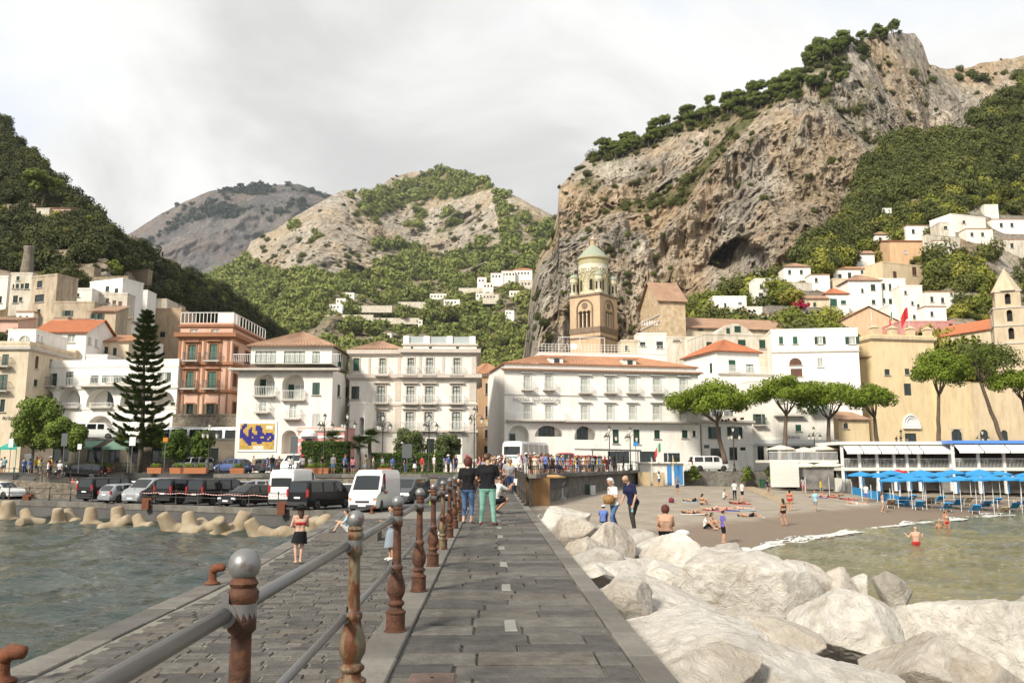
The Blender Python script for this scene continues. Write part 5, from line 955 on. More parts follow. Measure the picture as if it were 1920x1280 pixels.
B=Bld('cathedral_nave','long low nave of the cathedral with a tiled roof',1238,148,1540,154,12,613,8,CREAM,620,'church'); B.w('d',(1277,615,1288,620),(1309,615,1319,620),sill=False).done('gable',TILE2,3.0,.5)
m=MB(); a_,z0=B.A,B.zb; m.X=B.frame('f'); pts=[(-.4,B.H-1.5),(4.2,B.H-1.5),(4.2,B.H+.6),(.3,B.H+5.0),(-.4,B.H+5.0)]; m.add([(x,-.5,z)for x,z in pts]+[(x,5,z)for x,z in pts],[(0,1,2,3,4),(9,8,7,6,5)]+[(i,i+5,(i+1)%5+5,(i+1)%5)for i in range(5)]); m.build('buttress_wall',CREAM,B.root)
B=Bld('church_nave','church nave with red tiled roof beside the spire at right',1752,150,1868,139,9,634,8,CREAM,640,'church'); B.w('d',(1792,636,1799,648),(1823,630,1830,641),arch=True,sill=False).done('gable',TILER,2.6,.4)
SP=at(1890,600,137); T=thing('church_tower','cream church tower with a stone spire at the right edge','tower',(SP.x,SP.y,8.)); rot=math.radians(-24); SPM=plaster('tufa_cream',(.55,.45,.32),.2)
for y0,y1,s_ in((720,646,5.2),(646,613,4.9),(613,580,4.7),(580,549,3.7)):
 z0,z1=at(1890,y0,137).z,at(1890,y1,137).z
 for k in range(4):
  X=Matrix.Translation((SP.x,SP.y,z0))@Matrix.Rotation(rot+k*math.pi/2,4,'Z')@Matrix.Translation((-s_/2,-s_/2,0)); m=MB(); h_=z1-z0; wall_mesh(m,s_,h_,[(s_/2-.42,h_*.2,s_/2+.42,h_*.85,True,.7,1)]if y0<700 else[],X); m.build('wall',[SPM,DARK],T); m=MB(); m.X=X; m.b2(-.14,-.14,h_-.18,s_+.14,-.003,h_+.02); m.build('string_course',TRIM,T)
 m=MB(); m.X=Matrix.Translation((SP.x,SP.y,z1))@Matrix.Rotation(rot,4,'Z'); m.b2(-s_/2,-s_/2,-.1,s_/2,s_/2,.012); m.build('ledge',SPM,T)
z0=at(1890,549,137).z; m=MB(); m.lathe([(2.45,0),(.02,at(1890,503,137).z-z0)],8,(SP.x,SP.y,z0)); m.build('spire',SPM,T)
def hs(D,name,label,x0,x1,top,base,mat,wins=(),roof='flat',rmat=TILE,rise=1.5,kind='d',skew=0,side=(),depth=None,par=.3,arch=()):
 HOUSES.append((x0,x1,top,base)); Y=float(D((x0+x1)/2.,float(base))); w=(x1-x0)/ppm(Y); d=depth or max(4,min(9,w*.8)); Y-=d*.35; b=at((x0+x1)/2,base,Y)
 B=Bld(name,label,x0,Y+skew,x1,Y-skew,d,top,b.z-4,mat,(top+base)/2,'house' if 'wall' not in name else 'wall')
 k=0
 for r in wins:B.w(kind,r)
 for r in arch:B.w('loggia',r,arch=True)
 for r in side:B.w(kind,r,f='r')
 return B.done(roof,rmat,rise,.4,par)
_ls=surf(left); _rs=surf(right); _ms=surf(mid,-8)
H=lambda*a,**k:hs(_ls,*a,**k)
H('hill_house','tall beige house with white top storey and dark windows below the ruin',57,104,521,606,BEIGE,[(70,527,80,540),(66,553,83,567),(70,580,76,588)],side=[(104,529,109,542),(101,555,105,568)],skew=1)
H('hill_house','white house with a row of small windows left of the tall beige house',18,58,514,585,OLDW,[(24,533,27,541),(30,532,36,541),(39,532,45,541),(47,531,55,542),(25,554,34,568),(36,557,42,565),(31,518,37,526)])
H('hill_house','white house at the left edge beside the row of small windows',-30,13,520,580,WHITE2,[(-5,555,4,568),(-20,530,-12,541)])
H('hill_house','windowless looking grey stained block with one open green window',100,176,568,612,BEIGE,[(123,582,132,593)],kind='sd')
H('hill_house','beige cottage with green shutters and a lean tiled roof',170,216,584,632,BEIGE,[(173,588,178,598),(184,588,192,599)],'shed',TILE2,1.6,'sd')
H('hill_house','white flat roofed house with two windows high on the left slope',168,229,531,558,WHITE,[(198,537,205,547),(215,541,222,551)],skew=1.5)
H('hill_house','white row with red shutters under the flat roofed house',176,238,552,590,OLDW,[(199,559,205,567),(211,563,218,571),(222,565,229,586)],kind='b')
H('hill_house','low white cottage with two small windows among the trees',116,172,543,566,WHITE2,[(134,548,140,555),(143,550,149,557)])
H('hill_house','white stepped terrace house at the foot of the dark wood',228,276,546,580,WHITE,[(232,549,237,553),(247,560,255,566)])
H('hill_house','lower white terrace with awning right of the stepped house',246,312,562,596,OLDW,[(262,575,272,582),(285,578,295,586)])
H('hill_house','white house with bright red roof and skylights on the left',62,160,624,690,WHITE,[(127,626,141,642)],'gable',TILER,2.6,'w',side=[(166,632,172,645),(178,637,184,650)],depth=9)
H('hill_house','pink house with bracketed cornice at the left edge',-40,32,600,660,PINK,[(24,615,33,634),(12,618,16,626)],'shed',TILE2,1.2,'b')
H('hill_house','beige house with small roofs beside the red roofed house',186,240,640,700,CREAM,[(196,650,203,664),(212,652,219,666)],'shed',TILE,1.5)
H('hill_house','white cottage with a tiled lean roof behind the araucaria',205,250,642,690,WHITE2,[(240,648,248,662)],'shed',TILE,1.2,'g')
H('hill_house','beige block with a green shuttered window behind the araucaria top',234,338,580,660,plaster('ochre_old',(.52,.38,.25),.3),[(250,588,258,603),(300,622,310,632),(280,605,288,618)],'flat')
H('hill_house','white house with two arched openings between araucaria and peach palazzo',296,338,632,700,WHITE2,[],arch=[(305,645,320,668),(323,645,336,668)],roof='shed',rise=1.)
H('hill_house','small tiled roof house behind the peach palazzo',292,342,606,640,CREAM,[(312,612,320,622)],'gable',TILER,1.6)
H('hill_house','yellow corner house with green shutters behind the arched building',110,140,660,700,YELLOW,[(118,668,126,682)],kind='sd')
H('hill_house','white walled house with washing right of the yellow corner house',140,200,668,705,WHITE,[(150,676,158,690)],kind='g')
H('hill_house','ochre villa alone on the dark hillside beside a pine',94,132,390,408,PINK,[(98,394,102,400),(111,394,115,402),(124,394,128,402)],'shed',TILE2,1.3,'b')
H('hill_house','stone annexe in front of the ochre villa',68,92,392,408,OLDW,[(73,396,77,403)])
for i,(a,b_,t,bs,lb)in enumerate(((-5,66,384,392,'long garden wall left of the ochre villa'),(86,142,470,490,'tall stone terrace wall above the houses on the dark hill'),(140,176,503,520,'ruined stone wall below the terraces of the dark hill'),(168,240,520,530,'stepped stone wall descending the dark hill'),(150,215,551,560,'lower mossy retaining wall under the ruins'),(225,278,507,515,'short stone wall at the right end of the ruins'))):
 H('terrace_wall',lb,a,b_,t,bs,mk('tan_terrace_stone',(.36,.29,.20),.95,.4,1.2,.6,3),skew=.5,depth=2,par=.1)
for a,b_,t,bs,mt,wn,kd,rf,lb in((100,126,598,624,WHITE,[(106,604,111,612)],'dg','flat','small white house left of the grey stained block'),(140,172,600,622,WHITE2,[(146,606,151,614),(158,606,163,614)],'b','shed','white cottage with brown shutters above the red roof'),(210,246,606,640,WHITE,[(216,612,221,622),(230,612,235,622)],'dg','flat','white house with two green windows left of the araucaria top'),(196,226,600,618,CREAM,[(204,604,209,611)],'d','shed','cream cottage with a lean roof above the red roof'),(250,290,640,676,WHITE2,[(256,646,262,656),(274,646,280,656)],'dg','flat','white house directly behind the araucaria'),(262,300,596,622,WHITE,[(270,602,275,610),(284,602,289,610)],'d','flat','white terrace right of the araucaria top'),(30,62,586,612,WHITE2,[(36,592,41,600),(48,592,53,600)],'dg','flat','white cottage under the row of small windows'),(300,336,572,592,OLDW,[(308,577,313,584)],'d','flat','last old house before the dark wood')):H('hill_house',lb,a,b_,t,bs,mt,wn,rf,TILE2,1.2,kd)
p=at(50,520,_ls(50,520)-4); T=thing('ruined_tower','leaning stump of a ruined round stone tower','ruin',p); m=MB(); k=ppm(p.y); m.lathe([(16/k,-5),(13/k,0),(9/k,40/k),(8.5/k,52/k),(10/k,58/k),(9/k,60/k)],14,tuple(p)); m.build('shaft',RUB,T,True)
H=lambda*a,**k:hs(_rs,*a,**k)
H('hill_house','white house with red hip roof and green shutters above the beige gable',1549,1592,551,600,WHITE,[(1557,560,1569,574),(1577,563,1586,570)],'hip',TILER,1.6,'g')
H('hill_house','large white house with tiled hip roof on the right slope',1592,1654,526,600,WHITE,[(1633,533,1641,545),(1615,541,1619,549),(1635,562,1641,570)],'hip',TILE2,2.,'dg',side=[(1654,531,1658,542)])
H('hill_house','white house wing with tall windows right of the large hip roof',1650,1700,524,605,WHITE,[(1655,531,1659,543),(1667,532,1671,545),(1683,535,1687,547),(1656,559,1660,568),(1667,560,1675,572),(1685,562,1689,572)],kind='dg')
H('hill_house','stepped white annexe at the right end of the white wing',1690,1732,537,625,WHITE2,[(1696,545,1700,552),(1709,565,1713,572),(1720,570,1724,577),(1712,590,1717,598)])
H('hill_house','long white house with chimneys and tiled roof high on the right',1563,1668,504,545,WHITE,[(1572,514,1578,524),(1590,511,1596,522),(1614,507,1619,513)],'gable',TILE,1.6,'d')
H('hill_house','cream house with two brown windows beside the rock scarp',1656,1748,492,545,YELLOW2,[(1675,509,1681,522),(1711,501,1718,516)],kind='b',skew=-3)
H('hill_house','arched cream base under the long white house',1562,1602,524,556,CREAM,[],arch=[(1580,526,1597,540)])
H('hill_house','orange villa with white trim half hidden by trees',1668,1748,452,478,ORANGE,[(1695,470,1701,476),(1730,455,1737,466)],'gable',TILER,1.4,'w')
H('hill_house','white terraced villa at the top right of the slope',1784,1848,402,430,WHITE,[(1805,414,1810,419)],skew=-2)
H('hill_house','lower terrace of the white villa at top right',1762,1805,418,446,OLDW,[(1770,424,1776,430)])
H('hill_house','round white cistern house above the white villa',1846,1872,385,405,WHITE2,[])
H('hill_house','tiny white chapel alone in the green of the right slope',1636,1672,392,412,WHITE,[(1643,399,1647,409)])
H('hill_house','white flat roofed house just right of the cathedral front',1338,1400,557,594,WHITE,[(1343,572,1347,583),(1358,568,1362,579),(1384,567,1391,570)])
H('hill_house','lower white house in front of the flat roofed one, above the nave roof',1372,1430,577,602,WHITE2,[(1383,585,1389,591),(1409,583,1413,590)])
H('hill_house','square white house with a flat roof above the bougainvillea',1416,1464,524,566,WHITE2,[(1425,533,1431,541),(1423,549,1431,556)])
H('hill_house','large beige gabled hall with a round ornament behind the plants',1570,1692,606,660,plaster('apricot_plaster',(.64,.46,.30),.12),[],'gable_f',TILE,3.6,'d',depth=8)
H('hill_house','pink house behind the battlements',1688,1792,604,645,ROSE,[(1779,603,1786,611),(1725,616,1730,624),(1700,612,1706,622)])
H('hill_house','white block behind the red flag',1668,1726,573,625,WHITE,[(1713,588,1718,598),(1690,580,1695,588)])
for a,b_,t,bs,mt,wn,kd,rf,lb in((1736,1790,548,590,WHITE2,[(1745,556,1750,566),(1765,558,1770,568)],'d','flat','pale house at the foot of the rock scarp'),(1470,1520,500,522,WHITE,[(1478,506,1483,514),(1500,506,1505,514)],'dg','hip','white house with a tiled roof above the garden walls'),(1700,1745,424,448,WHITE,[(1710,430,1715,438)],'d','flat','white house above the orange villa'),(1812,1862,430,452,WHITE2,[(1820,436,1825,443),(1840,436,1845,443)],'d','flat','white house below the terraced villa'),(1860,1925,412,436,WHITE,[(1875,418,1880,426),(1895,418,1900,426)],'d','flat','white house at the right edge high on the slope'),(1600,1640,476,500,WHITE,[(1608,482,1613,490)],'d','gable','small white house with tiled roof above the chimneys'),(1516,1556,560,590,CREAM,[(1525,567,1530,575)],'dg','shed','cream cottage left of the red hip roof'),(1735,1775,576,612,WHITE,[(1745,584,1750,593)],'d','flat','white cottage right of the red flag'),(1430,1475,590,612,WHITE2,[(1440,596,1445,603)],'dg','flat','white cottage above the long plant covered roof')):H('hill_house',lb,a,b_,t,bs,mt,wn,rf,TILE2,1.5,kd)
for a,b_,t,bs,mt,wn,kd,rf,lb in((1560,1592,606,628,WHITE,[(1566,611,1571,619)],'dg','flat','white cottage left of the beige gable'),(1602,1650,552,575,WHITE2,[(1612,558,1617,566),(1632,558,1637,566)],'dg','flat','white terrace house under the large hip roof'),(1480,1530,606,622,OLDW,[(1490,610,1495,617)],'d','flat','low old house behind the roof plants'),(1400,1432,600,616,WHITE,[(1408,604,1413,611)],'d','flat','small white house behind the nave roof'),(1520,1556,516,538,WHITE,[(1528,521,1533,529)],'d','flat','white house left of the long white house'),(1752,1784,452,474,WHITE2,[(1760,458,1765,466)],'d','flat','white house at the top of the rock scarp'),(1640,1672,440,456,WHITE,[(1648,445,1653,451)],'d','hip','small villa left of the orange villa'),(1880,1940,450,476,OLDW,[(1895,456,1900,465)],'d','flat','old house above the church spire')):H('hill_house',lb,a,b_,t,bs,mt,wn,rf,TILE2,1.5,kd)
for a,b_,t,bs,lb in((1440,1552,573,596,'long grey retaining wall under the bougainvillea'),(1466,1552,528,545,'grey garden wall left of the long white house'),(1500,1556,545,560,'second garden wall below the first on the right slope'),(1850,1960,402,420,'stone terrace wall at the top right edge'),(1790,1960,436,455,'pale terrace wall above the rock scarp'),(1740,1800,440,470,'white terrace wall with an arch at the scarp')):
 H('terrace_wall',lb,a,b_,t,bs,mk('grey_terrace_stone',(.34,.30,.25),.95,.4,1.2,.6,3)if 'white' not in lb else OLDW,skew=-1.5,depth=2,par=.1)
D2=lambda x,y:138.
for a,b_,t,bs,mt,wn,lb in((1196,1250,627,668,WHITE2,[(1200,641,1210,650),(1231,640,1243,653)],'white house with dark openings below the cathedral front'),(1250,1322,634,672,OLDW,[(1262,630,1275,640),(1300,650,1306,664)],'old white house with small arches below the nave'),(1165,1200,640,668,CREAM,[(1172,648,1178,656)],'low cream house right of the bell tower foot'),(1278,1330,655,700,WHITE,[(1300,668,1304,680)],'white house with washing behind the hotel')):
 hs(D2,'town_house',lb,a,b_,t,bs,mt,wn)
def midD(x,y):return np.where(y>520,430+(760-y)*2.3,980+(520-y)*2.2)+90*np.sin(x*.018)*.45-30
VL=[(920,944,512,530,0,'left'),(940,966,508,528,1,'second'),(962,998,506,524,0,'long upper'),(975,1000,526,540,2,'grey lower'),(895,912,520,536,0,'outlying'),(905,925,530,545,1,'lower left'),(955,975,545,553,1,'low')]
for i,(a,b_,t,bs,q,nm)in enumerate(VL):
 hs(_ms,'village_house',nm+' house of the white hamlet on the mountain beside the cliff',a,b_,t,bs,(WHITE,WHITE2,OLDW)[q],[(a+3+6*j,t+4,a+6+6*j,t+8)for j in range(int((b_-a)/6.5))],'hip' if i==2 else 'flat',TILER,3,depth=10)
VL=[(612,642,571,580,0,'long'),(630,648,560,570,1,'stepped'),(648,664,549,556,1,'upper'),(806,840,551,559,1,'flat roofed'),(832,862,562,570,0,'wide'),(892,926,550,558,1,'white terraced'),(905,935,552,562,2,'low stone'),(947,964,582,597,0,'tall single'),(784,792,600,606,1,'tiny'),(726,734,625,634,1,'small tower like')]
for i,(a,b_,t,bs,q,nm)in enumerate(VL):hs(_ms,'mountain_house',nm+' pale house standing alone on the green mountain terraces',a,b_,t,bs,(WHITE,WHITE2,OLDW)[q],[(a+2+6*j,t+3,a+5+6*j,t+6)for j in range(int((b_-a)/6.5))],depth=8)
for i,(a,b_,t,bs,nm)in enumerate(((650,735,573,578,'long pale'),(740,800,566,572,'upper pale'),(600,700,590,594,'lower left'),(700,790,596,600,'lower middle'),(860,935,540,545,'right hand'))):hs(_ms,'terrace_wall',nm+' terrace wall across the green mountain',a,b_,t,bs,OLDW,depth=2,par=.1)
# ================================================================= scrub and woods on the slopes
HOUSES+=[(-60,100,505,640),(100,345,590,720),(60,240,560,640)]
strew('dark_scrub','evergreen scrub with shade painted into its green, covering the left hillside',left,7000,lambda x,y,g:np.where(g>.5,1,.05),lambda x,y:2.6+0*x,PB_DARK,1)
strew('dark_scrub','paler green bushes dotted among the dark scrub of the left hillside',left,420,lambda x,y,g:np.where(g>.5,(fbm(np.stack([x*.02,y*.02,x*0],-1),3,4)>.1)*1.,.1),lambda x,y:2.2+0*x,PB_FRESH,2)
strew('slope_scrub','dark green scrub on the upper slope beneath the cliff',right,4000,lambda x,y,g:np.where(g>.5,sstep(y-(470-(x-1500)*.36),60,-30)+.12,.04),lambda x,y:3.2+0*x,PB_HILL,3)
strew('slope_scrub','fresh green garden bushes on the lower slope above the houses',right,2300,lambda x,y,g:np.where(g>.5,sstep(y-(470-(x-1500)*.36),-40,50)+.05,.06),lambda x,y:3.0+0*x,PB_FRESH,4)
strew('cliff_scrub','small dark bushes clinging to the ledges of the high cliff',cliff,1500,lambda x,y,g:np.clip(g-.25,0,1)*(y<640),lambda x,y:2.3+0*x,PB_HILL,5)
strew('cliff_scrub','scattered tufts of scrub dotting the bare face of the high cliff',cliff,800,lambda x,y,g:.35*(y<640)*np.where((x<1230)|(y<260),1,.3)+.3*(g>.3),lambda x,y:2.0+0*x,PB_HILL,6)
strew('valley_wood','green woods and terraces below the pale mountain cliffs',mid,9000,lambda x,y,g:np.where(g>.6,1,.02)*(1-in_poly(x,y,ROCKBAND)),lambda x,y:3.8+np.clip(700-y,0,400)*.02,PB_MID,7)
strew('summit_wood','green wood on the rounded summit of the middle mountain',mid,2600,lambda x,y,g:np.where(g>.6,1,.0)*(y<470)*in_poly(x,y,ROCKBAND),lambda x,y:8.5+0*x,PB_MID,8)
strew('cliff_band_scrub','dark bushes dotting the pale cliff band of the middle mountain',mid,420,lambda x,y,g:np.where(g<.6,.5,0)*(y<520),lambda x,y:4.6+0*x,PB_HILL,9)
strew('far_scrub','blue green scrub in bands on the far mountain',far,1500,lambda x,y,g:g*1.,lambda x,y:11+0*x,PB_FAR,10)
strew('crest_scrub','low dark scrub between the pines along the cliff crest',cliff,520,lambda x,y,g:(y-interp(x,CREST)<34)*(x>1105)*(x<1700)*1.,lambda x,y:3.4+0*x,PB_HILL,12)
strew('crest_scrub','dark bushes along the crest right of the summit',cliff,130,lambda x,y,g:(y-interp(x,CREST)<46)*(x>1760)*1.,lambda x,y:4.4+0*x,PB_HILL,13)
# ================================================================= trees one can tell apart
BARK=mk('pine_bark',(.16,.115,.085),.95,.4,3,.8,9,stretch=(1,1,.4)); BARKG=mk('grey_bark',(.13,.105,.08),.95,.4,3,.6,9)
PINEL=leaf_mat('umbrella_pine_needles',[(.055,.088,.011),(.135,.185,.018),(.23,.28,.036)],False,scale=.9); ARAUL=leaf_mat('araucaria_needles',[(.028,.048,.013),(.075,.105,.026),(.13,.15,.042)],False,scale=1.2)
BROADL=leaf_mat('broad_leaves',[(.055,.09,.016),(.125,.175,.028),(.20,.24,.045)],False,scale=1.1); HEDGEL=leaf_mat('hedge_leaves',[(.045,.08,.015),(.10,.15,.023)],False,scale=1.5); OLIVEL=leaf_mat('grey_green_leaves',[(.055,.075,.026),(.11,.135,.05),(.165,.19,.075)],False,scale=1.2); PALML=leaf_mat('palm_fronds',[(.03,.05,.012),(.075,.105,.022)],False,scale=1.5); BOUG=leaf_mat('magenta_flowers',[(.30,.010,.045),(.42,.02,.08)],False)
FLOWM=leaf_mat('red_flowers',[(.40,.03,.02),(.20,.10,.02),(.06,.10,.02)],False,scale=4)
def crown(name,root,lobes,n,size,mat,seed,flat=1.,quad=True):V,m=leaf_cloud(n,lobes,size,seed,flat,quad); return link(name,leaf_mesh(name,V,m,mat),root)
def limb(root,pts,r0,r1,mat=BARK,name='branch',n=7):
 P=[Vector(p)for p in pts]; Q=[]
 for i in range(len(P)-1):
  a,b_=P[i],P[i+1]
  for k in range(4):t=k/4; Q.append(a.lerp(b_,t)+Vector((math.sin(i*3+k),math.cos(i*5+k*2),0))*(b_-a).length*.018)
 Q.append(P[-1]); m=MB(); m.tube(Q,[r0+(r1-r0)*i/(len(Q)-1)for i in range(len(Q))],n); return m.build(name,mat,root,True)
def umbrella_pine(label,Y,base,fork,cr,seed,group='umbrella pines on the promenade',n=9000,mat=PINEL,sz=.17,airy=1.0,ztop=None):
 """base and fork: pixels of the trunk; cr: crown rectangle in the photograph"""
 r=random.Random(seed); b_=at(*base,Y); b_.z=min(b_.z,ZR+1.2); f=at(*fork,Y+.5); x0,y0,x1,y1=cr; k=ppm(Y); c=at((x0+x1)/2,(y0+y1)/2,Y+.5); W_,H_=(x1-x0)/k/2,(y1-y0)/k/2; T=thing('umbrella_pine',label,'pine tree',b_,0,group); lobes=[]
 mid_=b_.lerp(f,.5)+Vector((r.uniform(-.2,.2),0,0)); limb(T,[b_-Vector((0,0,.3)),mid_,f],.34,.2,name='trunk',n=9)
 nl=30
 for i in range(nl):
  a=i*2.4; q=((i+.5)/nl)**.5; x,y=W_*.86*q*math.cos(a),W_*.8*q*math.sin(a); z=H_*(.55*(1-q*q*1.3)+r.uniform(-.28,.28)); rr=H_*r.uniform(.46,.68)*airy; lobes.append((c.x+x,c.y+y,c.z+z,rr))
 for i in range(0,nl,3 if nl<30 else 4):l=lobes[i]; e=Vector(l[:3])-Vector((0,0,l[3]*.4)); m_=f.lerp(e,.5)-Vector((0,0,H_*.12)); limb(T,[f,m_,e],.13,.045)
 crown('crown',T,lobes,n,sz,mat,seed,.72); return T
umbrella_pine('leftmost umbrella pine, with a wide crown and leaning trunk',103,(1360,858),(1344,792),(1244,714,1412,792),1,n=12000)
umbrella_pine('second umbrella pine from the left, with a forked trunk',104,(1466,856),(1474,778),(1396,706,1550,772),2)
umbrella_pine('third umbrella pine from the left on the promenade',105,(1556,842),(1554,786),(1484,714,1634,784),3)
umbrella_pine('small umbrella pine, rightmost of the four by the yellow annexe',106,(1649,826),(1640,784),(1588,720,1673,772),4,n=6000)
umbrella_pine('round headed umbrella pine in front of the yellow building',112,(1756,822),(1760,742),(1712,658,1814,730),5,n=9500)
umbrella_pine('tall loose pine with a crooked bare trunk before the cream hall',113,(1888,822),(1838,715),(1782,640,1912,722),6,n=4200,mat=leaf_mat('loose_pine_needles',[(.04,.06,.012),(.09,.115,.02),(.15,.17,.035)],False,scale=.8),airy=.8)
umbrella_pine('pine cut by the right edge of the picture',111,(1946,822),(1918,752),(1846,684,1990,748),7,n=8000)
def crest_pine(seed):
 r=random.Random(seed); T=thing('crest_pine','pine tree in the row along the crest of the high cliff','pine tree',(0,0,0),0,'pines along the crest of the cliff',False); m=MB(); m.tube([(0,0,-1.5),(.3,0,2.5),(.1,.2,5)],[.3,.24,.12],6); m.build('trunk',BARKG,T,True)
 lobes=[(r.uniform(-2.2,2.2),r.uniform(-2,2),r.uniform(4.2,7),r.uniform(1.1,1.9))for _ in range(9)]; V,k=leaf_cloud(1500,lobes,.34,seed,.75); o=link('crown',leaf_mesh('crown',V,k,LEAF_CREST),T); return T
LEAF_CREST=leaf_mat('crest_pine_needles',[(.06,.085,.02),(.11,.14,.027),(.165,.19,.04)],True,scale=.12)
_cs=surf(cliff); CP=[crest_pine(k)for k in range(3)]; rr=random.Random(5); spots=[]
for i in range(150):
 x=rr.choice((rr.uniform(1122,1190),rr.uniform(1212,1300),rr.uniform(1296,1420),rr.uniform(1400,1586),rr.uniform(1510,1680),rr.uniform(1420,1590))); c=float(interp(x,CREST)); spots.append((x,c+rr.uniform(1,30 if x<1512 else 24)))
spots+=[(1462,205),(1490,200),(1520,172),(1540,165),(1565,160),(1580,168),(1530,180),(1555,178)]
for i,(x,y)in enumerate(spots):
 p=at(x,y,_cs(x,y)); s=rr.uniform(.8,1.35)
 o=CP[i%3]if i<3 else dup(CP[i%3],(0,0,0)); o['label']='pine tree on the cliff crest, '+('on its left shoulder above the bell tower' if x<1205 else 'in the clump left of the long row' if x<1300 else 'in the long row half way up' if x<1420 else 'in the dense clump below the summit step' if x<1512 else 'on the step up to the summit' if x<1600 else 'beside the bare summit'); o.location=p; o.rotation_euler=(0,0,rr.uniform(0,6)); o.scale=(s,s,s*rr.uniform(.8,1.1))
for x,y,s,lb in((60,384,1.35,'big spreading pine beside the ochre villa on the dark hill'),):
 p=at(x+18,y,_ls(x+18,y)-5); p=p-Vector((0,0,1)); o=dup(CP[1],p,1.0,lb,'lone pines',(s*1.25,s*1.25,s)); o.name='umbrella_pine'
Y=90; b_=at(262,858,Y); b_.z=ZR; zt=at(276,578,Y).z; T=thing('araucaria','tall dark araucaria with tiers of level branches','tree',b_); Hh=zt-b_.z; lean=at(277,580,Y).x-b_.x
limb(T,[b_,b_+Vector((lean*.45,0,Hh*.5)),b_+Vector((lean,0,Hh))],.32,.04,BARKG,'trunk'); r=random.Random(3); pts=[]; br=MB(); z=Hh*.16; t=0
while z<Hh*.985:
 q=z/Hh; L_=r.uniform(.84,1.14)*3.5*(1-q)**.72*(1 if q>.3 else.55+1.5*q)+.12; n=8
 for k in range(n):
  a=2*math.pi*k/n+t*.55+r.uniform(-.15,.15); l=L_*r.uniform(.62,1.15); c0=b_+Vector((lean*q,0,z)); P=[c0+Vector((math.cos(a)*l*u,math.sin(a)*l*u,l*(.08*u+.20*u*u)))for u in(0,.35,.7,1)]; P=[p_+Vector((0,0,dz_*l*.12))for p_,dz_ in zip(P,(0,-.7,-1.2,-.6))]; br.tube(P,[.05,.04,.025,.01],4)
  for j in range(int(26+46*l)):
   u=r.uniform(.15,1)**.7; i0=min(int(u*3),2); p=P[i0].lerp(P[i0+1],u*3-i0); s_=r.choice((-1,1))*r.uniform(.03,.55)*(1.15-u)*min(1,l); pts.append((p+Vector((-math.sin(a)*s_,math.cos(a)*s_,r.uniform(-.10,.24))),a))
 z+=r.uniform(.8,1.2)*Hh*.043*(1.25-.55*q); t+=1
br.build('branch_whorls',BARKG,T); V=[]
for p,a in pts:
 for k in range(2):
  d=Vector((math.cos(a+r.uniform(-.9,.9)),math.sin(a+r.uniform(-.9,.9)),r.uniform(.1,.6)))*r.uniform(.16,.32); w=d.cross(Vector((r.uniform(-1,1),r.uniform(-1,1),1))).normalized()*.055; V+=[p-w,p+w,p+d+w*.5,p+d-w*.5]
link('crown',leaf_mesh('crown',np.array([tuple(v)for v in V]),4,ARAUL),T)
def leafy(name,label,Y,cr,base_py,n,size,mat,seed,group=None,nl=16,zb=ZR,cat='tree',trunk=True,flat=1.):
 r=random.Random(seed); x0,y0,x1,y1=cr; k=ppm(Y); c=at((x0+x1)/2,(y0+y1)/2,Y); W_,H_=(x1-x0)/k/2,(y1-y0)/k/2; b_=Vector((c.x,c.y,zb)); T=thing(name,label,cat,b_,0,group); lobes=[]
 for i in range(nl):
  a=r.uniform(0,6.28); q=r.random()**.5; zz=r.uniform(-.75,.72); e=(1-abs(zz)**2.2)**.5; lobes.append((c.x+W_*.66*q*e*math.cos(a),c.y+W_*.62*q*e*math.sin(a),c.z+H_*zz,min(W_,H_)*r.uniform(.36,.54)))
 if trunk:
  limb(T,[b_,b_.lerp(c,.6),c],.16,.07,BARKG,'trunk')
  for l in lobes[:6]:limb(T,[b_.lerp(c,.55),Vector(l[:3])],.07,.02,BARKG)
 crown('crown',T,lobes,n,size,mat,seed,flat); return T
leafy('broadleaf_tree','feathery green tree at far left beside the street stalls',88,(20,746,112,838),850,7000,.17,BROADL,11,'leafy trees at the left'); leafy('broadleaf_tree','bright green round tree right of the feathery one',87,(72,776,166,842),850,7000,.17,BROADL,12,'leafy trees at the left')
leafy('garden_shrub','dark purple green shrub under the araucaria',89,(300,806,362,862),860,3200,.15,HEDGEL,13,nl=18,cat='shrub',trunk=False); leafy('garden_shrub','dark rounded shrub right of the purple one',89,(355,806,404,862),860,2800,.15,HEDGEL,14,nl=18,cat='shrub',trunk=False); leafy('garden_shrub','bushy green undergrowth around the araucaria foot',91,(262,792,318,840),840,2600,.15,BROADL,15,nl=16,cat='shrub',trunk=False)
leafy('garden_shrub','yellow green shrub on the restaurant terrace',92,(208,815,246,832),838,700,.15,leaf_mat('yellow_leaves',[(.12,.14,.02),(.22,.22,.03)],False),16,nl=8,cat='shrub',zb=6.5)
leafy('olive_tree','grey green rounded olive tree in front of the palazzo',88,(734,803,806,856),860,7500,.12,OLIVEL,17,'clipped olive trees',nl=26); leafy('olive_tree','smaller rounded olive tree right of the other',88,(808,813,874,858),860,6500,.12,OLIVEL,18,'clipped olive trees',nl=26)
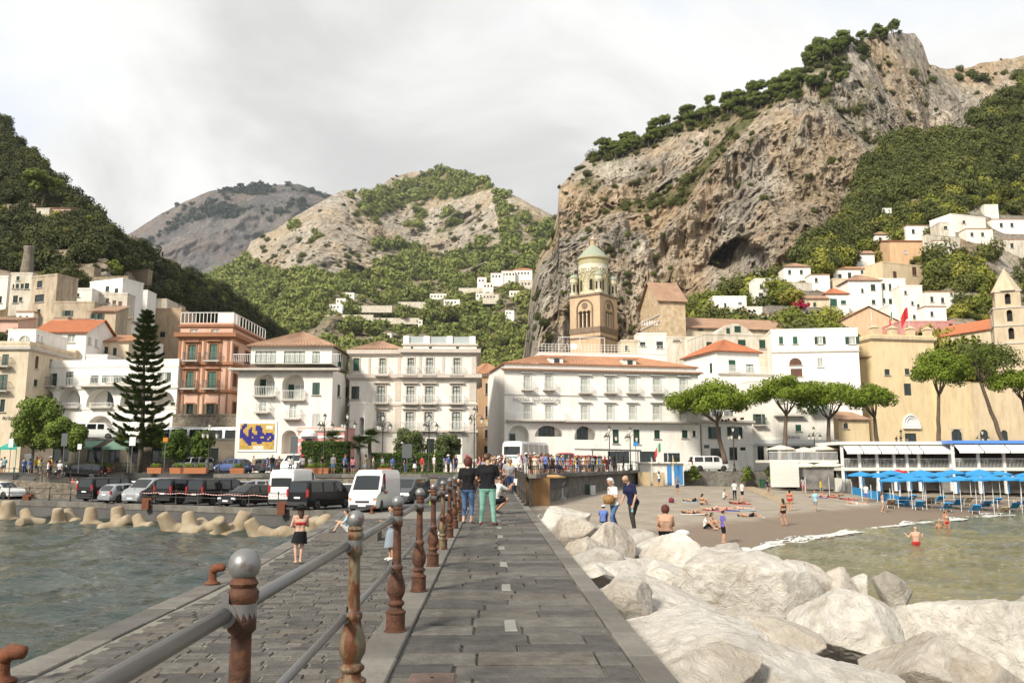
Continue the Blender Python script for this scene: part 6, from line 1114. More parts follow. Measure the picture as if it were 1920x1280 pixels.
def hedge(label,x0,x1,y0,y1,Y,d,n,seed):
 a,c=at(x0,y1,Y),at(x1,y0,Y); T=thing('hedge',label,'hedge',(a.x,Y,ZR)); r=np.random.default_rng(seed); m=MB(); m.b2(a.x+.1,Y+.1,ZR,c.x-.1,Y+d-.1,c.z-.12); m.build('core',mk('hedge_core',(.02,.035,.01),1,.3,2),T)
 P=r.random((n,3))*np.array([c.x-a.x,d,c.z-ZR])+np.array([a.x,Y,ZR]); f=r.integers(0,3,n); P[f==0,1]=Y+.08*r.random((f==0).sum()); P[f==1,2]=c.z+.1*r.normal(size=(f==1).sum())*.6
 t=r.normal(size=(n,3)); t/=np.linalg.norm(t,axis=1,keepdims=True); u=np.cross(t,r.normal(size=(n,3))); u/=np.linalg.norm(u,axis=1,keepdims=True); s=.11
 link('foliage',leaf_mesh('foliage',np.stack([P-t*s,P-u*s*.6,P+t*s,P+u*s*.6],1).reshape(-1,3),4,HEDGEL),T)
hedge('tall clipped green hedge beside the pink gatehouse',562,652,829,866,83.5,2.2,3400,1); hedge('low clipped hedge along the lawn before the palazzo',696,830,851,868,84.5,1.2,2600,2)
b=MB(); a,c=at(655,870,81),at(862,870,81); b.b2(a.x,80.2,ZR-.2,c.x,84.3,ZR+.1); struct(b.build('lawn',mk('lawn',(.10,.15,.03),.95,.35,2,.5,20)))
def palm(label,Y,x,y0,yc,R_,seed,zb=ZR):
 r=random.Random(seed); c=at(x,yc,Y); b_=Vector((c.x,c.y,zb)); T=thing('fan_palm',label,'palm',b_,0,'fan palms by the hedge'); limb(T,[b_,b_.lerp(c,.5)+Vector((.1,0,0)),c],.24,.17,BARKG,'trunk'); V=[]
 for k in range(46):
  a,e=r.uniform(0,6.28),r.uniform(-.5,1.3); d=Vector((math.cos(a)*math.cos(e),math.sin(a)*math.cos(e),math.sin(e))); s=c+d*R_*.45; side=d.cross(Vector((0,0,1))).normalized(); up=side.cross(d)
  for j in range(9):
   t=(j-4)/4*1.1; v=(d*math.cos(t)+side*math.sin(t))*R_*r.uniform(.5,.62)-Vector((0,0,.1*R_)); w=(side*math.cos(t)-d*math.sin(t))*.05; V+=[s-w,s+w,s+v+w*.2,s+v-w*.2]
  w=up.normalized()*.02; V+=[c-w,c+w,s+w,s-w]
 link('crown',leaf_mesh('crown',np.array([tuple(v)for v in V]),4,PALML),T)
palm('left stem of the fan palm pair beside the hedge',84,672,860,832,1.25,1); palm('taller right stem of the fan palm pair',84.5,693,860,822,1.35,2); palm('fan palm rising behind the tall hedge',86.5,624,850,826,1.5,3)
leafy('bougainvillea','magenta bougainvillea hanging over the grey retaining wall',float(_rs(1495,590))-5,(1472,562,1526,578),590,700,.25,BOUG,31,nl=9,zb=at(1495,585,175).z,cat='shrub',trunk=False)
for i,(x0,x1)in enumerate(((1455,1490),(1492,1536),(1545,1570),(1572,1608))):leafy('roof_plants',('first','second','third','last')[i]+' clump of plants from the left on the long white roof',127,(x0,610,x1,622),620,420,.22,OLIVEL,40+i,'plants on the long white roof',7,at(1500,620,127).z,'plants',False)
leafy('roof_plants','row of flowers along the terrace edge behind the first pine',110,(1316,783,1410,790),790,500,.14,FLOWM,50,None,16,at(1360,789,110).z,'plants',False)
# ================================================================= vehicles
TYRE=mk('tyre',(.018,.018,.018),.85,0); RIM=mk('alloy_rim',(.42,.42,.42),.35,0,metal=.8); HEADL=mk('headlight_glass',(.62,.64,.66),.12,0,spec=.8); TAILL=mk('tail_light',(.34,.012,.01),.2,0,spec=.7); PLATE=mk('plate',(.75,.76,.78),.5,0); BUMP=mk('bumper_plastic',(.035,.035,.036),.6,.1,3,obj=True); CARG=mk('car_glass',(.012,.015,.017),.04,0,spec=.8); ORL=mk('indicator_orange',(.55,.18,.02),.3,0)
def paint(name,c,rough=.22,metal=0.):m=mk('car_'+name,c,rough,.1,3,metal=metal,spec=.25 if max(c)<.08 else.6,obj=True); m.node_tree.nodes['Principled BSDF'].inputs['Coat Weight'].default_value=.15; return m
PAINT={'black':paint('black',(.005,.005,.006),.32),'silver':paint('silver',(.42,.43,.44),.3,.6),'white':paint('white',(.74,.74,.72)),'grey':paint('grey',(.10,.105,.115),.3,.4),'red':paint('red',(.42,.03,.03)),'blue':paint('blue',(.07,.11,.26)),'cream':paint('cream',(.62,.58,.50)),'dgrey':paint('dgrey',(.05,.052,.056),.3,.4)}
KIND={'van':dict(L=4.9,W=1.92,H=1.92,top=[(-2.45,.55),(-2.44,1.10),(-2.30,1.82),(-2.1,1.90),(.75,1.92),(1.05,1.83),(1.78,1.17),(2.25,.98),(2.42,.80),(2.45,.5)],belt=1.12,fw=(1.10,1.74),rw=(-2.43,-2.31),sw=[(-2.2,-1.0),(-.92,.18),(.26,1.05)],wx=(-1.5,1.55),wr=.33),'hatch':dict(L=3.95,W=1.70,H=1.48,top=[(-1.97,.5),(-1.95,.92),(-1.62,1.34),(-1.35,1.44),(-.1,1.48),(.35,1.40),(1.05,.96),(1.72,.82),(1.93,.66),(1.97,.45)],belt=.93,fw=(.40,1.02),rw=(-1.93,-1.64),sw=[(-1.55,-1.0),(-.94,-.1),(-.04,.62)],wx=(-1.2,1.25),wr=.30),'wagon':dict(L=4.55,W=1.78,H=1.52,top=[(-2.27,.5),(-2.25,.95),(-2.0,1.38),(-1.75,1.47),(.0,1.52),(.45,1.43),(1.2,.98),(2.0,.84),(2.22,.68),(2.27,.45)],belt=.95,fw=(.50,1.16),rw=(-2.24,-2.02),sw=[(-1.95,-1.25),(-1.18,-.2),(-.12,.78)],wx=(-1.35,1.4),wr=.32),'high':dict(L=5.9,W=2.0,H=2.62,top=[(-2.95,.6),(-2.94,1.25),(-2.86,2.45),(-2.6,2.60),(1.25,2.62),(1.55,2.50),(2.35,1.28),(2.75,1.08),(2.92,.85),(2.95,.5)],belt=1.30,fw=(1.72,2.30),rw=(-2.93,-2.89),sw=[(1.0,1.62)],wx=(-1.75,1.95),wr=.35),'bus':dict(L=11.5,W=2.5,H=3.45,top=[(-5.75,.8),(-5.74,1.4),(-5.6,3.2),(-5.4,3.4),(4.9,3.45),(5.35,3.3),(5.7,1.3),(5.75,.7)],belt=1.75,fw=(5.40,5.66),rw=(-5.70,-5.63),sw=[(-5.2,-3.2),(-3.1,-1.1),(-1.0,1.0),(1.1,3.1),(3.2,5.0)],wx=(-3.2,3.4),wr=.48),'suv':dict(L=4.5,W=1.85,H=1.68,top=[(-2.25,.6),(-2.23,1.05),(-2.05,1.55),(-1.8,1.65),(.05,1.68),(.5,1.58),(1.1,1.10),(1.95,.98),(2.2,.8),(2.25,.5)],belt=1.06,fw=(.55,1.06),rw=(-2.22,-2.07),sw=[(-1.95,-1.2),(-1.12,-.15),(-.07,.75)],wx=(-1.35,1.4),wr=.36)}
def wheel_mesh(r):
 m=MB(); m.X=Matrix.Rotation(math.pi/2,4,'X'); m.lathe([(r*.62,-.10),(r*.93,-.10),(r,-.06),(r,.06),(r*.93,.10),(r*.62,.10)],20); t=m.mesh('tyre',TYRE,True)
 m=MB(); m.X=Matrix.Rotation(math.pi/2,4,'X'); m.lathe([(.02,.04),(r*.2,.05),(r*.55,.085),(r*.64,.095),(r*.64,-.09)],16); m.lathe([(r*.1,.055),(r*.1,.07)],8)
 for k in range(7):a=k*2*math.pi/7; m.bar((r*.1*math.cos(a),r*.1*math.sin(a),.06),(r*.6*math.cos(a),r*.6*math.sin(a),.09),.03,4)
 return t,m.mesh('rim',RIM,True)
_vm={}
def vehicle_meshes(kind):
 if kind in _vm:return _vm[kind]
 K=KIND[kind]; W2=K['W']/2; tx,tz=zip(*K['top']); xs=sorted(set(list(np.linspace(tx[0],tx[-1],46))+list(tx)+[w+d*K['wr']*1.18 for w in K['wx']for d in(-1,-.9,-.6,-.3,0,.3,.6,.9,1)])); belt=K['belt']; H=K['H']; out={}
 def ring(x):
  zt=float(np.interp(x,tx,tz)); bl=min(belt,zt-.015); q=max(0,min(1,(zt-belt)/(H-belt))); e=min(1,(x-tx[0])/.3,(tx[-1]-x)/.45); w=W2*(.86+.14*math.sin(min(1,max(e,0))*math.pi/2)); wr=w*(1-(.17 if H<1.8 else.09)*q); zb=.24
  for wx in K['wx']:
   R=K['wr']*1.17
   if abs(x-wx)<R:zb=max(zb,K['wr']+math.sqrt(max(0,R*R-(x-wx)**2))*.98)
  zm=max(zb+.03,bl*.62); return[(w*.93,zb),(w,min(zb+.1,bl-.02)if zb<.3 else zb+.012),(w*1.0,min(zm,bl-.01)if zm<bl else bl-.008),(w*.985,bl),(w*.985+(wr-w*.985)*.55,bl+(zt-bl)*.5),(wr,bl+(zt-bl)*.86),(wr*.86,zt-.012*q),(0,zt+.02*q)]
 m=MB(); V=[]; n=15
 for x in xs:r=ring(x); V+=[(x,y,z)for y,z in r]+[(x,-y,z)for y,z in r[:-1][::-1]]
 Fc=[(i*n+j,i*n+j+1,(i+1)*n+j+1,(i+1)*n+j)for i in range(len(xs)-1)for j in range(n-1)]; Fc+=[tuple(range(n)),tuple(range((len(xs)-1)*n,len(xs)*n))[::-1]]; m.add(V,Fc); out['body']=m
 u=MB(); u.b2(tx[0]+.15,-W2*.86,.2,tx[-1]-.2,W2*.86,.42); u.b2(tx[0]+.2,-W2*.70,.42,tx[-1]-.5,W2*.70,belt-.08); out['underbody']=u
 def patch(a,b_,rows,off,sgn=1,ins=.05):
  p=MB(); k=8; q=[a+(b_-a)*(ins+(1-2*ins)*i/k)for i in range(k+1)]; V=[]; lo,hi=rows
  for x in q:
   r=ring(x)
   for t in np.linspace(lo,hi,5):j=min(int(t),6); f=t-j; y=r[j][0]*(1-f)+r[j+1][0]*f; z=r[j][1]*(1-f)+r[j+1][1]*f; V.append((x,sgn*(y+off),z))
  p.add(V,[(i*5+j,i*5+j+1,(i+1)*5+j+1,(i+1)*5+j)for i in range(k)for j in range(4)]); return p
 out['side']=[patch(a,b_,(3.12,4.9),.008,s)for a,b_ in K['sw']for s in(1,-1)]
 def screen(a,b_,d):
  p=MB(); V=[]; k=6
  for i in range(k+1):
   x=a+(b_-a)*i/k; r=ring(x)
   for t in np.linspace(-1,1,9):y=r[6][0]*.98*t; z=r[6][1]+(r[7][1]-r[6][1])*(1-t*t); V.append((x+d,y,z+.012))
  p.add(V,[(i*9+j,i*9+j+1,(i+1)*9+j+1,(i+1)*9+j)for i in range(k)for j in range(8)]); return p
 out['windscreen']=screen(*K['fw'],.010); out['rear_window']=screen(*K['rw'],-.014)
 fx,rx=tx[-1],tx[0]; hz=K['top'][-2][1]*.93; bz_=.42; tz_=belt*.88
 for nm,x,z,sy in(('headlight',fx-.10,hz-.06,1),('tail_light',rx+.03,tz_+(.12 if H>1.8 else 0),1)):
  L_=[]
  for s in(1,-1):q=MB(); q.box((x,s*W2*(.74 if nm=='headlight' else.86),z),(.16 if nm=='headlight' else.1,.34 if nm=='headlight' else.16,.17 if nm=='headlight' else(.5 if H>1.8 else.26))); L_.append(q)
  out[nm]=L_
 q=MB(); q.box((rx+.02,0,.42),(.16,W2*1.75,.24)); out['rear_bumper']=q; q=MB(); q.box((fx-.06,0,.36),(.2,W2*1.6,.22)); q.box((fx-.02,0,hz-.14),(.06,W2*.9,.14)); out['front_bumper']=q
 q=MB(); q.box((rx-.035 if H<1.8 else rx-.02,0,belt*.72),(.02,.5,.12)); out['rear_plate']=q; q=MB(); q.box((fx+.045,0,.42),(.02,.5,.11)); out['front_plate']=q
 mir=[]
 for s in(1,-1):q=MB(); q.box((K['fw'][1]-.25,s*(W2+.09),belt+.1),(.12,.2,.2 if H<2 else.32)); mir.append(q)
 out['mirror']=mir; out['wheel']=wheel_mesh(K['wr'])
 res={}
 for k,v in out.items():
  if k=='wheel':res[k]=v; continue
  mt={'body':None,'underbody':BUMP,'side':CARG,'windscreen':CARG,'rear_window':CARG,'headlight':HEADL,'tail_light':TAILL,'rear_bumper':BUMP,'front_bumper':BUMP,'rear_plate':PLATE,'front_plate':PLATE,'mirror':BUMP}[k]
  f=lambda q,nm:q.mesh(nm,mt or PAINT['black'],k in('body','side','windscreen','rear_window'))
  if isinstance(v,list):res[k]=[f(q,'side_window' if k=='side' else k)for q in v]
  else:
   res[k]=f(v,k)
   if k=='body':res[k].set_sharp_from_angle(angle=math.radians(38))
 _vm[kind]=res; return res
def vehicle(kind,col,label,p,rz,cat='van',group='parked vehicles',plates=True,scale=1,name=None,parts=True):
 M=vehicle_meshes(kind); T=thing(name or{'van':'van','high':'van','bus':'coach','suv':'car','hatch':'car','wagon':'car'}[kind],label,cat,p,rz,group,False); T.scale=(scale,)*3
 o=link('body',M['body'],T); o.material_slots[0].link='OBJECT'; o.material_slots[0].material=PAINT[col]
 for k in('underbody','windscreen','rear_window','rear_bumper','front_bumper','rear_plate','front_plate'):
  if not plates and 'plate' in k:continue
  q=link(k,M[k],T)
  if k.endswith('bumper')and col in('silver','white','red','blue','grey')and kind in('hatch','van','suv','wagon'):q.material_slots[0].link='OBJECT'; q.material_slots[0].material=PAINT[col]
 for q in M['side']:link('side_window',q,T)
 for k in('headlight','tail_light','mirror'):
  for q in M[k]:link(k,q,T)
 K=KIND[kind]; ty,ri=M['wheel']
 for x in K['wx']:
  for s in(1,-1):w=link('tyre',ty,T); w.location=(x,s*(K['W']/2-.11),K['wr']); w.rotation_euler=(0,0,0 if s<0 else math.pi); r=link('rim',ri,w)
 return T
def V(kind,col,label,px,py,z,deg,**k):p=gz(px,py,z)if 'Y' not in k else at(px,py,k.pop('Y')); return vehicle(kind,col,label,(p.x,p.y,z),math.radians(deg),**k)
G1='vehicles parked along the sea wall'
def slot(px,Y):return(at(px,935,Y).x,Y,ZQ)
def PV(kind,col,label,px,Y,deg,cat='van',**k):return vehicle(kind,col,label,slot(px,Y),math.radians(deg),cat,G1,**k)
PV('van','black','black van, leftmost in the front row by the sea wall',205,69.5,66); PV('hatch','silver','silver hatchback between two vans in the front row',238,66.2,60,'car'); PV('van','silver','silver van facing the sea beside the hatchback',290,66.0,-112); PV('van','black','black van seen from behind, right of the silver van',350,65.2,66); PV('van','black','black van with tall red tail lights, third black van along',412,63.6,62); PV('wagon','black','black estate car facing the sea, left of the tall white van',468,61.4,-118,'car')
PV('high','white','tall white van with dark rear windows',552,62.2,86); PV('van','black','black van in front of the tall white van',602,57.5,64); PV('high','white','white box van with orange stripes at the end of the quay',704,55.8,-97); PV('van','grey','dark grey van behind the white box van',768,66.5,-104)
PV('wagon','white','white estate car in the second row behind the vans',268,74.0,8,'car'); PV('suv','grey','dark car in the second row behind the black vans',378,73.5,12,'car'); PV('suv','silver','silver car in the second row with men standing by',478,70.5,-168,'car'); PV('wagon','silver','pale car in the second row left of the silver one',440,74.5,-160,'car'); PV('hatch','dgrey','dark car half hidden behind the tall white van',600,72,-90,'car'); PV('hatch','white','white car nosing out left of the box van',650,66,-70,'car'); PV('hatch','white','white car cut by the sea wall at far left',2,73.2,-20,'car'); PV('van','dgrey','dark van deep under the road wall beside the pier',842,72,-90)
G2='vehicles on the upper road'
def RV(kind,col,label,px,Y,deg,z=ZR,cat='car',**k):return vehicle(kind,col,label,(at(px,866,Y).x,Y,z+.004),math.radians(deg),cat,G2,**k)
vehicle('wagon','black','black estate car parked on the ramp at left',(at(152,880,85.5).x,85.5,2.92),math.radians(188),'car',G2).rotation_euler=(0,math.radians(-4),math.radians(188))
RV('high','white','old white van behind the crowd at far left',74,97,20,cat='van',scale=.8); RV('suv','grey','grey off road car beside the old white van',110,95,-20); RV('hatch','silver','silver car behind the planters at left',182,96,170); RV('hatch','red','red car behind the planters at left',206,95,-30); RV('wagon','black','black car under the araucaria',252,97,180); RV('van','white','long white van right of the araucaria',318,96,175,cat='van'); RV('suv','white','white car between two white vans',365,93,165); RV('van','white','white van with dark windows before the tile map',405,95,178,cat='van'); RV('hatch','blue','blue car in front of the white van with dark windows',437,87,150); RV('hatch','grey','grey car below the tile map',492,87.5,130); RV('hatch','blue','dark blue car beside the white minibus',520,88,150); RV('van','white','white minibus facing us beside the hedge',560,85.5,-100,cat='van')
RV('bus','white','white coach seen from behind in front of the hotel arches',988,97.5,72,cat='coach'); RV('van','red','red minibus right of the white coach',1058,99,90,cat='van',scale=1.15); RV('van','red','dark red van under the shelter',1102,100,0,cat='van'); vehicle('van','white','white delivery van on the road above the restaurant terrace',(at(182,824,96).x,96,at(182,824,96).z),0.1,'van',G2); vehicle('bus','white','white coach half hidden behind shrubs at the rubble wall',(at(380,824,96).x,95.6,at(380,826,96).z-1.9),3.05,'coach',G2); RV('van','white','white van parked beside the leftmost pine',1330,106,4,cat='van')
o=bpy.data.objects['coach']; m=MB();
txt('Pantaviaggi',.38,mk('blue_lettering',(.20,.32,.42),.5,0),Matrix.Translation((-5.80,0,1.62))@Matrix.Rotation(-math.pi/2,4,'Z'),'lettering',o)
bx=[q for q in bpy.data.objects if q.name.startswith('van')and q.get('label','').startswith('white box van')][0]; m=MB()
for i in range(9):m.box((2.56+.0*i,-.75+i*.19,1.17-abs(i-4)*.012),(.24,.11,.012))
m.build('hood_stripe',ORL,bx)
m=MB(); m.box((1.1,1.005,1.18),(.8,.01,.16)); m.box((1.1,-1.005,1.18),(.8,.01,.16)); m.build('side_lettering',mk('dull_red_print',(.35,.08,.05),.6),bx)
for s in(1,-1):m=MB(); m.box((2.88,s*.78,.82),(.14,.16,.14)); m.build('indicator',ORL,bx)
# ================================================================= people
CLOTH={n:mk('cloth_'+n,c,.9,.18,6,.15,40,obj=True,spec=.2)for n,c in{'white':(.70,.69,.66),'black':(.014,.014,.016),'navy':(.018,.022,.065),'blue':(.12,.19,.48),'skyblue':(.30,.52,.62),'denim':(.085,.15,.28),'mint':(.22,.43,.34),'red':(.45,.035,.035),'yellow':(.62,.46,.03),'khaki':(.33,.28,.19),'grey':(.22,.225,.235),'brown':(.11,.065,.04),'pink':(.55,.20,.24),'green':(.09,.22,.08),'lime':(.45,.62,.05),'greyblue':(.24,.28,.33),'violet':(.16,.13,.42),'cream':(.60,.54,.44),'check':(.34,.33,.34),'charcoal':(.05,.046,.042)}.items()}
SKIN=[mk('skin_%d'%i,c,.6,.1,5,obj=True,spec=.35)for i,c in enumerate([(.50,.29,.19),(.42,.22,.135),(.56,.35,.25),(.30,.15,.09)])]; HAIR={n:mk('hair_'+n,c,.7,.3,14,.3,60,obj=True)for n,c in{'dark':(.018,.012,.009),'brown':(.07,.032,.016),'auburn':(.10,.022,.012),'blond':(.50,.38,.20),'grey':(.38,.36,.33),'white':(.62,.60,.56)}.items()}
SHOE=mk('shoe',(.08,.075,.07),.8,0); EYE=mk('eye_dark',(.02,.015,.012),.4,0); SLOTS=['skin','top','bottom','shoe','hair','extra']
J0=dict(hipL=(.095,0,.90),hipR=(-.095,0,.90),kneeL=(.10,-.015,.49),kneeR=(-.10,-.015,.49),ankL=(.105,.02,.075),ankR=(-.105,.02,.075),toeL=(.125,-.15,.035),toeR=(-.125,-.15,.035),pel=(0,0,.93),chest=(0,-.005,1.25),neck=(0,.01,1.47),head=(0,-.015,1.615),shL=(.185,.005,1.40),shR=(-.185,.005,1.40),elL=(.235,.02,1.12),elR=(-.235,.02,1.12),wrL=(.235,-.06,.88),wrR=(-.235,-.06,.88),look=(0,-1,0))
def pose(**k):j={a:Vector(v)for a,v in J0.items()}; j.update({a:Vector(v)for a,v in k.items()}); return j
def shift_pose(j,d,keys):
 for k in keys:j[k]=j[k]+Vector(d)
 return j
def capsule_dist(P,a,b_,ra,rb):
 a=np.array(a); b_=np.array(b_); d=b_-a; t=np.clip(((P-a)@d)/max(d@d,1e-9),0,1); return np.linalg.norm(P-a-t[:,None]*d,axis=1)-(ra+(rb-ra)*t)
def figure(j,female=False,sleeve=.55,legs='long',top='top',skirt=0,fat=1.0,voxel=.03,fingers=False,hair='short',bikini=False,hat=None,grip=(0,0)):
 """one continuous body grown round the joints j; every primitive carries the cloth or skin it shows"""
 C=[]; add=lambda a,ra,b_,rb,m:C.append((Vector(a),Vector(b_),ra,rb,SLOTS.index(m)))
 f=fat; tp=top; bt='bottom'; hip=(j['hipL']+j['hipR'])/2; up=(j['neck']-j['pel']).normalized(); side=(j['shL']-j['shR']).normalized(); fw=side.cross(up); fw=-fw if fw.dot(j['look'])<0 else fw
 add(j['hipL'],.105*f,j['hipR'],.105*f,bt); add(j['pel']+up*.03,.112*f,j['pel']-up*.03,.118*f,bt)
 waist=j['pel'].lerp(j['chest'],.45); rw=(.098 if female else.112)*f; tk=tp if not bikini else 'skin'
 for s in(1,-1):add(waist+side*.045*s,rw*.9,j['chest']+side*.075*s,.112*f,tk); add(j['pel']+up*.06+side*.05*s,.10*f,waist+side*.045*s,rw*.9,tk if not bikini else 'skin')
 add(j['chest']+up*.02+side*.07,.118*f,j['chest']+up*.02-side*.07,.118*f,tk if not bikini else 'skin'); sl=j['shL'].lerp(j['neck'],.32)-up*.03; sr=j['shR'].lerp(j['neck'],.32)-up*.03; add(j['shL'],.062,sl,.075,tk); add(j['shR'],.062,sr,.075,tk); add(sl,.078,sr,.078,tk); add(sl-up*.06,.085,j['chest']+side*.06,.10*f,tk); add(sr-up*.06,.085,j['chest']-side*.06,.10*f,tk)
 if female:
  for s in(1,-1):q=j['chest']+fw*.085+side*.062*s+up*.0; add(q,.058,q-up*.01,.058,'top')
 if bikini:q=j['chest']-up*.03; add(q+side*.10-fw*.05,.075,q-side*.10-fw*.05,.075,'top')
 add(j['neck']-up*.06,.058,j['neck']+up*.05,.05,'skin')
 hu=(j['head']-j['neck']).normalized(); lk=j['look'].normalized(); hs_=lk.cross(hu).normalized(); h=j['head']
 add(h+hu*.03+lk*-.018,.083,h+hu*.035+lk*.02,.080,'skin'); add(h-hu*.03+lk*.02,.066,h-hu*.065+lk*.042,.045,'skin'); add(h-hu*.005+lk*.09,.013,h-hu*.022+lk*.102,.016,'skin')
 for s in(1,-1):add(h+hs_*.08*s+hu*.005,.018,h+hs_*.083*s-hu*.025,.014,'skin'); add(h+hs_*.032*s+lk*.079+hu*.018,.012,h+hs_*.034*s+lk*.08+hu*.018,.012,'extra')
 for L in 'LR':
  sh,el,wr,hp,kn,an,to=(j[k+L]for k in('sh','el','wr','hip','knee','ank','toe')); k=sh.lerp(el,min(1,sleeve*1.0));
  if sleeve>0 and not bikini:add(sh,.06,k,.056,tp)
  add(k if sleeve>0 and not bikini else sh,.044 if sleeve else.052,el,.040,'skin' if sleeve<1.2 else tp); add(el,.040,el.lerp(wr,.4),.039,'skin' if sleeve<1.2 else tp); add(el.lerp(wr,.4),.038,wr,.026,'skin' if sleeve<1.8 else tp)
  d=(wr-el).normalized(); g=grip[0 if L=='L' else 1]; sd=1 if L=='L' else-1; n1=d.cross(fw); n1=n1.normalized()if n1.length>.1 else side; n2=n1.cross(d)
  pc=wr+d*.05
  if fingers:
   add(wr,.026,wr+d*.03,.026,'skin')
   for i in range(4):
    o=n1*(.027-.018*i); kn_=wr+d*.088+o; l=(.036,.042,.040,.031)[i]; add(wr+d*.025+o*.7,.014,kn_,.0115,'skin'); c1=(d*(1-.55*g)+n2*(.35+.7*g)*.6).normalized(); c2=(d*(1-1.3*g)+n2*(.5+g)).normalized(); k1=kn_+c1*l; add(kn_,.0098,k1,.009,'skin'); add(k1,.009,k1+c2*l*.75,.0078,'skin')
   t0=wr+d*.03+n1*.03; t1=t0+(d*.7+n1*.8+n2*.3).normalized()*.042; add(t0,.0125,t1,.0105,'skin'); add(t1,.0105,t1+(d*.9+n1*(.3-.6*g)+n2*.5).normalized()*.03,.0085,'skin')
  else:add(wr,.028,wr+d*.09,.03,'skin'); add(wr+d*.08,.026,wr+d*(.15-.03*g)+n2*.03,.018,'skin')
  lm={'long':(bt,bt,bt),'short':(bt,'skin','skin'),'mini':('skin','skin','skin'),'knee':(bt,bt,'skin'),'crop':(bt,bt,'skin')}[legs]; r=1.12 if legs in('long','crop')else 1.0; mk_=hp.lerp(kn,.72)
  if legs in('short',):add(hp,.092*f,mk_,.082*f,bt); add(mk_,.066*f,kn,.056,'skin')
  elif legs=='mini':add(hp,.088*f,hp.lerp(kn,.1),.086*f,bt); add(hp.lerp(kn,.1),.084*f,kn,.056,'skin')
  else:add(hp,.09*f,kn,.06*r,bt)
  cal=kn.lerp(an,.3); c3=kn.lerp(an,.62); m2=lm[1]if legs in('long','crop')else('skin'); add(kn,.055*r,cal+(kn-hp).cross(side).normalized()*0,.056*r,m2); add(cal,.056*r,c3,.045*r,m2); add(c3,.044*(1.25 if legs=='long' else 1),an,.036*(1.35 if legs=='long' else 1),bt if legs=='long' else 'skin'); add(an-Vector((0,0,.0)),.042,to,.034,'shoe'); add(an+(an-to).normalized()*.045-Vector((0,0,.02)),.036,an,.04,'shoe')
 sk_me=None
 if skirt:
  a=j['pel']+up*.04; b_=(j['kneeL']+j['kneeR'])/2; e=a.lerp(b_,skirt); k=MB(); V_=[]; nr,na=7,28
  for i in range(nr):
   t=i/(nr-1); c=a.lerp(e,t); rx=(.165+.075*t**.6)*f; ry=(.135+.075*t**.6)*f
   for q in range(na):an_=6.2832*q/na; w_=1+.05*t*math.sin(an_*7+1); V_.append((c.x+rx*w_*math.cos(an_),c.y+ry*w_*math.sin(an_),c.z+.03*t*math.sin(an_+.8)))
  k.add(V_,[(i*na+q,(i+1)*na+q,(i+1)*na+(q+1)%na,i*na+(q+1)%na)for i in range(nr-1)for q in range(na)]); sk_me=k.mesh('skirt',SHOE,True)
 m=MB()
 for a,b_,ra,rb,_ in C:
  if(b_-a).length<1e-4:b_=a+Vector((0,0,1e-3))
  t=(b_-a).normalized(); ref=Vector((1,0,0))if abs(t.x)<.8 else Vector((0,1,0)); u=(ref-t*ref.dot(t)).normalized(); w=t.cross(u); n=10; rings=[]
  for e in(-1,-.8,-.45,0):rings.append((a+t*e*ra,ra*math.sqrt(max(0,1-e*e))+1e-4))
  for e in(0,.45,.8,1):rings.append((b_+t*e*rb,rb*math.sqrt(max(0,1-e*e))+1e-4))
  v=[c+u*(math.cos(6.2832*i/n)*r)+w*(math.sin(6.2832*i/n)*r)for c,r in rings for i in range(n)]
  m.add(v,[(k*n+i,k*n+(i+1)%n,(k+1)*n+(i+1)%n,(k+1)*n+i)for k in range(7)for i in range(n)]+[tuple(range(n))[::-1],tuple(7*n+i for i in range(n))])
 o=bpy.data.objects.new('tmp',m.mesh('body',SHOE)); COL.objects.link(o); md=o.modifiers.new('r','REMESH'); md.mode='VOXEL'; md.voxel_size=voxel; sm=o.modifiers.new('s','SMOOTH'); sm.iterations=3 if voxel>.02 else 4; sm.factor=.5
 me=bpy.data.meshes.new_from_object(o.evaluated_get(bpy.context.evaluated_depsgraph_get())); bpy.data.objects.remove(o); me.name='body'; n=len(me.polygons); ce=np.zeros(n*3); me.polygons.foreach_get('center',ce); ce=ce.reshape(-1,3); best=np.full(n,9.); idx=np.zeros(n,np.int32)
 for a,b_,ra,rb,mi in C:d=capsule_dist(ce,a,b_,ra,rb); k=d<best; best[k]=d[k]; idx[k]=mi
 rel=ce-np.array(j['pel']); hh_=rel@np.array(up); pp=np.linalg.norm(rel-np.outer(hh_,np.array(up)),axis=1); tor=(pp<(.19 if j['kneeL'].z<j['hipL'].z-.2 else.155)*fat)&(hh_>-.2)&(hh_<.25)
 if bikini:idx[tor&(hh_<.045)&(hh_>-.13)&(idx!=3)]=2; idx[tor&(hh_>.045)&(idx==2)]=0
 elif top=='top':k=tor&((idx==1)|(idx==2)); idx[k]=np.where(hh_[k]>-.045,1,2)
 else:k=tor&((idx==0)|(idx==2)); idx[k]=np.where(hh_[k]>.06,0,2)
 me.materials.clear()
 for s in SLOTS:me.materials.append(EYE if s=='extra' else SHOE)
 me.polygons.foreach_set('material_index',idx); me.polygons.foreach_set('use_smooth',np.ones(n,bool))
 Vn,Fn=ICO[3]; fr=np.array([lk[i]for i in range(3)]); hn=np.array(hu); sn=np.array(hs_); q=np.stack([Vn@fr,Vn@sn,Vn@hn],-1); keep=(q[:,2]>-.05+.9*np.maximum(q[:,0],-.3))|((q[:,0]<-.25)&(q[:,2]>-.75)); R_=.097+.006*fbm(Vn*4,2,3)
 P=np.array(h)+np.array(hu)*.03+Vn*R_[:,None]
 if hair=='long':k=np.clip(-q[:,2]+.15,0,1)*(q[:,0]<.15); P=P-np.outer(k*.20,hn)-np.outer(k*.03,fr); keep|=(q[:,0]<.1)
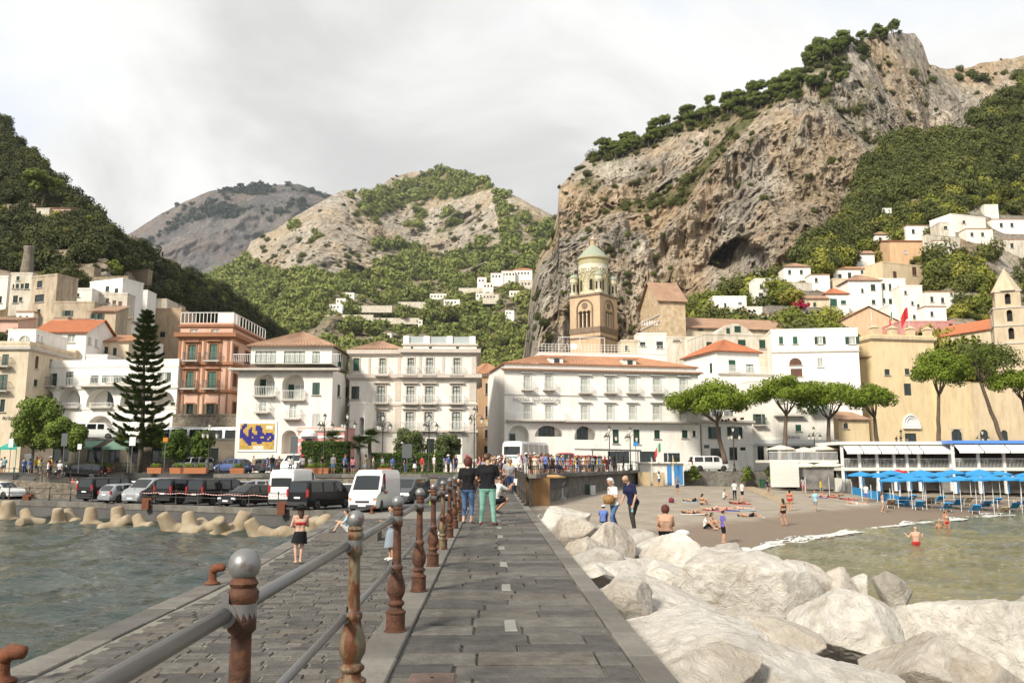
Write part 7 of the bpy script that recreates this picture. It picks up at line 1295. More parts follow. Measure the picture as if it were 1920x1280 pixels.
 if hair=='bob':k=np.clip(-q[:,2]+.3,0,1)*(q[:,0]<.3); P=P-np.outer(k*.05,hn)+Vn*.022; keep|=(q[:,0]<.25)
 if hair=='bald':keep=(q[:,2]<.25)&(q[:,2]>-.5)&(q[:,0]<-.05); P=np.array(h)+np.array(hu)*.03+Vn*.089
 hm=MB(); fk=[tuple(t)for t in Fn if keep[t].all()]; hm.add([tuple(p)for p in P],fk); hme=hm.mesh('hair',SHOE,True); hat_me=None
 if hat=='sun':k=MB(); k.X=Matrix.Translation(h+hu*.07)@hu.to_track_quat('Z','Y').to_matrix().to_4x4(); k.lathe([(.24,-.03),(.23,-.02),(.11,.01),(.105,.07),(.08,.10),(.01,.11)],18); hat_me=k.mesh('hat',SHOE,True)
 if hat=='cap':k=MB(); k.X=Matrix.Translation(h+hu*.055)@Matrix(((lk.x,hs_.x,hu.x,0),(lk.y,hs_.y,hu.y,0),(lk.z,hs_.z,hu.z,0),(0,0,0,1))); k.lathe([(.108,-.01),(.106,.03),(.085,.075),(.01,.095)],16); k.add([(.06,-.08,0),(.09,-.05,0),(.19,-.045,-.015),(.20,0,-.01),(.19,.045,-.015),(.09,.05,0),(.06,.08,0)],[(0,1,2,3,4,5,6)]); hat_me=k.mesh('cap',SHOE,True)
 return me,hme,hat_me,sk_me
def person(fig,label,p,rz,skin=0,top='white',bottom='navy',shoe=None,hair='dark',hatc='white',scale=1.0,group=None,tilt=None):
 me,hme,hat,skm=fig; root=link('person',me); tag(root,label,'person',group); root.location=p; root.rotation_euler=(0,0,rz); root.scale=(scale,)*3
 for i,m in((0,SKIN[skin]),(1,CLOTH[top]),(2,CLOTH[bottom]),(3,shoe if shoe else SHOE),(4,HAIR[hair]),(5,EYE)):s=root.material_slots[i]; s.link='OBJECT'; s.material=m
 h=link('hair',hme,root); h.material_slots[0].link='OBJECT'; h.material_slots[0].material=HAIR[hair]
 if skm:q=link('skirt',skm,root); q.material_slots[0].link='OBJECT'; q.material_slots[0].material=CLOTH[bottom]
 if hat:q=link('hat',hat,root); q.material_slots[0].link='OBJECT'; q.material_slots[0].material=CLOTH[hatc]
 return root
SK=lambda i:SKIN[i]
def stand(**k):return pose(**k)
WZ=lambda s:walk_z(s)+.004
HI=dict(voxel=.0095,fingers=True)
p=gz(916,986,ZW); fig=figure(stand(hipL=(.10,0,.90),hipR=(-.10,0,.90),kneeL=(.125,-.02,.49),kneeR=(-.13,-.01,.49),ankL=(.15,.02,.075),ankR=(-.16,.02,.075),toeL=(.20,-.13,.035),toeR=(-.22,-.12,.035),elL=(.27,-.06,1.13),elR=(-.27,-.05,1.13),wrL=(.14,-.26,1.14),wrR=(-.12,-.27,1.14),look=(-.55,-.8,-.15)),sleeve=.7,fat=1.22,**HI)
person(fig,'man in black T-shirt and mint green trousers on the walkway',(p.x-.03,p.y+.1,ZW),math.radians(174),0,'black','mint',mk('red_trainers',(.22,.03,.035),.7,0),'brown',scale=1.04)
p=gz(876,982,ZW); fig=figure(stand(hipL=(.09,0,.88),kneeL=(.09,-.02,.48),kneeR=(-.10,-.05,.48),elL=(.25,.03,1.11),elR=(-.30,-.02,1.14),wrL=(.2,-.2,1.05),wrR=(-.22,-.22,1.15),look=(.2,-1,-.2)),True,.7,'crop',fat=1.12,hair='bob',**HI)
person(fig,'woman in black top and rolled jeans beside the man in mint trousers',(p.x,p.y+.2,ZW),math.radians(168),2,'black','denim',mk('beige_sandal',(.45,.33,.25),.7,0),'auburn',scale=.98)
SQ=pose(pel=(0,.16,.40),hipL=(.10,.14,.39),hipR=(-.10,.14,.39),kneeL=(.15,-.26,.50),kneeR=(-.15,-.22,.44),ankL=(.14,.06,.09),ankR=(-.13,.12,.12),toeL=(.17,-.12,.035),toeR=(-.15,-.06,.035),chest=(0,.06,.70),neck=(0,-.02,.93),head=(0,-.09,1.06),shL=(.19,-.0,.86),shR=(-.19,-.0,.86),elL=(.20,-.25,.70),elR=(-.17,-.26,.72),wrL=(.06,-.42,.86),wrR=(-.05,-.43,.88),look=(0,-1,.05))
p=gz(930,963,ZW); ph=person(figure(SQ,sleeve=.7,legs='short',fat=1.05,grip=(.7,.7),**HI),'crouching man in white polo shirt and black shorts taking a photo',(p.x+.08,p.y,ZW+.0),math.radians(112),1,'white','black',SHOE,'dark')
m=MB(); m.X=Matrix.Translation(Vector(ph.location))@Matrix.Rotation(math.radians(112),4,'Z')@Matrix.Translation((0,-.56,.97))@Matrix.Rotation(.1,4,'X'); m.b2(-.13,-.006,-.1,.13,.006,.1); m.b2(-.12,-.008,-.09,.12,-.005,.09,1); tag(m.build('tablet',[CLOTH['white'],DARK]),'tablet held up by the crouching man','tablet')
p=gz(1152,998,2.35); WK=pose(pel=(0,.02,.91),hipL=(.09,.02,.88),hipR=(-.09,.02,.88),kneeL=(.10,-.17,.50),kneeR=(-.09,.03,.48),ankL=(.10,-.10,.10),ankR=(-.10,.22,.10),toeL=(.12,-.27,.06),toeR=(-.12,.06,.035),chest=(0,-.04,1.23),neck=(0,-.06,1.44),head=(0,-.12,1.57),shL=(.17,-.04,1.37),shR=(-.17,-.04,1.37),elL=(.22,-.03,1.10),elR=(-.22,-.02,1.10),wrL=(.12,-.24,1.13),wrR=(-.12,-.25,1.12),look=(0,-1,-.35))
person(figure(WK,True,.6,hair='bob',fat=1.03,**HI),'older woman with white hair, brown bag and jeans stepping over the rocks',(p.x,p.y,p.z),math.radians(-60),0,'white','denim',SHOE,'white',scale=.97); OLD1=Vector(p)
m=MB(); m.X=Matrix.Translation(OLD1)@Matrix.Rotation(math.radians(-60),4,'Z'); m.lathe([(.05,-.14),(.15,-.12),(.19,0),(.15,.12),(.04,.15)],12,(.05,-.22,1.0)); m.tube([(.1,-.15,1.1),(-.06,-.16,1.3),(-.14,-.02,1.43)],.014,5); tag(m.build('shoulder_bag',mk('tan_leather',(.32,.17,.06),.7,.3,9,.3,20),smooth=True),'tan leather bag carried by the older woman','bag')
p=gz(1179,999,2.35); WM=pose(pel=(0,.04,.92),hipL=(.10,.04,.89),hipR=(-.10,.04,.89),kneeL=(.11,-.08,.48),kneeR=(-.10,.05,.48),ankL=(.11,.0,.08),ankR=(-.10,.14,.08),toeL=(.13,-.18,.04),toeR=(-.12,-.03,.04),chest=(0,-.06,1.22),neck=(0,-.13,1.43),head=(0,-.22,1.55),shL=(.195,-.09,1.37),shR=(-.195,-.09,1.37),elL=(.26,-.06,1.09),elR=(-.24,-.10,1.09),wrL=(.24,-.15,.83),wrR=(-.18,-.24,.90),look=(0,-.85,-.6))
person(figure(WM,sleeve=.75,fat=1.2,hair='bald',grip=(.8,.4),**HI),'older man in navy polo shirt and brown trousers bending forward on the rocks',(p.x+.12,p.y,p.z),math.radians(-60),0,'navy','charcoal',SHOE,'grey',scale=1.04); OLD2=Vector((p.x+.12,p.y,p.z))
m=MB(); m.X=Matrix.Translation(OLD2)@Matrix.Rotation(math.radians(-60),4,'Z'); m.box((.24,-.19,.72),(.07,.02,.14)); tag(m.build('phone',CLOTH['skyblue']),'pale blue phone in the hand of the older man','phone')
SITB=pose(pel=(0,0,.12),hipL=(.10,-.02,.11),hipR=(-.10,-.02,.11),kneeL=(.17,-.40,.26),kneeR=(-.17,-.40,.26),ankL=(.12,-.72,.05),ankR=(-.12,-.72,.05),toeL=(.14,-.9,.10),toeR=(-.14,-.9,.10),chest=(0,.0,.44),neck=(0,-.02,.65),head=(0,-.05,.79),shL=(.18,-.01,.58),shR=(-.18,-.01,.58),elL=(.24,-.10,.33),elR=(-.24,-.10,.33),wrL=(.12,-.30,.28),wrR=(-.12,-.30,.28),look=(0,-1,-.25))
p=gz(1249,1008,2.05); person(figure(SITB,True,0,'mini',bikini=True,fat=1.22,hair='bob',**HI),'auburn haired woman in a bikini sitting on a boulder, back to us',(p.x,p.y,p.z+.04),math.radians(172),0,'white','black',SK(0),'auburn',scale=1.1)
m=MB(); m.lathe([(.1,0),(.22,.03),(.26,.12),(.2,.2),(.05,.24)],12,(p.x+.55,p.y+.1,p.z+.02)); tag(m.build('beach_bag',CLOTH['white'],smooth=True),'white beach bag beside the bather on the boulder','bag')
SITF=pose(pel=(0,0,.12),hipL=(.10,-.02,.11),hipR=(-.10,-.02,.11),kneeL=(.15,-.36,.42),kneeR=(-.15,-.36,.42),ankL=(.12,-.58,.07),ankR=(-.12,-.58,.07),toeL=(.13,-.76,.05),toeR=(-.13,-.76,.05),chest=(0,-.03,.44),neck=(0,-.07,.65),head=(0,-.11,.79),shL=(.185,-.06,.58),shR=(-.185,-.06,.58),elL=(.24,-.22,.40),elR=(-.24,-.22,.40),wrL=(.10,-.42,.45),wrR=(-.10,-.42,.45),look=(0,-1,-.05))
MED=dict(voxel=.018); F_SIT=figure(SITF,sleeve=.6,legs='short',**MED); F_SITC=figure(SITF,sleeve=.6,legs='short',hat='cap',**MED); F_SITW=figure(SITF,True,0,'mini',bikini=True,hair='long',**MED)
def BP(px,py):return on_beach(px,py)
p=BP(1131,988); person(F_SITC,'man in blue T-shirt and white cap sitting behind the boulders',(p.x,p.y,p.z+.25),math.radians(165),1,'blue','navy',SHOE,'dark','white',1.1)
p=gz(561,1057,ZQ); WB=stand(kneeL=(.12,-.05,.48),kneeR=(-.07,-.10,.48),ankR=(-.03,-.02,.08),toeR=(-.02,-.2,.035),elL=(.27,-.02,1.13),elR=(-.24,-.06,1.13),wrL=(.16,-.22,1.12),wrR=(-.12,-.24,1.14))
person(figure(WB,True,0,'mini',bikini=True,skirt=.75,hair='long',hat='sun',**HI),'woman in black wrap skirt and sun hat standing on the lower quay',(p.x,p.y,ZQ+.01),math.radians(200),2,'red','black',SK(2),'brown','black',1.0)
p=gz(733,1051,ZQ); person(figure(stand(elL=(.24,-.05,1.12),wrL=(.14,-.26,1.2),elR=(-.24,-.05,1.12),wrR=(-.12,-.26,1.22)),True,.5,'mini',skirt=1.12,hair='long',**HI),'woman in grey dress holding up a phone behind the railing',(p.x,p.y,ZQ+.01),math.radians(-60),0,'greyblue','greyblue',CLOTH['white'],'dark',scale=.98)
p=gz(648,1008,ZQ+.1); m=MB(); m.b2(p.x-1.0,p.y-.2,ZQ,p.x+1.3,p.y+.9,ZQ+.32); tag(m.build('quay_step',COPE[0]),'low stone step at the corner of the quay','step'); person(F_SIT,'person in pale blue shirt sitting on the quay step',(p.x+.1,p.y+.1,ZQ+.3),math.radians(-80),2,'skyblue','white',SHOE,'brown')
for i,(x,y,t,lb)in enumerate(((826,1028,'white','person in white top and white cap sitting on the quay behind the railing'),(838,1020,'blue','person in blue top on the quay behind the railing'))):p=gz(x,y,ZQ); person(F_SITC if i==0 else F_SIT,lb,(p.x,p.y,ZQ),1.2+i,i,t,'navy',SHOE,'dark','white',1.05)
F_MAN=figure(stand(kneeL=(.11,-.06,.48),wrL=(.22,-.14,.90)),sleeve=.6,legs='short',**MED); F_MANL=figure(stand(elL=(.25,0,1.12),wrL=(.1,-.24,1.1),wrR=(-.1,-.24,1.1)),sleeve=.7,legs='long',**MED); F_WOM=figure(stand(kneeR=(-.09,-.08,.48),ankR=(-.1,.1,.09)),True,.4,'short',hair='long',**MED); F_WALK=figure(stand(kneeL=(.10,-.16,.50),ankL=(.1,-.12,.08),toeL=(.11,-.29,.05),kneeR=(-.10,.04,.49),ankR=(-.1,.24,.12),toeR=(-.11,.10,.04),elL=(.24,.12,1.13),wrL=(.24,.12,.9),elR=(-.24,-.1,1.14),wrR=(-.22,-.28,.98)),sleeve=.6,legs='short',**MED); F_BIK=figure(stand(kneeL=(.10,-.12,.49),ankR=(-.1,.15,.1)),True,0,'mini',bikini=True,hair='long',**MED); F_TRUNK=figure(stand(elL=(.34,-.06,1.18),wrL=(.42,-.2,1.32),elR=(-.34,-.06,1.18),wrR=(-.42,-.2,1.3)),sleeve=0,legs='short',top='skin',hair='bald',fat=1.15,**MED); F_SKIRT=figure(stand(),True,.5,'mini',skirt=.8,hair='long',**MED); F_CAP=figure(stand(wrR=(-.1,-.24,1.12),elR=(-.25,-.02,1.12)),sleeve=.6,legs='short',hat='cap',**MED); F_HAT=figure(stand(),True,.5,'crop',hair='long',hat='sun',**MED)
def on(fig,lb,px,py,deg,**k):p=BP(px,py); return person(fig,lb,(p.x,p.y,p.z),math.radians(deg),**k)
on(F_MAN,'person in purple T-shirt and black shorts standing at the waterline',1357,1019,100,skin=0,top='violet',bottom='black',shoe=SK(0),hair='dark'); on(F_MANL,'man in white shirt and black trousers on the sand',1378,937,190,skin=1,top='white',bottom='black',hair='dark'); on(F_MAN,'man in white shirt and black shorts beside the one in black trousers',1392,939,110,skin=0,top='white',bottom='black',shoe=SK(0),hair='dark'); on(F_WALK,'man in turquoise shirt walking along the wet sand',1530,961,-60,skin=0,top='skyblue',bottom='grey',shoe=SK(0),hair='brown'); on(F_BIK,'woman in pale bikini walking near the blue umbrellas',1656,961,80,skin=0,top='cream',bottom='cream',shoe=SK(0),hair='brown')
on(F_WOM,'woman in patterned top standing beside the white fence',1507,924,150,skin=1,top='check',bottom='pink',shoe=SK(1),hair='dark'); on(F_WOM,'person in dark top by the white flag frame',1368,901,170,skin=0,top='navy',bottom='white',hair='dark'); on(F_MAN,'person in grey top left of the beach path',1384,905,10,skin=1,top='grey',bottom='khaki',hair='dark'); on(F_WOM,'person in pale grey top right of the one in grey',1392,906,200,skin=0,top='greyblue',bottom='white',hair='brown')
on(F_SIT,'man in white T-shirt sitting cross legged on the sand',1357,936,60,skin=0,top='white',bottom='grey',hair='dark'); on(F_SIT,'man in white shirt sitting on the wet sand with a companion',1322,992,62,skin=0,top='white',bottom='black',shoe=SK(0),hair='dark'); on(F_SITW,'woman with long hair sitting beside the man in white on wet sand',1332,989,62,skin=0,top='black',bottom='black',shoe=SK(0),hair='dark'); on(F_SITW,'dark haired woman sitting among the sunbathers',1315,946,100,skin=0,top='brown',bottom='brown',shoe=SK(0),hair='dark')
for f_,lb,x,y,d,tp,bt_ in((F_WALK,'man in navy top strolling left of the beach path',1440,930,80,'navy','khaki'),(F_BIK,'woman in red swimsuit walking towards the sea',1482,958,150,'red','red'),(F_MAN,'man in grey shirt standing behind the sunbathers',1270,925,30,'grey','navy'),(F_WOM,'woman in white top near the bathing cabin',1236,912,200,'white','denim'),(F_CAP,'man in red top and cap beside the flag stand',1330,905,90,'red','khaki'),(F_WALK,'person in yellow top walking by the white fence',1540,930,60,'yellow','grey'),(F_BIK,'woman in black bikini at the waterline',1470,985,200,'black','black'),(F_MAN,'man in blue shorts near the umbrellas',1625,942,120,'white','blue')):on(f_,lb,x,y,d,skin=1,top=tp,bottom=bt_,shoe=SK(1),hair='dark')
LIE=pose(pel=(0,0,.13),hipL=(.10,-.03,.12),hipR=(-.10,-.03,.12),kneeL=(.12,-.42,.13),kneeR=(-.13,-.36,.36),ankL=(.13,-.83,.07),ankR=(-.12,-.60,.07),toeL=(.15,-.88,.22),toeR=(-.13,-.76,.05),chest=(0,.33,.16),neck=(0,.55,.17),head=(0,.70,.17),shL=(.18,.48,.15),shR=(-.18,.48,.15),elL=(.32,.30,.10),elR=(-.3,.55,.22),wrL=(.30,.06,.07),wrR=(-.12,.74,.26),look=(0,0,1))
LIE2=dict(LIE); LIE2['kneeR']=Vector((-.12,-.42,.13)); LIE2['ankR']=Vector((-.12,-.83,.07)); LIE2['toeR']=Vector((-.13,-.88,.2)); F_LIEM=figure(LIE,sleeve=0,legs='short',top='skin',**MED); F_LIEW=figure(LIE,True,0,'mini',bikini=True,hair='long',**MED); F_LIE2=figure(LIE2,True,0,'mini',bikini=True,hair='long',**MED)
TOWEL=[CLOTH[c]for c in('skyblue','white','pink','blue','red')]
for i,(f,x,y,d,b_,lb)in enumerate(((F_LIEM,1298,941,95,'black','sunbather in black trunks lying near the maroon rucksack'),(F_LIEW,1300,964,80,'black','sunbather lying lowest left of the group'),(F_LIEW,1335,958,85,'black','sunbather in dark swimsuit with raised knee in the middle of the group'),(F_LIE2,1362,957,75,'red','sunbather stretched out right of the middle one'),(F_LIEW,1385,945,85,'navy','sunbather lying just in front of the men in white'),(F_LIE2,1392,956,80,'pink','sunbather stretched out below the men in white'),(F_LIEM,1405,970,88,'black','sunbather on an orange towel, lowest right of the group'),(F_LIE2,1590,937,85,'red','sunbather lying near the red towel'),(F_LIEW,1532,933,75,'black','first of three sunbathers near the beach path'),(F_LIE2,1552,932,85,'navy','second of three sunbathers near the beach path'),(F_LIEW,1572,931,95,'black','third of three sunbathers near the beach path'),(F_LIE2,1605,946,90,'white','sunbather on the striped towel before the blue umbrellas'))):
 p=BP(x,y); person(f,lb,(p.x,p.y,p.z+.01),math.radians(d),i%3,b_,b_,SK(i%3),('dark','brown','blond')[i%3]); m=MB(); m.X=Matrix.Translation((p.x,p.y,p.z+.03))@Matrix.Rotation(math.radians(d),4,'Z'); m.b2(-.45,-.98,-.02,.45,.88,.012); tag(m.build('towel',TOWEL[i%5]),'towel under the '+lb,'towel','beach towels')
for x,y,fg,lb,sk,zz,tp in((1718,1020,F_TRUNK,'stout bald man standing waist deep in the sea with arms raised',2,-.86,'red'),(1775,990,F_BIK,'woman in white top and red bottoms standing in the surf',1,-.55,'red'),(1761,990,F_TRUNK,'bather up to the shoulders beside the woman in the surf',1,-1.22,'black')):p=gz(x,y,0); person(fg,lb,(p.x,p.y,zz),math.radians(175 if sk==2 else 20),sk,'white',tp,SK(sk),'dark',scale=1.05)
CR=[figure(stand(),True,.5,'short',hair='long'),figure(stand(elR=(-.25,-.03,1.12),wrR=(-.1,-.22,1.15)),sleeve=.6,legs='short'),figure(stand(kneeL=(.1,-.08,.49),ankL=(.1,-.02,.08)),sleeve=.6,legs='long',fat=1.1),figure(stand(),True,.3,'mini',skirt=.85,hair='bob'),figure(stand(elL=(.26,-.02,1.12),wrL=(.08,-.2,1.22)),True,.6,'long',hair='long'),figure(stand(),sleeve=.6,legs='short',hat='cap',fat=1.12),figure(stand(kneeL=(.10,-.16,.50),ankL=(.1,-.12,.08),toeL=(.11,-.29,.05),ankR=(-.1,.22,.12),toeR=(-.11,.08,.04)),sleeve=.6,legs='short'),figure(stand(),True,.5,'crop',hat='sun',hair='long')]
FEM={0,3,4,7}; r=random.Random(21); TOPS=['white','white','navy','blue','skyblue','red','grey','khaki','pink','black','cream','check','yellow','greyblue','brown']; BOTS=['navy','black','khaki','denim','white','grey','charcoal']; seen={}
def crowd(n,place,where,group,face=None):
 for i in range(n):
  x,y,z=where(i); k=r.randrange(8); t,b_=r.choice(TOPS),r.choice(BOTS); kind={0:'shorts',1:'shorts',2:'trousers',3:'skirt',4:'trousers',5:'shorts and cap',6:'shorts, walking',7:'trousers and sun hat'}[k]
  lb='person in %s top and %s %s %s'%(t,b_,kind,place); d=r.uniform(0,360)if face is None else face+r.gauss(0,45)
  seen[lb]=seen.get(lb,0)+1
  person(CR[k],lb,(x,y,z),math.radians(d),r.choice((0,0,1,2,3)),t,b_,None,r.choice(('dark','dark','brown','blond','grey','auburn')),r.choice(('white','khaki','red')),r.uniform(.93,1.06),group)
def wall_spot(i):
 t=(i*.618034)%1; t=.06+.9*t; x,y=2.2+(14.5-2.2)*t,64.3+(97.6-64.3)*t; o=r.uniform(.6,4.2); return x-o*.94,y+o*.34,ZR
crowd(84,'behind the beach wall',wall_spot,'crowd behind the beach wall')
crowd(24,'at the walkway end',lambda i:((lambda s:(PD.x*s+r.uniform(-.8,1.0),s,walk_z(s)))(42+i*.8)),'crowd at the end of the walkway')
crowd(16,'between palazzo and coach',lambda i:(r.uniform(-9,-1.5),r.uniform(84,96),ZR),'crowd before the palazzo')
crowd(22,'above the car park wall',lambda i:(-25+i*.98+r.uniform(-.4,.4),79.6+r.random()*1.2,ZR),'people along the road railing')
crowd(20,'in the far left crowd',lambda i:(-62+i*.75+r.uniform(-.5,.5),86+r.random()*5,3.3 if r.random()<2 else ZR),'crowd at far left')
crowd(9,'before the white vans',lambda i:(-46+i*2.2+r.uniform(-.8,.8),92.8+r.random()*1.2,ZR),'people before the white vans')
on2=lambda f,lb,px,Y,z,deg,**k:person(f,lb,(at(px,880,Y).x,Y,z),math.radians(deg),**k)
on2(F_MANL,'man in checked shirt standing with his back to us at the walkway end',952,44,walk_z(44),175,skin=0,top='check',bottom='charcoal',hair='grey'); on2(F_WOM,'woman in yellow top beside the man in checked shirt',938,44.5,walk_z(44),160,skin=0,top='yellow',bottom='cream',hair='brown'); on2(F_CAP,'traffic officer in white shirt standing on the ramp',112,82,2.95,0,skin=1,top='white',bottom='navy',hair='dark',hatc='white'); on2(F_CAP,'second officer in white shirt left of the first on the ramp',90,81,3.0,120,skin=1,top='white',bottom='navy',hair='dark',hatc='navy'); on2(F_MANL,'worker in lime trousers near the pier wall',810,60,ZQ,30,skin=1,top='black',bottom='lime',hair='dark'); on2(F_MANL,'man in white shirt talking beside the silver car',500,66,ZQ,100,skin=1,top='white',bottom='navy',hair='grey'); on2(F_MANL,'man in dark blue shirt talking beside the silver car',508,66.3,ZQ,260,skin=1,top='navy',bottom='navy',hair='dark'); on2(F_SIT,'person in pink top sitting on the ramp kerb',138,78,2.2,20,skin=0,top='pink',bottom='white',hair='brown'); on2(F_SIT,'person in white top sitting on the ramp kerb',146,78.2,2.15,-20,skin=0,top='white',bottom='grey',hair='dark')
# ================================================================= beach club, umbrellas, cabins, street furniture
CANV=mk('white_canvas',(.80,.78,.72),.85,.08,2); CANVC=mk('cream_canvas',(.74,.66,.52),.85,.08,2); BLUEU=mk('blue_canvas',(.03,.27,.58),.75,.15,1.5); BLUEP=mk('blue_paint',(.05,.22,.50),.5,.1,2); WOODW=mk('white_planks',(.70,.68,.62),.7,.1,3); POLE=mk('white_pole',(.72,.72,.70),.5,0); BAMB=mk('reed_screen',(.55,.42,.25),.9,.25,3,.4,12,stretch=(6,6,1)); PLANK=mk('weathered_plank',(.42,.33,.22),.9,.25,3,.3,20)
def parasol(name,label,p,ztop,R_,mat,group,cat='umbrella',tilt=0,n=8):
 T=thing(name,label,cat,p,random.random(),group,False); h=ztop-p[2]; MB().bar((0,0,0),(0,0,h),.025,6).build('pole',POLE,T); m=MB(); k=.24*R_
 V=[(0,0,h+.02)]; Fs=[]
 for j,(r_,dz)in enumerate(((.5,.45),(1.,1.))):
  for i in range(n*2):a=math.pi*i/n; q=r_*R_*(1 if i%2==0 else.955); V.append((q*math.cos(a),q*math.sin(a),h-k*dz-(0 if i%2==0 else.012)))
 N=n*2; V+=[(x*1.0,y*1.0,z-.14)for x,y,z in V[1+N:1+2*N]]; Fs=[(0,1+i,1+(i+1)%N)for i in range(N)]+[(1+i,1+N+i,1+N+(i+1)%N,1+(i+1)%N)for i in range(N)]+[(1+N+i,1+2*N+i,1+2*N+(i+1)%N,1+N+(i+1)%N)for i in range(N)]; m.add(V,Fs); m.build('canopy',mat,T)
 for i in range(n):a=math.pi*2*i/n; MB().bar((0,0,h-.35),(.62*R_*math.cos(a),.62*R_*math.sin(a),h-k*.62),.008,4).build('rib',POLE,T)if R_>1.2 else None
 return T
U=[(520,405,1),(650,415,1),(780,393,2),(790,450,0),(850,412,2),(920,416,1),(945,445,0),(1035,391,2),(1050,411,1),(1068,450,0),(1190,409,1),(1218,450,0),(1300,388,2),(1362,440,0),(1450,404,2),(1495,444,0),(1535,386,2),(1562,408,1),(1640,438,0),(1700,398,2),(1770,440,0),(1880,444,0),(1985,445,0),(1950,410,1)]
ROW=['front','middle','back']; cnt=[0,0,0]; ORD=['first','second','third','fourth','fifth','sixth','seventh','eighth','ninth','tenth','eleventh','twelfth']
for x,y,k in sorted(U):
 Y=(73,79,85)[k]; q=at(1500+x/4.571,800+(y-22)/4.571,Y); parasol('beach_umbrella','%s blue umbrella from the left in the %s row'%(ORD[cnt[k]],ROW[k]),(q.x,q.y,bz(q.x,q.y)),q.z,1.12+.08*k,BLUEU,'blue beach umbrellas'); cnt[k]+=1
q=at(1684,880,86); parasol('beach_umbrella','single red umbrella behind the blue ones',(q.x,q.y,bz(q.x,q.y)),q.z,.95,mk('red_canvas',(.50,.02,.02),.8,.1,2),None)
def sunbed(label,p,rz,mat,empty=True):
 T=thing('sunbed',label,'sunbed',p,rz,'sunbeds under the blue umbrellas',False); m=MB(); m.b2(-.32,-.95,.28,.32,.35,.36); m.build('bed',mat,T); m=MB(); m.add([(-.32,.35,.28),(.32,.35,.28),(.32,.95,.75),(-.32,.95,.75),(-.32,.35,.36),(.32,.35,.36),(.32,.92,.83),(-.32,.92,.83)],[(3,2,1,0),(4,5,6,7),(0,1,5,4),(2,3,7,6),(1,2,6,5),(3,0,4,7)]); m.build('backrest',mat,T)
 for sx in(-1,1):
  for y in(-.8,.3):MB().b2(sx*.28-.02,y-.02,0,sx*.28+.02,y+.02,.28).build('leg',POLE,T)
 return T
YT=CLOTH['yellow']; BF=figure({k:Vector((v.x,v.y,v.z))for k,v in LIE2.items()},sleeve=0,legs='short',top='skin',voxel=.03)
for i in range(15):
 px=1668+i*17.5; Y=72.5+(i%3)*3.2; q=at(px,930,Y); z=bz(q.x,Y); sunbed('%s blue sunbed from the left under the umbrellas'%(ORD+['thirteenth','fourteenth','fifteenth'])[i],(q.x,Y,z),math.radians(165+10*(i%3)),BLUEU if i%4 else CLOTH['khaki'])
 if i%2==0:person(BF,'%s sunbather from the left on a blue sunbed'%ORD[i//2],(q.x,Y-.05,z+.34),math.radians(165+10*(i%3))+math.pi*0,i%3,'white',('black','red','navy')[i%3],SKIN[i%3],('dark','brown')[i%2])
m=MB(); T=thing('rope_fence','row of thin white posts with rope before the sunbeds','fence',tuple(BP(1685,955)))
for i in range(9):p=BP(1685+i*31,952); MB().bar((p.x,p.y,p.z),(p.x,p.y,p.z+.75),.03,6).build('post',POLE,T)
a,c=BP(1685,952),BP(1685+8*31,952); MB().tube([(a.x,a.y,a.z+.7),((a.x+c.x)/2,(a.y+c.y)/2,(a.z+c.z)/2+.66),(c.x,c.y,c.z+.7)],.012,4).build('rope',POLE,T)
T=thing('blue_screen','low blue canvas screen at the left end of the umbrellas','fence',tuple(BP(1598,926)))
for i in range(6):
 a,c=BP(1598+i*18,926+i*4),BP(1598+(i+1)*18,926+(i+1)*4); m=MB(); m.add([(a.x,a.y,a.z),(c.x,c.y,c.z),(c.x,c.y,c.z+.8),(a.x,a.y,a.z+.8),(a.x,a.y+.03,a.z),(c.x,c.y+.03,c.z),(c.x,c.y+.03,c.z+.8),(a.x,a.y+.03,a.z+.8)],[(0,1,2,3),(7,6,5,4),(3,2,6,7)]); m.build('panel',BLUEU,T); MB().bar(a,a+Vector((0,0,1.35)),.03,6).build('post',POLE,T)
T=thing('picket_fence','white fence of round topped boards beside the blue screen','fence',tuple(BP(1512,914)))
for i in range(22):
 a=BP(1514+i*3.8,914+i*.5); c=BP(1514+(i+.86)*3.8,914+(i+.86)*.5); d=(c-a); m=MB(); h=1.55; pts=[(0,0),(1,0),(1,h)]+[(.5+.5*math.cos(math.pi*j/6),h+.11*math.sin(math.pi*j/6))for j in range(1,6)]+[(0,h)]; n=len(pts); m.add([(a.x+d.x*u,a.y+d.y*u,a.z+v-.1)for u,v in pts]+[(a.x+d.x*u,a.y+d.y*u+.04,a.z+v-.1)for u,v in pts],[tuple(range(n)),tuple(range(n,2*n))[::-1]]+[(i_,(i_+1)%n,n+(i_+1)%n,n+i_)for i_ in range(n)]); m.build('board',WOODW,T)
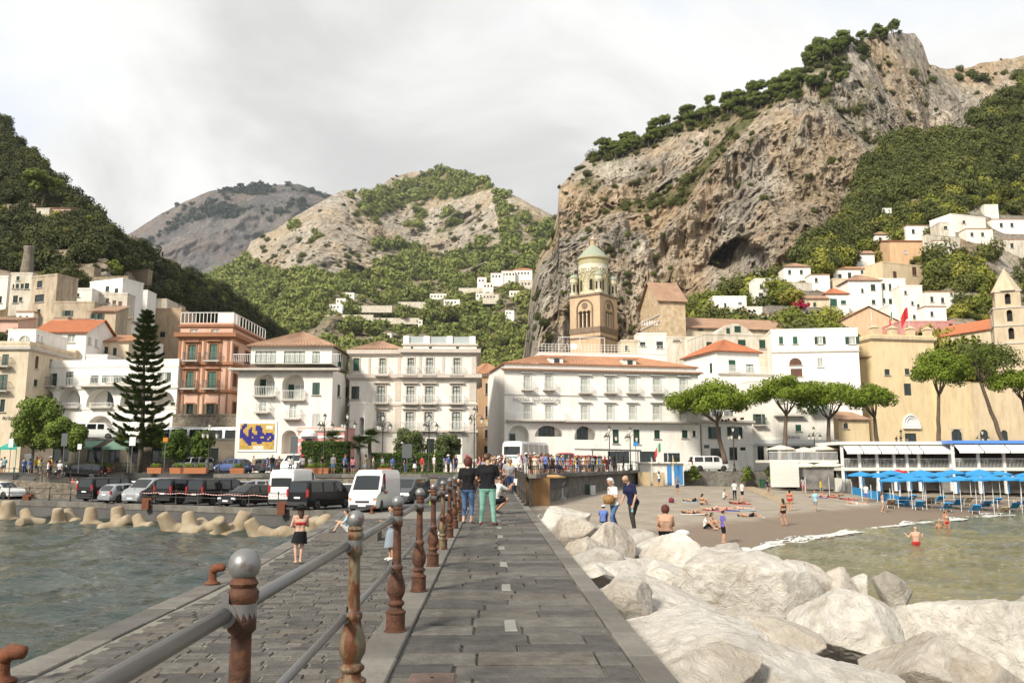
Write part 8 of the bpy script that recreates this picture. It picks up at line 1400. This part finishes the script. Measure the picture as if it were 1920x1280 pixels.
def club(label,x0,x1,Y,posts,roofm,aw,base,yr=828):
 A,C=at(x0,860,Y),at(x1,860,Y); T=thing('beach_pavilion',label,'pavilion',(A.x,Y,base)); zf=at(x0,876,Y).z; zr=at(x0,yr,Y).z; D=7
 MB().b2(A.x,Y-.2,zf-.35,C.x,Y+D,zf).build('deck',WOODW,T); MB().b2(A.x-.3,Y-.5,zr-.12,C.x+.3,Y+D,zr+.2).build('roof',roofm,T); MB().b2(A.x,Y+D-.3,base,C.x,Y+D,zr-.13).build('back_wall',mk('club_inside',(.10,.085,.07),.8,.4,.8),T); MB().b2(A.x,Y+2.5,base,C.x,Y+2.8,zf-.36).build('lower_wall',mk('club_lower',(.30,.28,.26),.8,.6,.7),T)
 for px in posts:
  q=at(px,860,Y); MB().b2(q.x-.13,Y-.12,base,q.x+.13,Y+.12,zr-.121).build('post',POLE,T)
 for i,(a,c)in enumerate(zip(posts[:-1],posts[1:])):
  a,c=at(a,860,Y),at(c,860,Y); m=MB(); n=max(3,int((c.x-a.x)/.16))
  for j in range(n):x=a.x+.14+(c.x-a.x-.28)*(j+.5)/n; m.b2(x-.012,Y-.08,zf,x+.012,Y-.056,zf+.95)
  m.b2(a.x+.13,Y-.1,zf+.92,c.x-.13,Y-.04,zf+.98); m.build('balustrade',POLE,T)
  if aw:m=MB(); za=zr-.15; zb=zr-.95; x_,X_=a.x+.05,c.x-.05; m.add([(x_,Y-.1,za),(X_,Y-.1,za),(X_,Y-1.3,zb),(x_,Y-1.3,zb),(x_,Y-1.32,zb-.22),(X_,Y-1.32,zb-.22)],[(3,2,1,0),(4,5,2,3)]); m.build('awning',CANV,T)
  m=MB(); m.lathe([(.03,0),(.03,.7),(.45,.72),(.45,.75)],10,((a.x+c.x)/2,Y+1.3,zf)); m.build('table',CANV,T)
  m=MB(); m.b2(a.x+.3,Y+.3,base,a.x+.55,Y+.5,zf-.37); m.build('blue_pillar',BLUEP,T)
 return T
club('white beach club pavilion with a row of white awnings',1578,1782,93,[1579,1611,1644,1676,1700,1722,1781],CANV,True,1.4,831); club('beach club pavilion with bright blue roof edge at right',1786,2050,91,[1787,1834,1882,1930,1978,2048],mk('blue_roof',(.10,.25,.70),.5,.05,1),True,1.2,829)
A,C=at(1436,870,96),at(1580,870,94); T=thing('beach_deck','white boarded restaurant deck left of the pavilions','deck',(A.x,95,2)); zf=at(1500,862,95).z; MB().b2(A.x,94.6,zf-.3,C.x-.2,100,zf).build('floor',WOODW,T)
for i in range(15):MB().b2(A.x,94.4-.01,1.8+i*.19,A.x+3.2,94.58,1.8+i*.19+.175).build('board',WOODW,T)
MB().b2(A.x+3.3,95.5,1.5,C.x-.2,95.8,zf-.31).build('lower_wall',mk('club_lower',(.30,.28,.26),.8,.6,.7),T); m=MB()
for i in range(60):x=A.x+(C.x-.3-A.x)*i/59; m.b2(x-.015,94.65,zf,x+.015,94.68,zf+.9)
m.b2(A.x,94.63,zf+.88,C.x-.3,94.7,zf+.94); m.build('balustrade',POLE,T)
for i,(px,py,R_,lb)in enumerate(((1463,834,1.7,'large cream umbrella at the left end of the deck'),(1508,838,1.5,'cream umbrella between two larger ones on the deck'),(1542,834,1.8,'large cream umbrella at the right end of the deck'))):q=at(px,py,97); parasol('deck_umbrella',lb,(q.x,97,zf),q.z,R_,CANVC,'cream umbrellas of the beach club',n=4)
for px,py,R_,lb in((1508,866,1.5,'cream umbrella on the sand below the deck'),(1552,864,1.8,'wide cream umbrella on the sand near the pavilion'),(1912,889,1.3,'pale umbrella beside the blue ones at right')):q=at(px,py,90); parasol('deck_umbrella',lb,(q.x,90,bz(q.x,90)),q.z,R_,CANVC,'cream umbrellas of the beach club',n=4)
Y=97; A,C=at(1200,890,Y),at(1282,890,Y); z0=bz(A.x,Y)-.1; zt=at(1240,868,Y).z; T=thing('bathing_cabin','white and blue bathing cabin under the road wall','cabin',(A.x,Y,z0)); MB().b2(A.x,Y,z0,C.x,Y+2,zt).build('wall',WOODW,T); MB().b2(A.x-.3,Y-.4,zt,C.x+.8,Y+2.2,zt+.14).build('roof',CANV,T)
for a,c in((1251,1259),(1264,1280)):p,q=at(a,890,Y),at(c,890,Y); m=MB(); m.b2(p.x,Y-.06,z0+.1,q.x,Y-.003,zt-.25); m.build('door',BLUEP,T)
for i,(a,c)in enumerate(((1196,1219),(1224,1246))):p,q=at(a,900,95.5),at(c,900,95.5); z=bz(p.x,95.5)-.1; m=MB(); m.b2(p.x,95.4,z,q.x,95.5,z+1.6); tag(m.build('reed_screen',BAMB),('left','right')[i]+' upright reed screen in front of the bathing cabin','screen')
FL={'it':[(.02,.25,.07),(.72,.72,.70),(.5,.03,.03)],'ua':[(.05,.2,.5),(.62,.5,.04)],'es':[(.5,.03,.02),(.62,.42,.02),(.5,.03,.02)],'fr':[(.04,.06,.3),(.72,.72,.7),(.5,.03,.04)],'red':[(.48,.025,.03)],'de':[(.02,.02,.02),(.5,.03,.02),(.62,.42,.02)],'uk':[(.05,.07,.3),(.7,.7,.7),(.45,.03,.05)]}
for k,v in FL.items():FL[k]=[mk('flag_%s_%d'%(k,i),c,.8,.05,3)for i,c in enumerate(v)]
def flag(label,px,py,Y,h,k,w=.9,fh=.75,z=None,side=1,droop=.5):
 p=at(px,py,Y); z=p.z if z is None else z; T=thing('flag',label,'flag',(p.x,Y,z),0,'flags',False); MB().bar((0,0,0),(0,0,h),.03,6).build('pole',POLE,T); ms=FL[k]; m=MB(); n=9
 for i in range(n):
  for(u0,u1)in((i/n,(i+1)/n),):
   f=lambda u:(side*u*w*(1-droop*.5),.10*math.sin(u*7),-droop*u*u*w*.9); a,c=f(u0),f(u1); mi=min(int(i*len(ms)/n),len(ms)-1); m.add([(a[0],a[1],h-fh+a[2]),(c[0],c[1],h-fh+c[2]),(c[0],c[1],h+c[2]),(a[0],a[1],h+a[2])],[(0,1,2,3)],mi)
 m.build('cloth',ms,T,True)
 if k=='red':q=MB(); q.box((side*.4*w,.07,h-fh*.7),(.34,.03,.10)); q.box((side*.4*w,.07,h-fh*.7),(.10,.031,.34)); q.build('cross',POLE,T)
flag('green white red flag above the bathing cabin',1240,866,96,2.2,'it',1.3,1.0,side=-1,droop=.9); flag('hanging red and white flag left of the bathing cabin',1222,890,95,2.0,'fr',.6,.5,droop=1.5); flag('blue and yellow flag above the bathing cabin',1252,868,96,1.4,'ua',.8,.6,droop=1.6); flag('red and yellow flag above the blue doors',1262,876,96,1.4,'es',.8,.6,droop=1.6)
p=BP(1323,900); T=thing('flag_stand','white frame of posts carrying small flags under the rubble wall','frame',tuple(p)); k=ppm(p.y)
for px in(1297,1311,1325,1350):x=at(px,900,p.y).x; MB().bar((x,p.y,p.z-.1),(x,p.y,p.z+48/k),.06,6).build('post',POLE,T)
a,c=at(1297,900,p.y).x,at(1350,900,p.y).x; MB().b2(a,p.y-.05,p.z+9/k,c,p.y+.05,p.z+12/k).build('crossbar',POLE,T); MB().b2(at(1344,900,p.y).x,p.y-.14,p.z+13/k,at(1355,900,p.y).x,p.y-.08,p.z+28/k).build('notice_board',WFRAME,T)
for px,kk,lb in((1297,'uk','leftmost small flag on the white frame'),(1311,'fr','second small flag on the white frame'),(1325,'de','third small flag on the white frame')):flag(lb,px,860,p.y-.1,1.4,kk,.5,.5,droop=1.6)
flag('red flag with white cross above the yellow battlements',1706,632,131,4.9,'red',2.2,1.9,side=-1,droop=.9); flag('striped red and white flag left of the cross flag',1676,632,131,4.2,'it',1.4,1.5,side=-1,droop=1.2); flag('dark blue flag furled on its pole at left of the battlements',1636,632,131,4.6,'fr',.6,1.6,droop=1.9)
m=MB(); p,q=BP(1402,913),BP(1474,943); d=(q-p); d.z=0; L_=d.length; d.normalize(); T=thing('beach_path','plank path laid across the sand','path',tuple(q))
for i in range(int(L_/.42)):c=p+d*(i+.5)*.42; c.z=bz(c.x,c.y)+.03; o=MB(); o.X=Matrix.Translation(c)@Matrix.Rotation(math.atan2(d.y,d.x),4,'Z'); o.b2(-.19,-.75,0,.19,.75,.05); o.build('plank',PLANK,T)
def bin_(label,px,py,s):p=BP(px,py); T=thing('litter_bin',label,'bin',tuple(p),0,None,False); T.scale=(s,)*3; g=mk('bin_green',(.03,.10,.05),.5,.1,3); MB().box((0,0,.5),(.5,.5,.9),0,0,1.12).build('body',g,T); MB().box((0,0,1.0),(.62,.62,.1)).build('lid',g,T); MB().box((0,0,.03),(.8,.6,.05)).build('base',SHOE,T)
bin_('green litter bin beside the plank path',1430,914,.95); bin_('green litter bin on the sand near the walkway end',1100,926,.85)
p=BP(1108,927); T=thing('crate_stack','stack of white crates beside the green bin near the walkway','crates',tuple(p)); [MB().b2(p.x-.05,p.y-.2,p.z+i*.17,p.x+.4,p.y+.2,p.z+i*.17+.14).build('crate',WFRAME,T)for i in range(5)]
a,c=at(985,915,62.2),at(1031,915,63.2); m=MB(); m.add([(a.x,a.y,.9),(c.x,c.y,.9),(c.x,c.y,3.35),(a.x,a.y,3.4),(a.x,a.y+.1,.9),(c.x,c.y+.1,.9),(c.x,c.y+.1,3.35),(a.x,a.y+.1,3.4)],[(0,1,2,3),(3,2,6,7),(1,5,6,2),(7,6,5,4),(4,0,3,7)]); tag(m.build('rusty_panel',mk('rusty_panel',(.30,.17,.07),.9,.35,1.2,.3,8,col2=(.20,.11,.05),stretch=(1,1,.3))),'rust brown panel against the wall at the walkway end','panel')
p=BP(1046,935); m=MB(); m.lathe([(.75,0),(.7,.15),(.5,.2),(.46,1.0),(.55,1.25),(.7,1.4)],8,tuple(p)); tag(m.build('stone_pedestal',CONC),'grey concrete pedestal beside the rust brown panel','pedestal')
p=at(1040,894,64.5); m=MB(); m.tube([(p.x-.9,p.y-.3,p.z),(p.x-.6,p.y-.2,p.z+.04),(p.x+.2,p.y,p.z+.03),(p.x+.9,p.y+.2,p.z-.03)],[.02,.13,.15,.02],8); tag(m.build('paddle_board',mk('worn_board',(.55,.33,.14),.6,.2,3),smooth=True),'orange board lying on the coping of the beach wall','board')
m=MB(); q=BP(1296-4,940); p=BP(1246,940); m.lathe([(.2,0),(.24,.1),(.2,.32),(.08,.42)],10,tuple(BP(1259,942))); tag(m.build('rucksack',mk('maroon',(.16,.02,.04),.8),smooth=True),'maroon rucksack left of the sunbathers','bag')
LAMP=mk('lamp_glass',(.62,.60,.52),.4,0); _lm={}
def lamp_meshes():
 m=MB(); m.lathe([(.2,0),(.2,.35),(.1,.45),(.12,.9),(.06,1.0),(.05,3.9),(.08,4.0),(.04,4.1),(.04,4.9)],10); a=m.mesh('post',IRON,True); m=MB(); m.lathe([(.05,-.3),(.1,-.26),(.17,.1),(.2,.12)],6,m=0); g=m.mesh('lantern',LAMP); m=MB(); m.lathe([(.22,.12),(.16,.22),(.05,.32),(.02,.45)],6); return a,g,m.mesh('lantern_cap',IRON)
LMm=lamp_meshes()
def lamp(label,px,Y,z,h=5.,arms=3):
 p=at(px,850,Y); T=thing('street_lamp',label,'street lamp',(p.x,Y,z),0,'street lamps',False); o=link('post',LMm[0],T); s=h/5.; o.scale=(1,1,s)
 for i in range(arms):
  a=i*2*math.pi/arms; x,y=.75*math.cos(a),.75*math.sin(a); MB().tube([(0,0,h-.9),(x*.4,y*.4,h-.35),(x*.85,y*.85,h-.3),(x,y,h-.6)],.025,5).build('arm',IRON,T); g=link('lantern',LMm[1],T); g.location=(x,y,h-.85); link('lantern_cap',LMm[2],g)
 g=link('lantern',LMm[1],T); g.location=(0,0,h+.1); link('lantern_cap',LMm[2],g)
for px,Y,h,lb in((391,83,4.6,'street lamp before the rubble wall under the palazzo'),(607,82,5.4,'street lamp behind the tall hedge'),(650,84,5.6,'street lamp before the white stair block'),(717,83,5.4,'street lamp between the palms and the left olive tree'),(804,83,5.4,'street lamp between the two olive trees'),(889,82,6.,'dark street lamp at the corner of the palazzo'),(1143,92,4.6,'street lamp at the left of the bus shelter'),(1182,95,4.6,'street lamp at the right of the bus shelter'),(1376,101.5,5.,'street lamp right of the leftmost pine'),(1528,103,5.,'street lamp between second and third pine'),(1692,112,5.,'street lamp beside the white portal'),(1845,112,5.,'street lamp before the cream hall')):lamp(lb,px,Y,ZR,h)
SIGN=mk('sign_back',(.10,.105,.11),.5,.1,3)
def sign(label,px,Y,w,y0,y1,z=ZR,mat=SIGN):p=at(px,y1,Y); q=at(px,y0,Y); T=thing('road_sign',label,'sign',(p.x,Y,z)); MB().bar((p.x,Y+.05,z),(p.x,Y+.05,q.z),.04,6).build('post',STEEL,T); MB().b2(p.x-w/2,Y-.02,p.z,p.x+w/2,Y+.01,q.z).build('board',mat,T)
sign('tall dark sign board before the tile map arch',551,79.6,.7,818,850); sign('dark square sign board before the left olive tree',763,79.6,.95,832,858); sign('tall dark sign at left beside the bright green tree',120,84,.6,812,836); sign('white notice sign near the restaurant awning',149,84,.4,832,842,mat=WFRAME); sign('white parking sign right of the araucaria',248,82,.6,819,835,mat=WFRAME); sign('pale sign at far left above the crowd',20,84,.45,822,838,mat=CANV); sign('blue sign by the bus shelter',1192,92,.5,828,836,mat=BLUEP); sign('orange round stop sign behind the planters',310,82,.45,820,828,mat=ORL)
POT=mk('terracotta',(.42,.16,.07),.85,.15,3)
for i,(px,Y)in enumerate(((137,91.3),(158,91.3),(178,91.2),(201,91.2),(292,80.4),(334,80.3),(354,80.3),(376,80.2),(446,80),(586,79.9),(604,79.9),(722,80.2))):
 p=at(px,870,Y); T=thing('planter','%s terracotta planter from the left along the road railing'%ORD[i],'planter',(p.x,Y,ZR),0,'terracotta planters'); MB().box((p.x,Y,ZR+.3),(1.3 if i>3 else.9,.6,.56),0,0,1.06).build('box',POT,T); crown('plant',T,[(p.x+d,Y,ZR+.75,.3)for d in(-.25,0,.25)],260,.08,BROADL,70+i)
A,C=at(1108,845,88),at(1200,845,96); T=thing('bus_shelter','grey flat roofed shelter over the waiting crowd','shelter',(A.x,88,ZR)); zr=at(1150,845,90).z; MB().add([(A.x,88,zr),(C.x,95,zr),(C.x-1.5,98,zr+.1),(A.x-1.5,91,zr+.1),(A.x,88,zr+.2),(C.x,95,zr+.2),(C.x-1.5,98,zr+.3),(A.x-1.5,91,zr+.3)],[(3,2,1,0),(4,5,6,7),(0,1,5,4),(1,2,6,5),(2,3,7,6),(3,0,4,7)]).build('roof',mk('shelter_roof',(.24,.23,.22),.8,.1,1),T)
for t in(.05,.5,.95):x=A.x+(C.x-A.x)*t; y=88.2+7*t; MB().bar((x-.1,y,ZR),(x-.1,y,zr),.06,6).build('post',STEEL,T)
for a,c,Y,lb,mt in((160,195,92.3,'left green awning of the restaurant terrace','g'),(212,262,92.0,'right green awning of the restaurant terrace','g'),(25,58,90,'turquoise awning of the stall at far left','t')):
 p,q=at(a,826,Y),at(c,826,Y); m=MB(); m.add([(p.x,Y,p.z),(q.x,Y,p.z),(q.x,Y-2.4,p.z-.75),(p.x,Y-2.4,p.z-.75),(p.x,Y-2.42,p.z-1.0),(q.x,Y-2.42,p.z-1.0),(p.x,Y,p.z-.1),(q.x,Y,p.z-.1)],[(3,2,1,0),(4,5,2,3)]); m.bar((p.x+.1,Y-2.3,ZR),(p.x+.1,Y-2.3,p.z-.8),.04,5); m.bar((q.x-.1,Y-2.3,ZR),(q.x-.1,Y-2.3,p.z-.8),.04,5); tag(m.build('awning',mk('green_awning',(.16,.27,.20),.85)if mt=='g' else mk('turquoise_awning',(.05,.38,.30),.85)),lb,'awning')
for px,lb in((1298,'plants along the foot of the rubble wall behind the flag frame'),(1400,'green bush at the foot of the rubble wall beside the path'),(1448,'grassy bush under the end of the deck')):leafy('wall_bush',lb,98.5,(px-14,874,px+18,902),900,520,.16,BROADL,px,None,8,2.2,'bush',False)
TAPE=[mk('tape_red',(.5,.03,.03),.6,0),mk('tape_white',(.75,.74,.72),.6,0)]
m=MB(); A,C=Vector((-13.5,55.8,ZQ+.86)),Vector((-30.9,65.2,ZQ+.86)); n=150
for i in range(n):a,c=A.lerp(C,i/n),A.lerp(C,(i+1)/n); sg=lambda t:Vector((0,0,-.07*abs(math.sin(t*math.pi*8)))); a,c=a+sg(i/n),c+sg((i+1)/n); m.add([a,c,c+Vector((0,0,.045)),a+Vector((0,0,.045))],[(0,1,2,3)],i%2)
tag(m.build('barrier_tape',TAPE),'red and white barrier tape strung along the car park railing','tape')
# ================================================================= the air between us and the mountains
m=MB(); m.b2(-1400,-1300,-16,1400,4300,1150); o=m.mesh('haze',bpy.data.materials.new('haze')); o=link('haze',o); o['kind']='stuff'; o['label']='thin pale haze in front of the far mountains'
hm=o.data.materials[0]; hm.use_nodes=True; N=hm.node_tree.nodes; N.clear(); ou=N.new('ShaderNodeOutputMaterial'); pv=N.new('ShaderNodeVolumePrincipled'); pv.inputs['Color'].default_value=(.80,.86,.94,1); pv.inputs['Density'].default_value=.00006; pv.inputs['Anisotropy'].default_value=.2; hm.node_tree.links.new(pv.outputs[0],ou.inputs['Volume'])
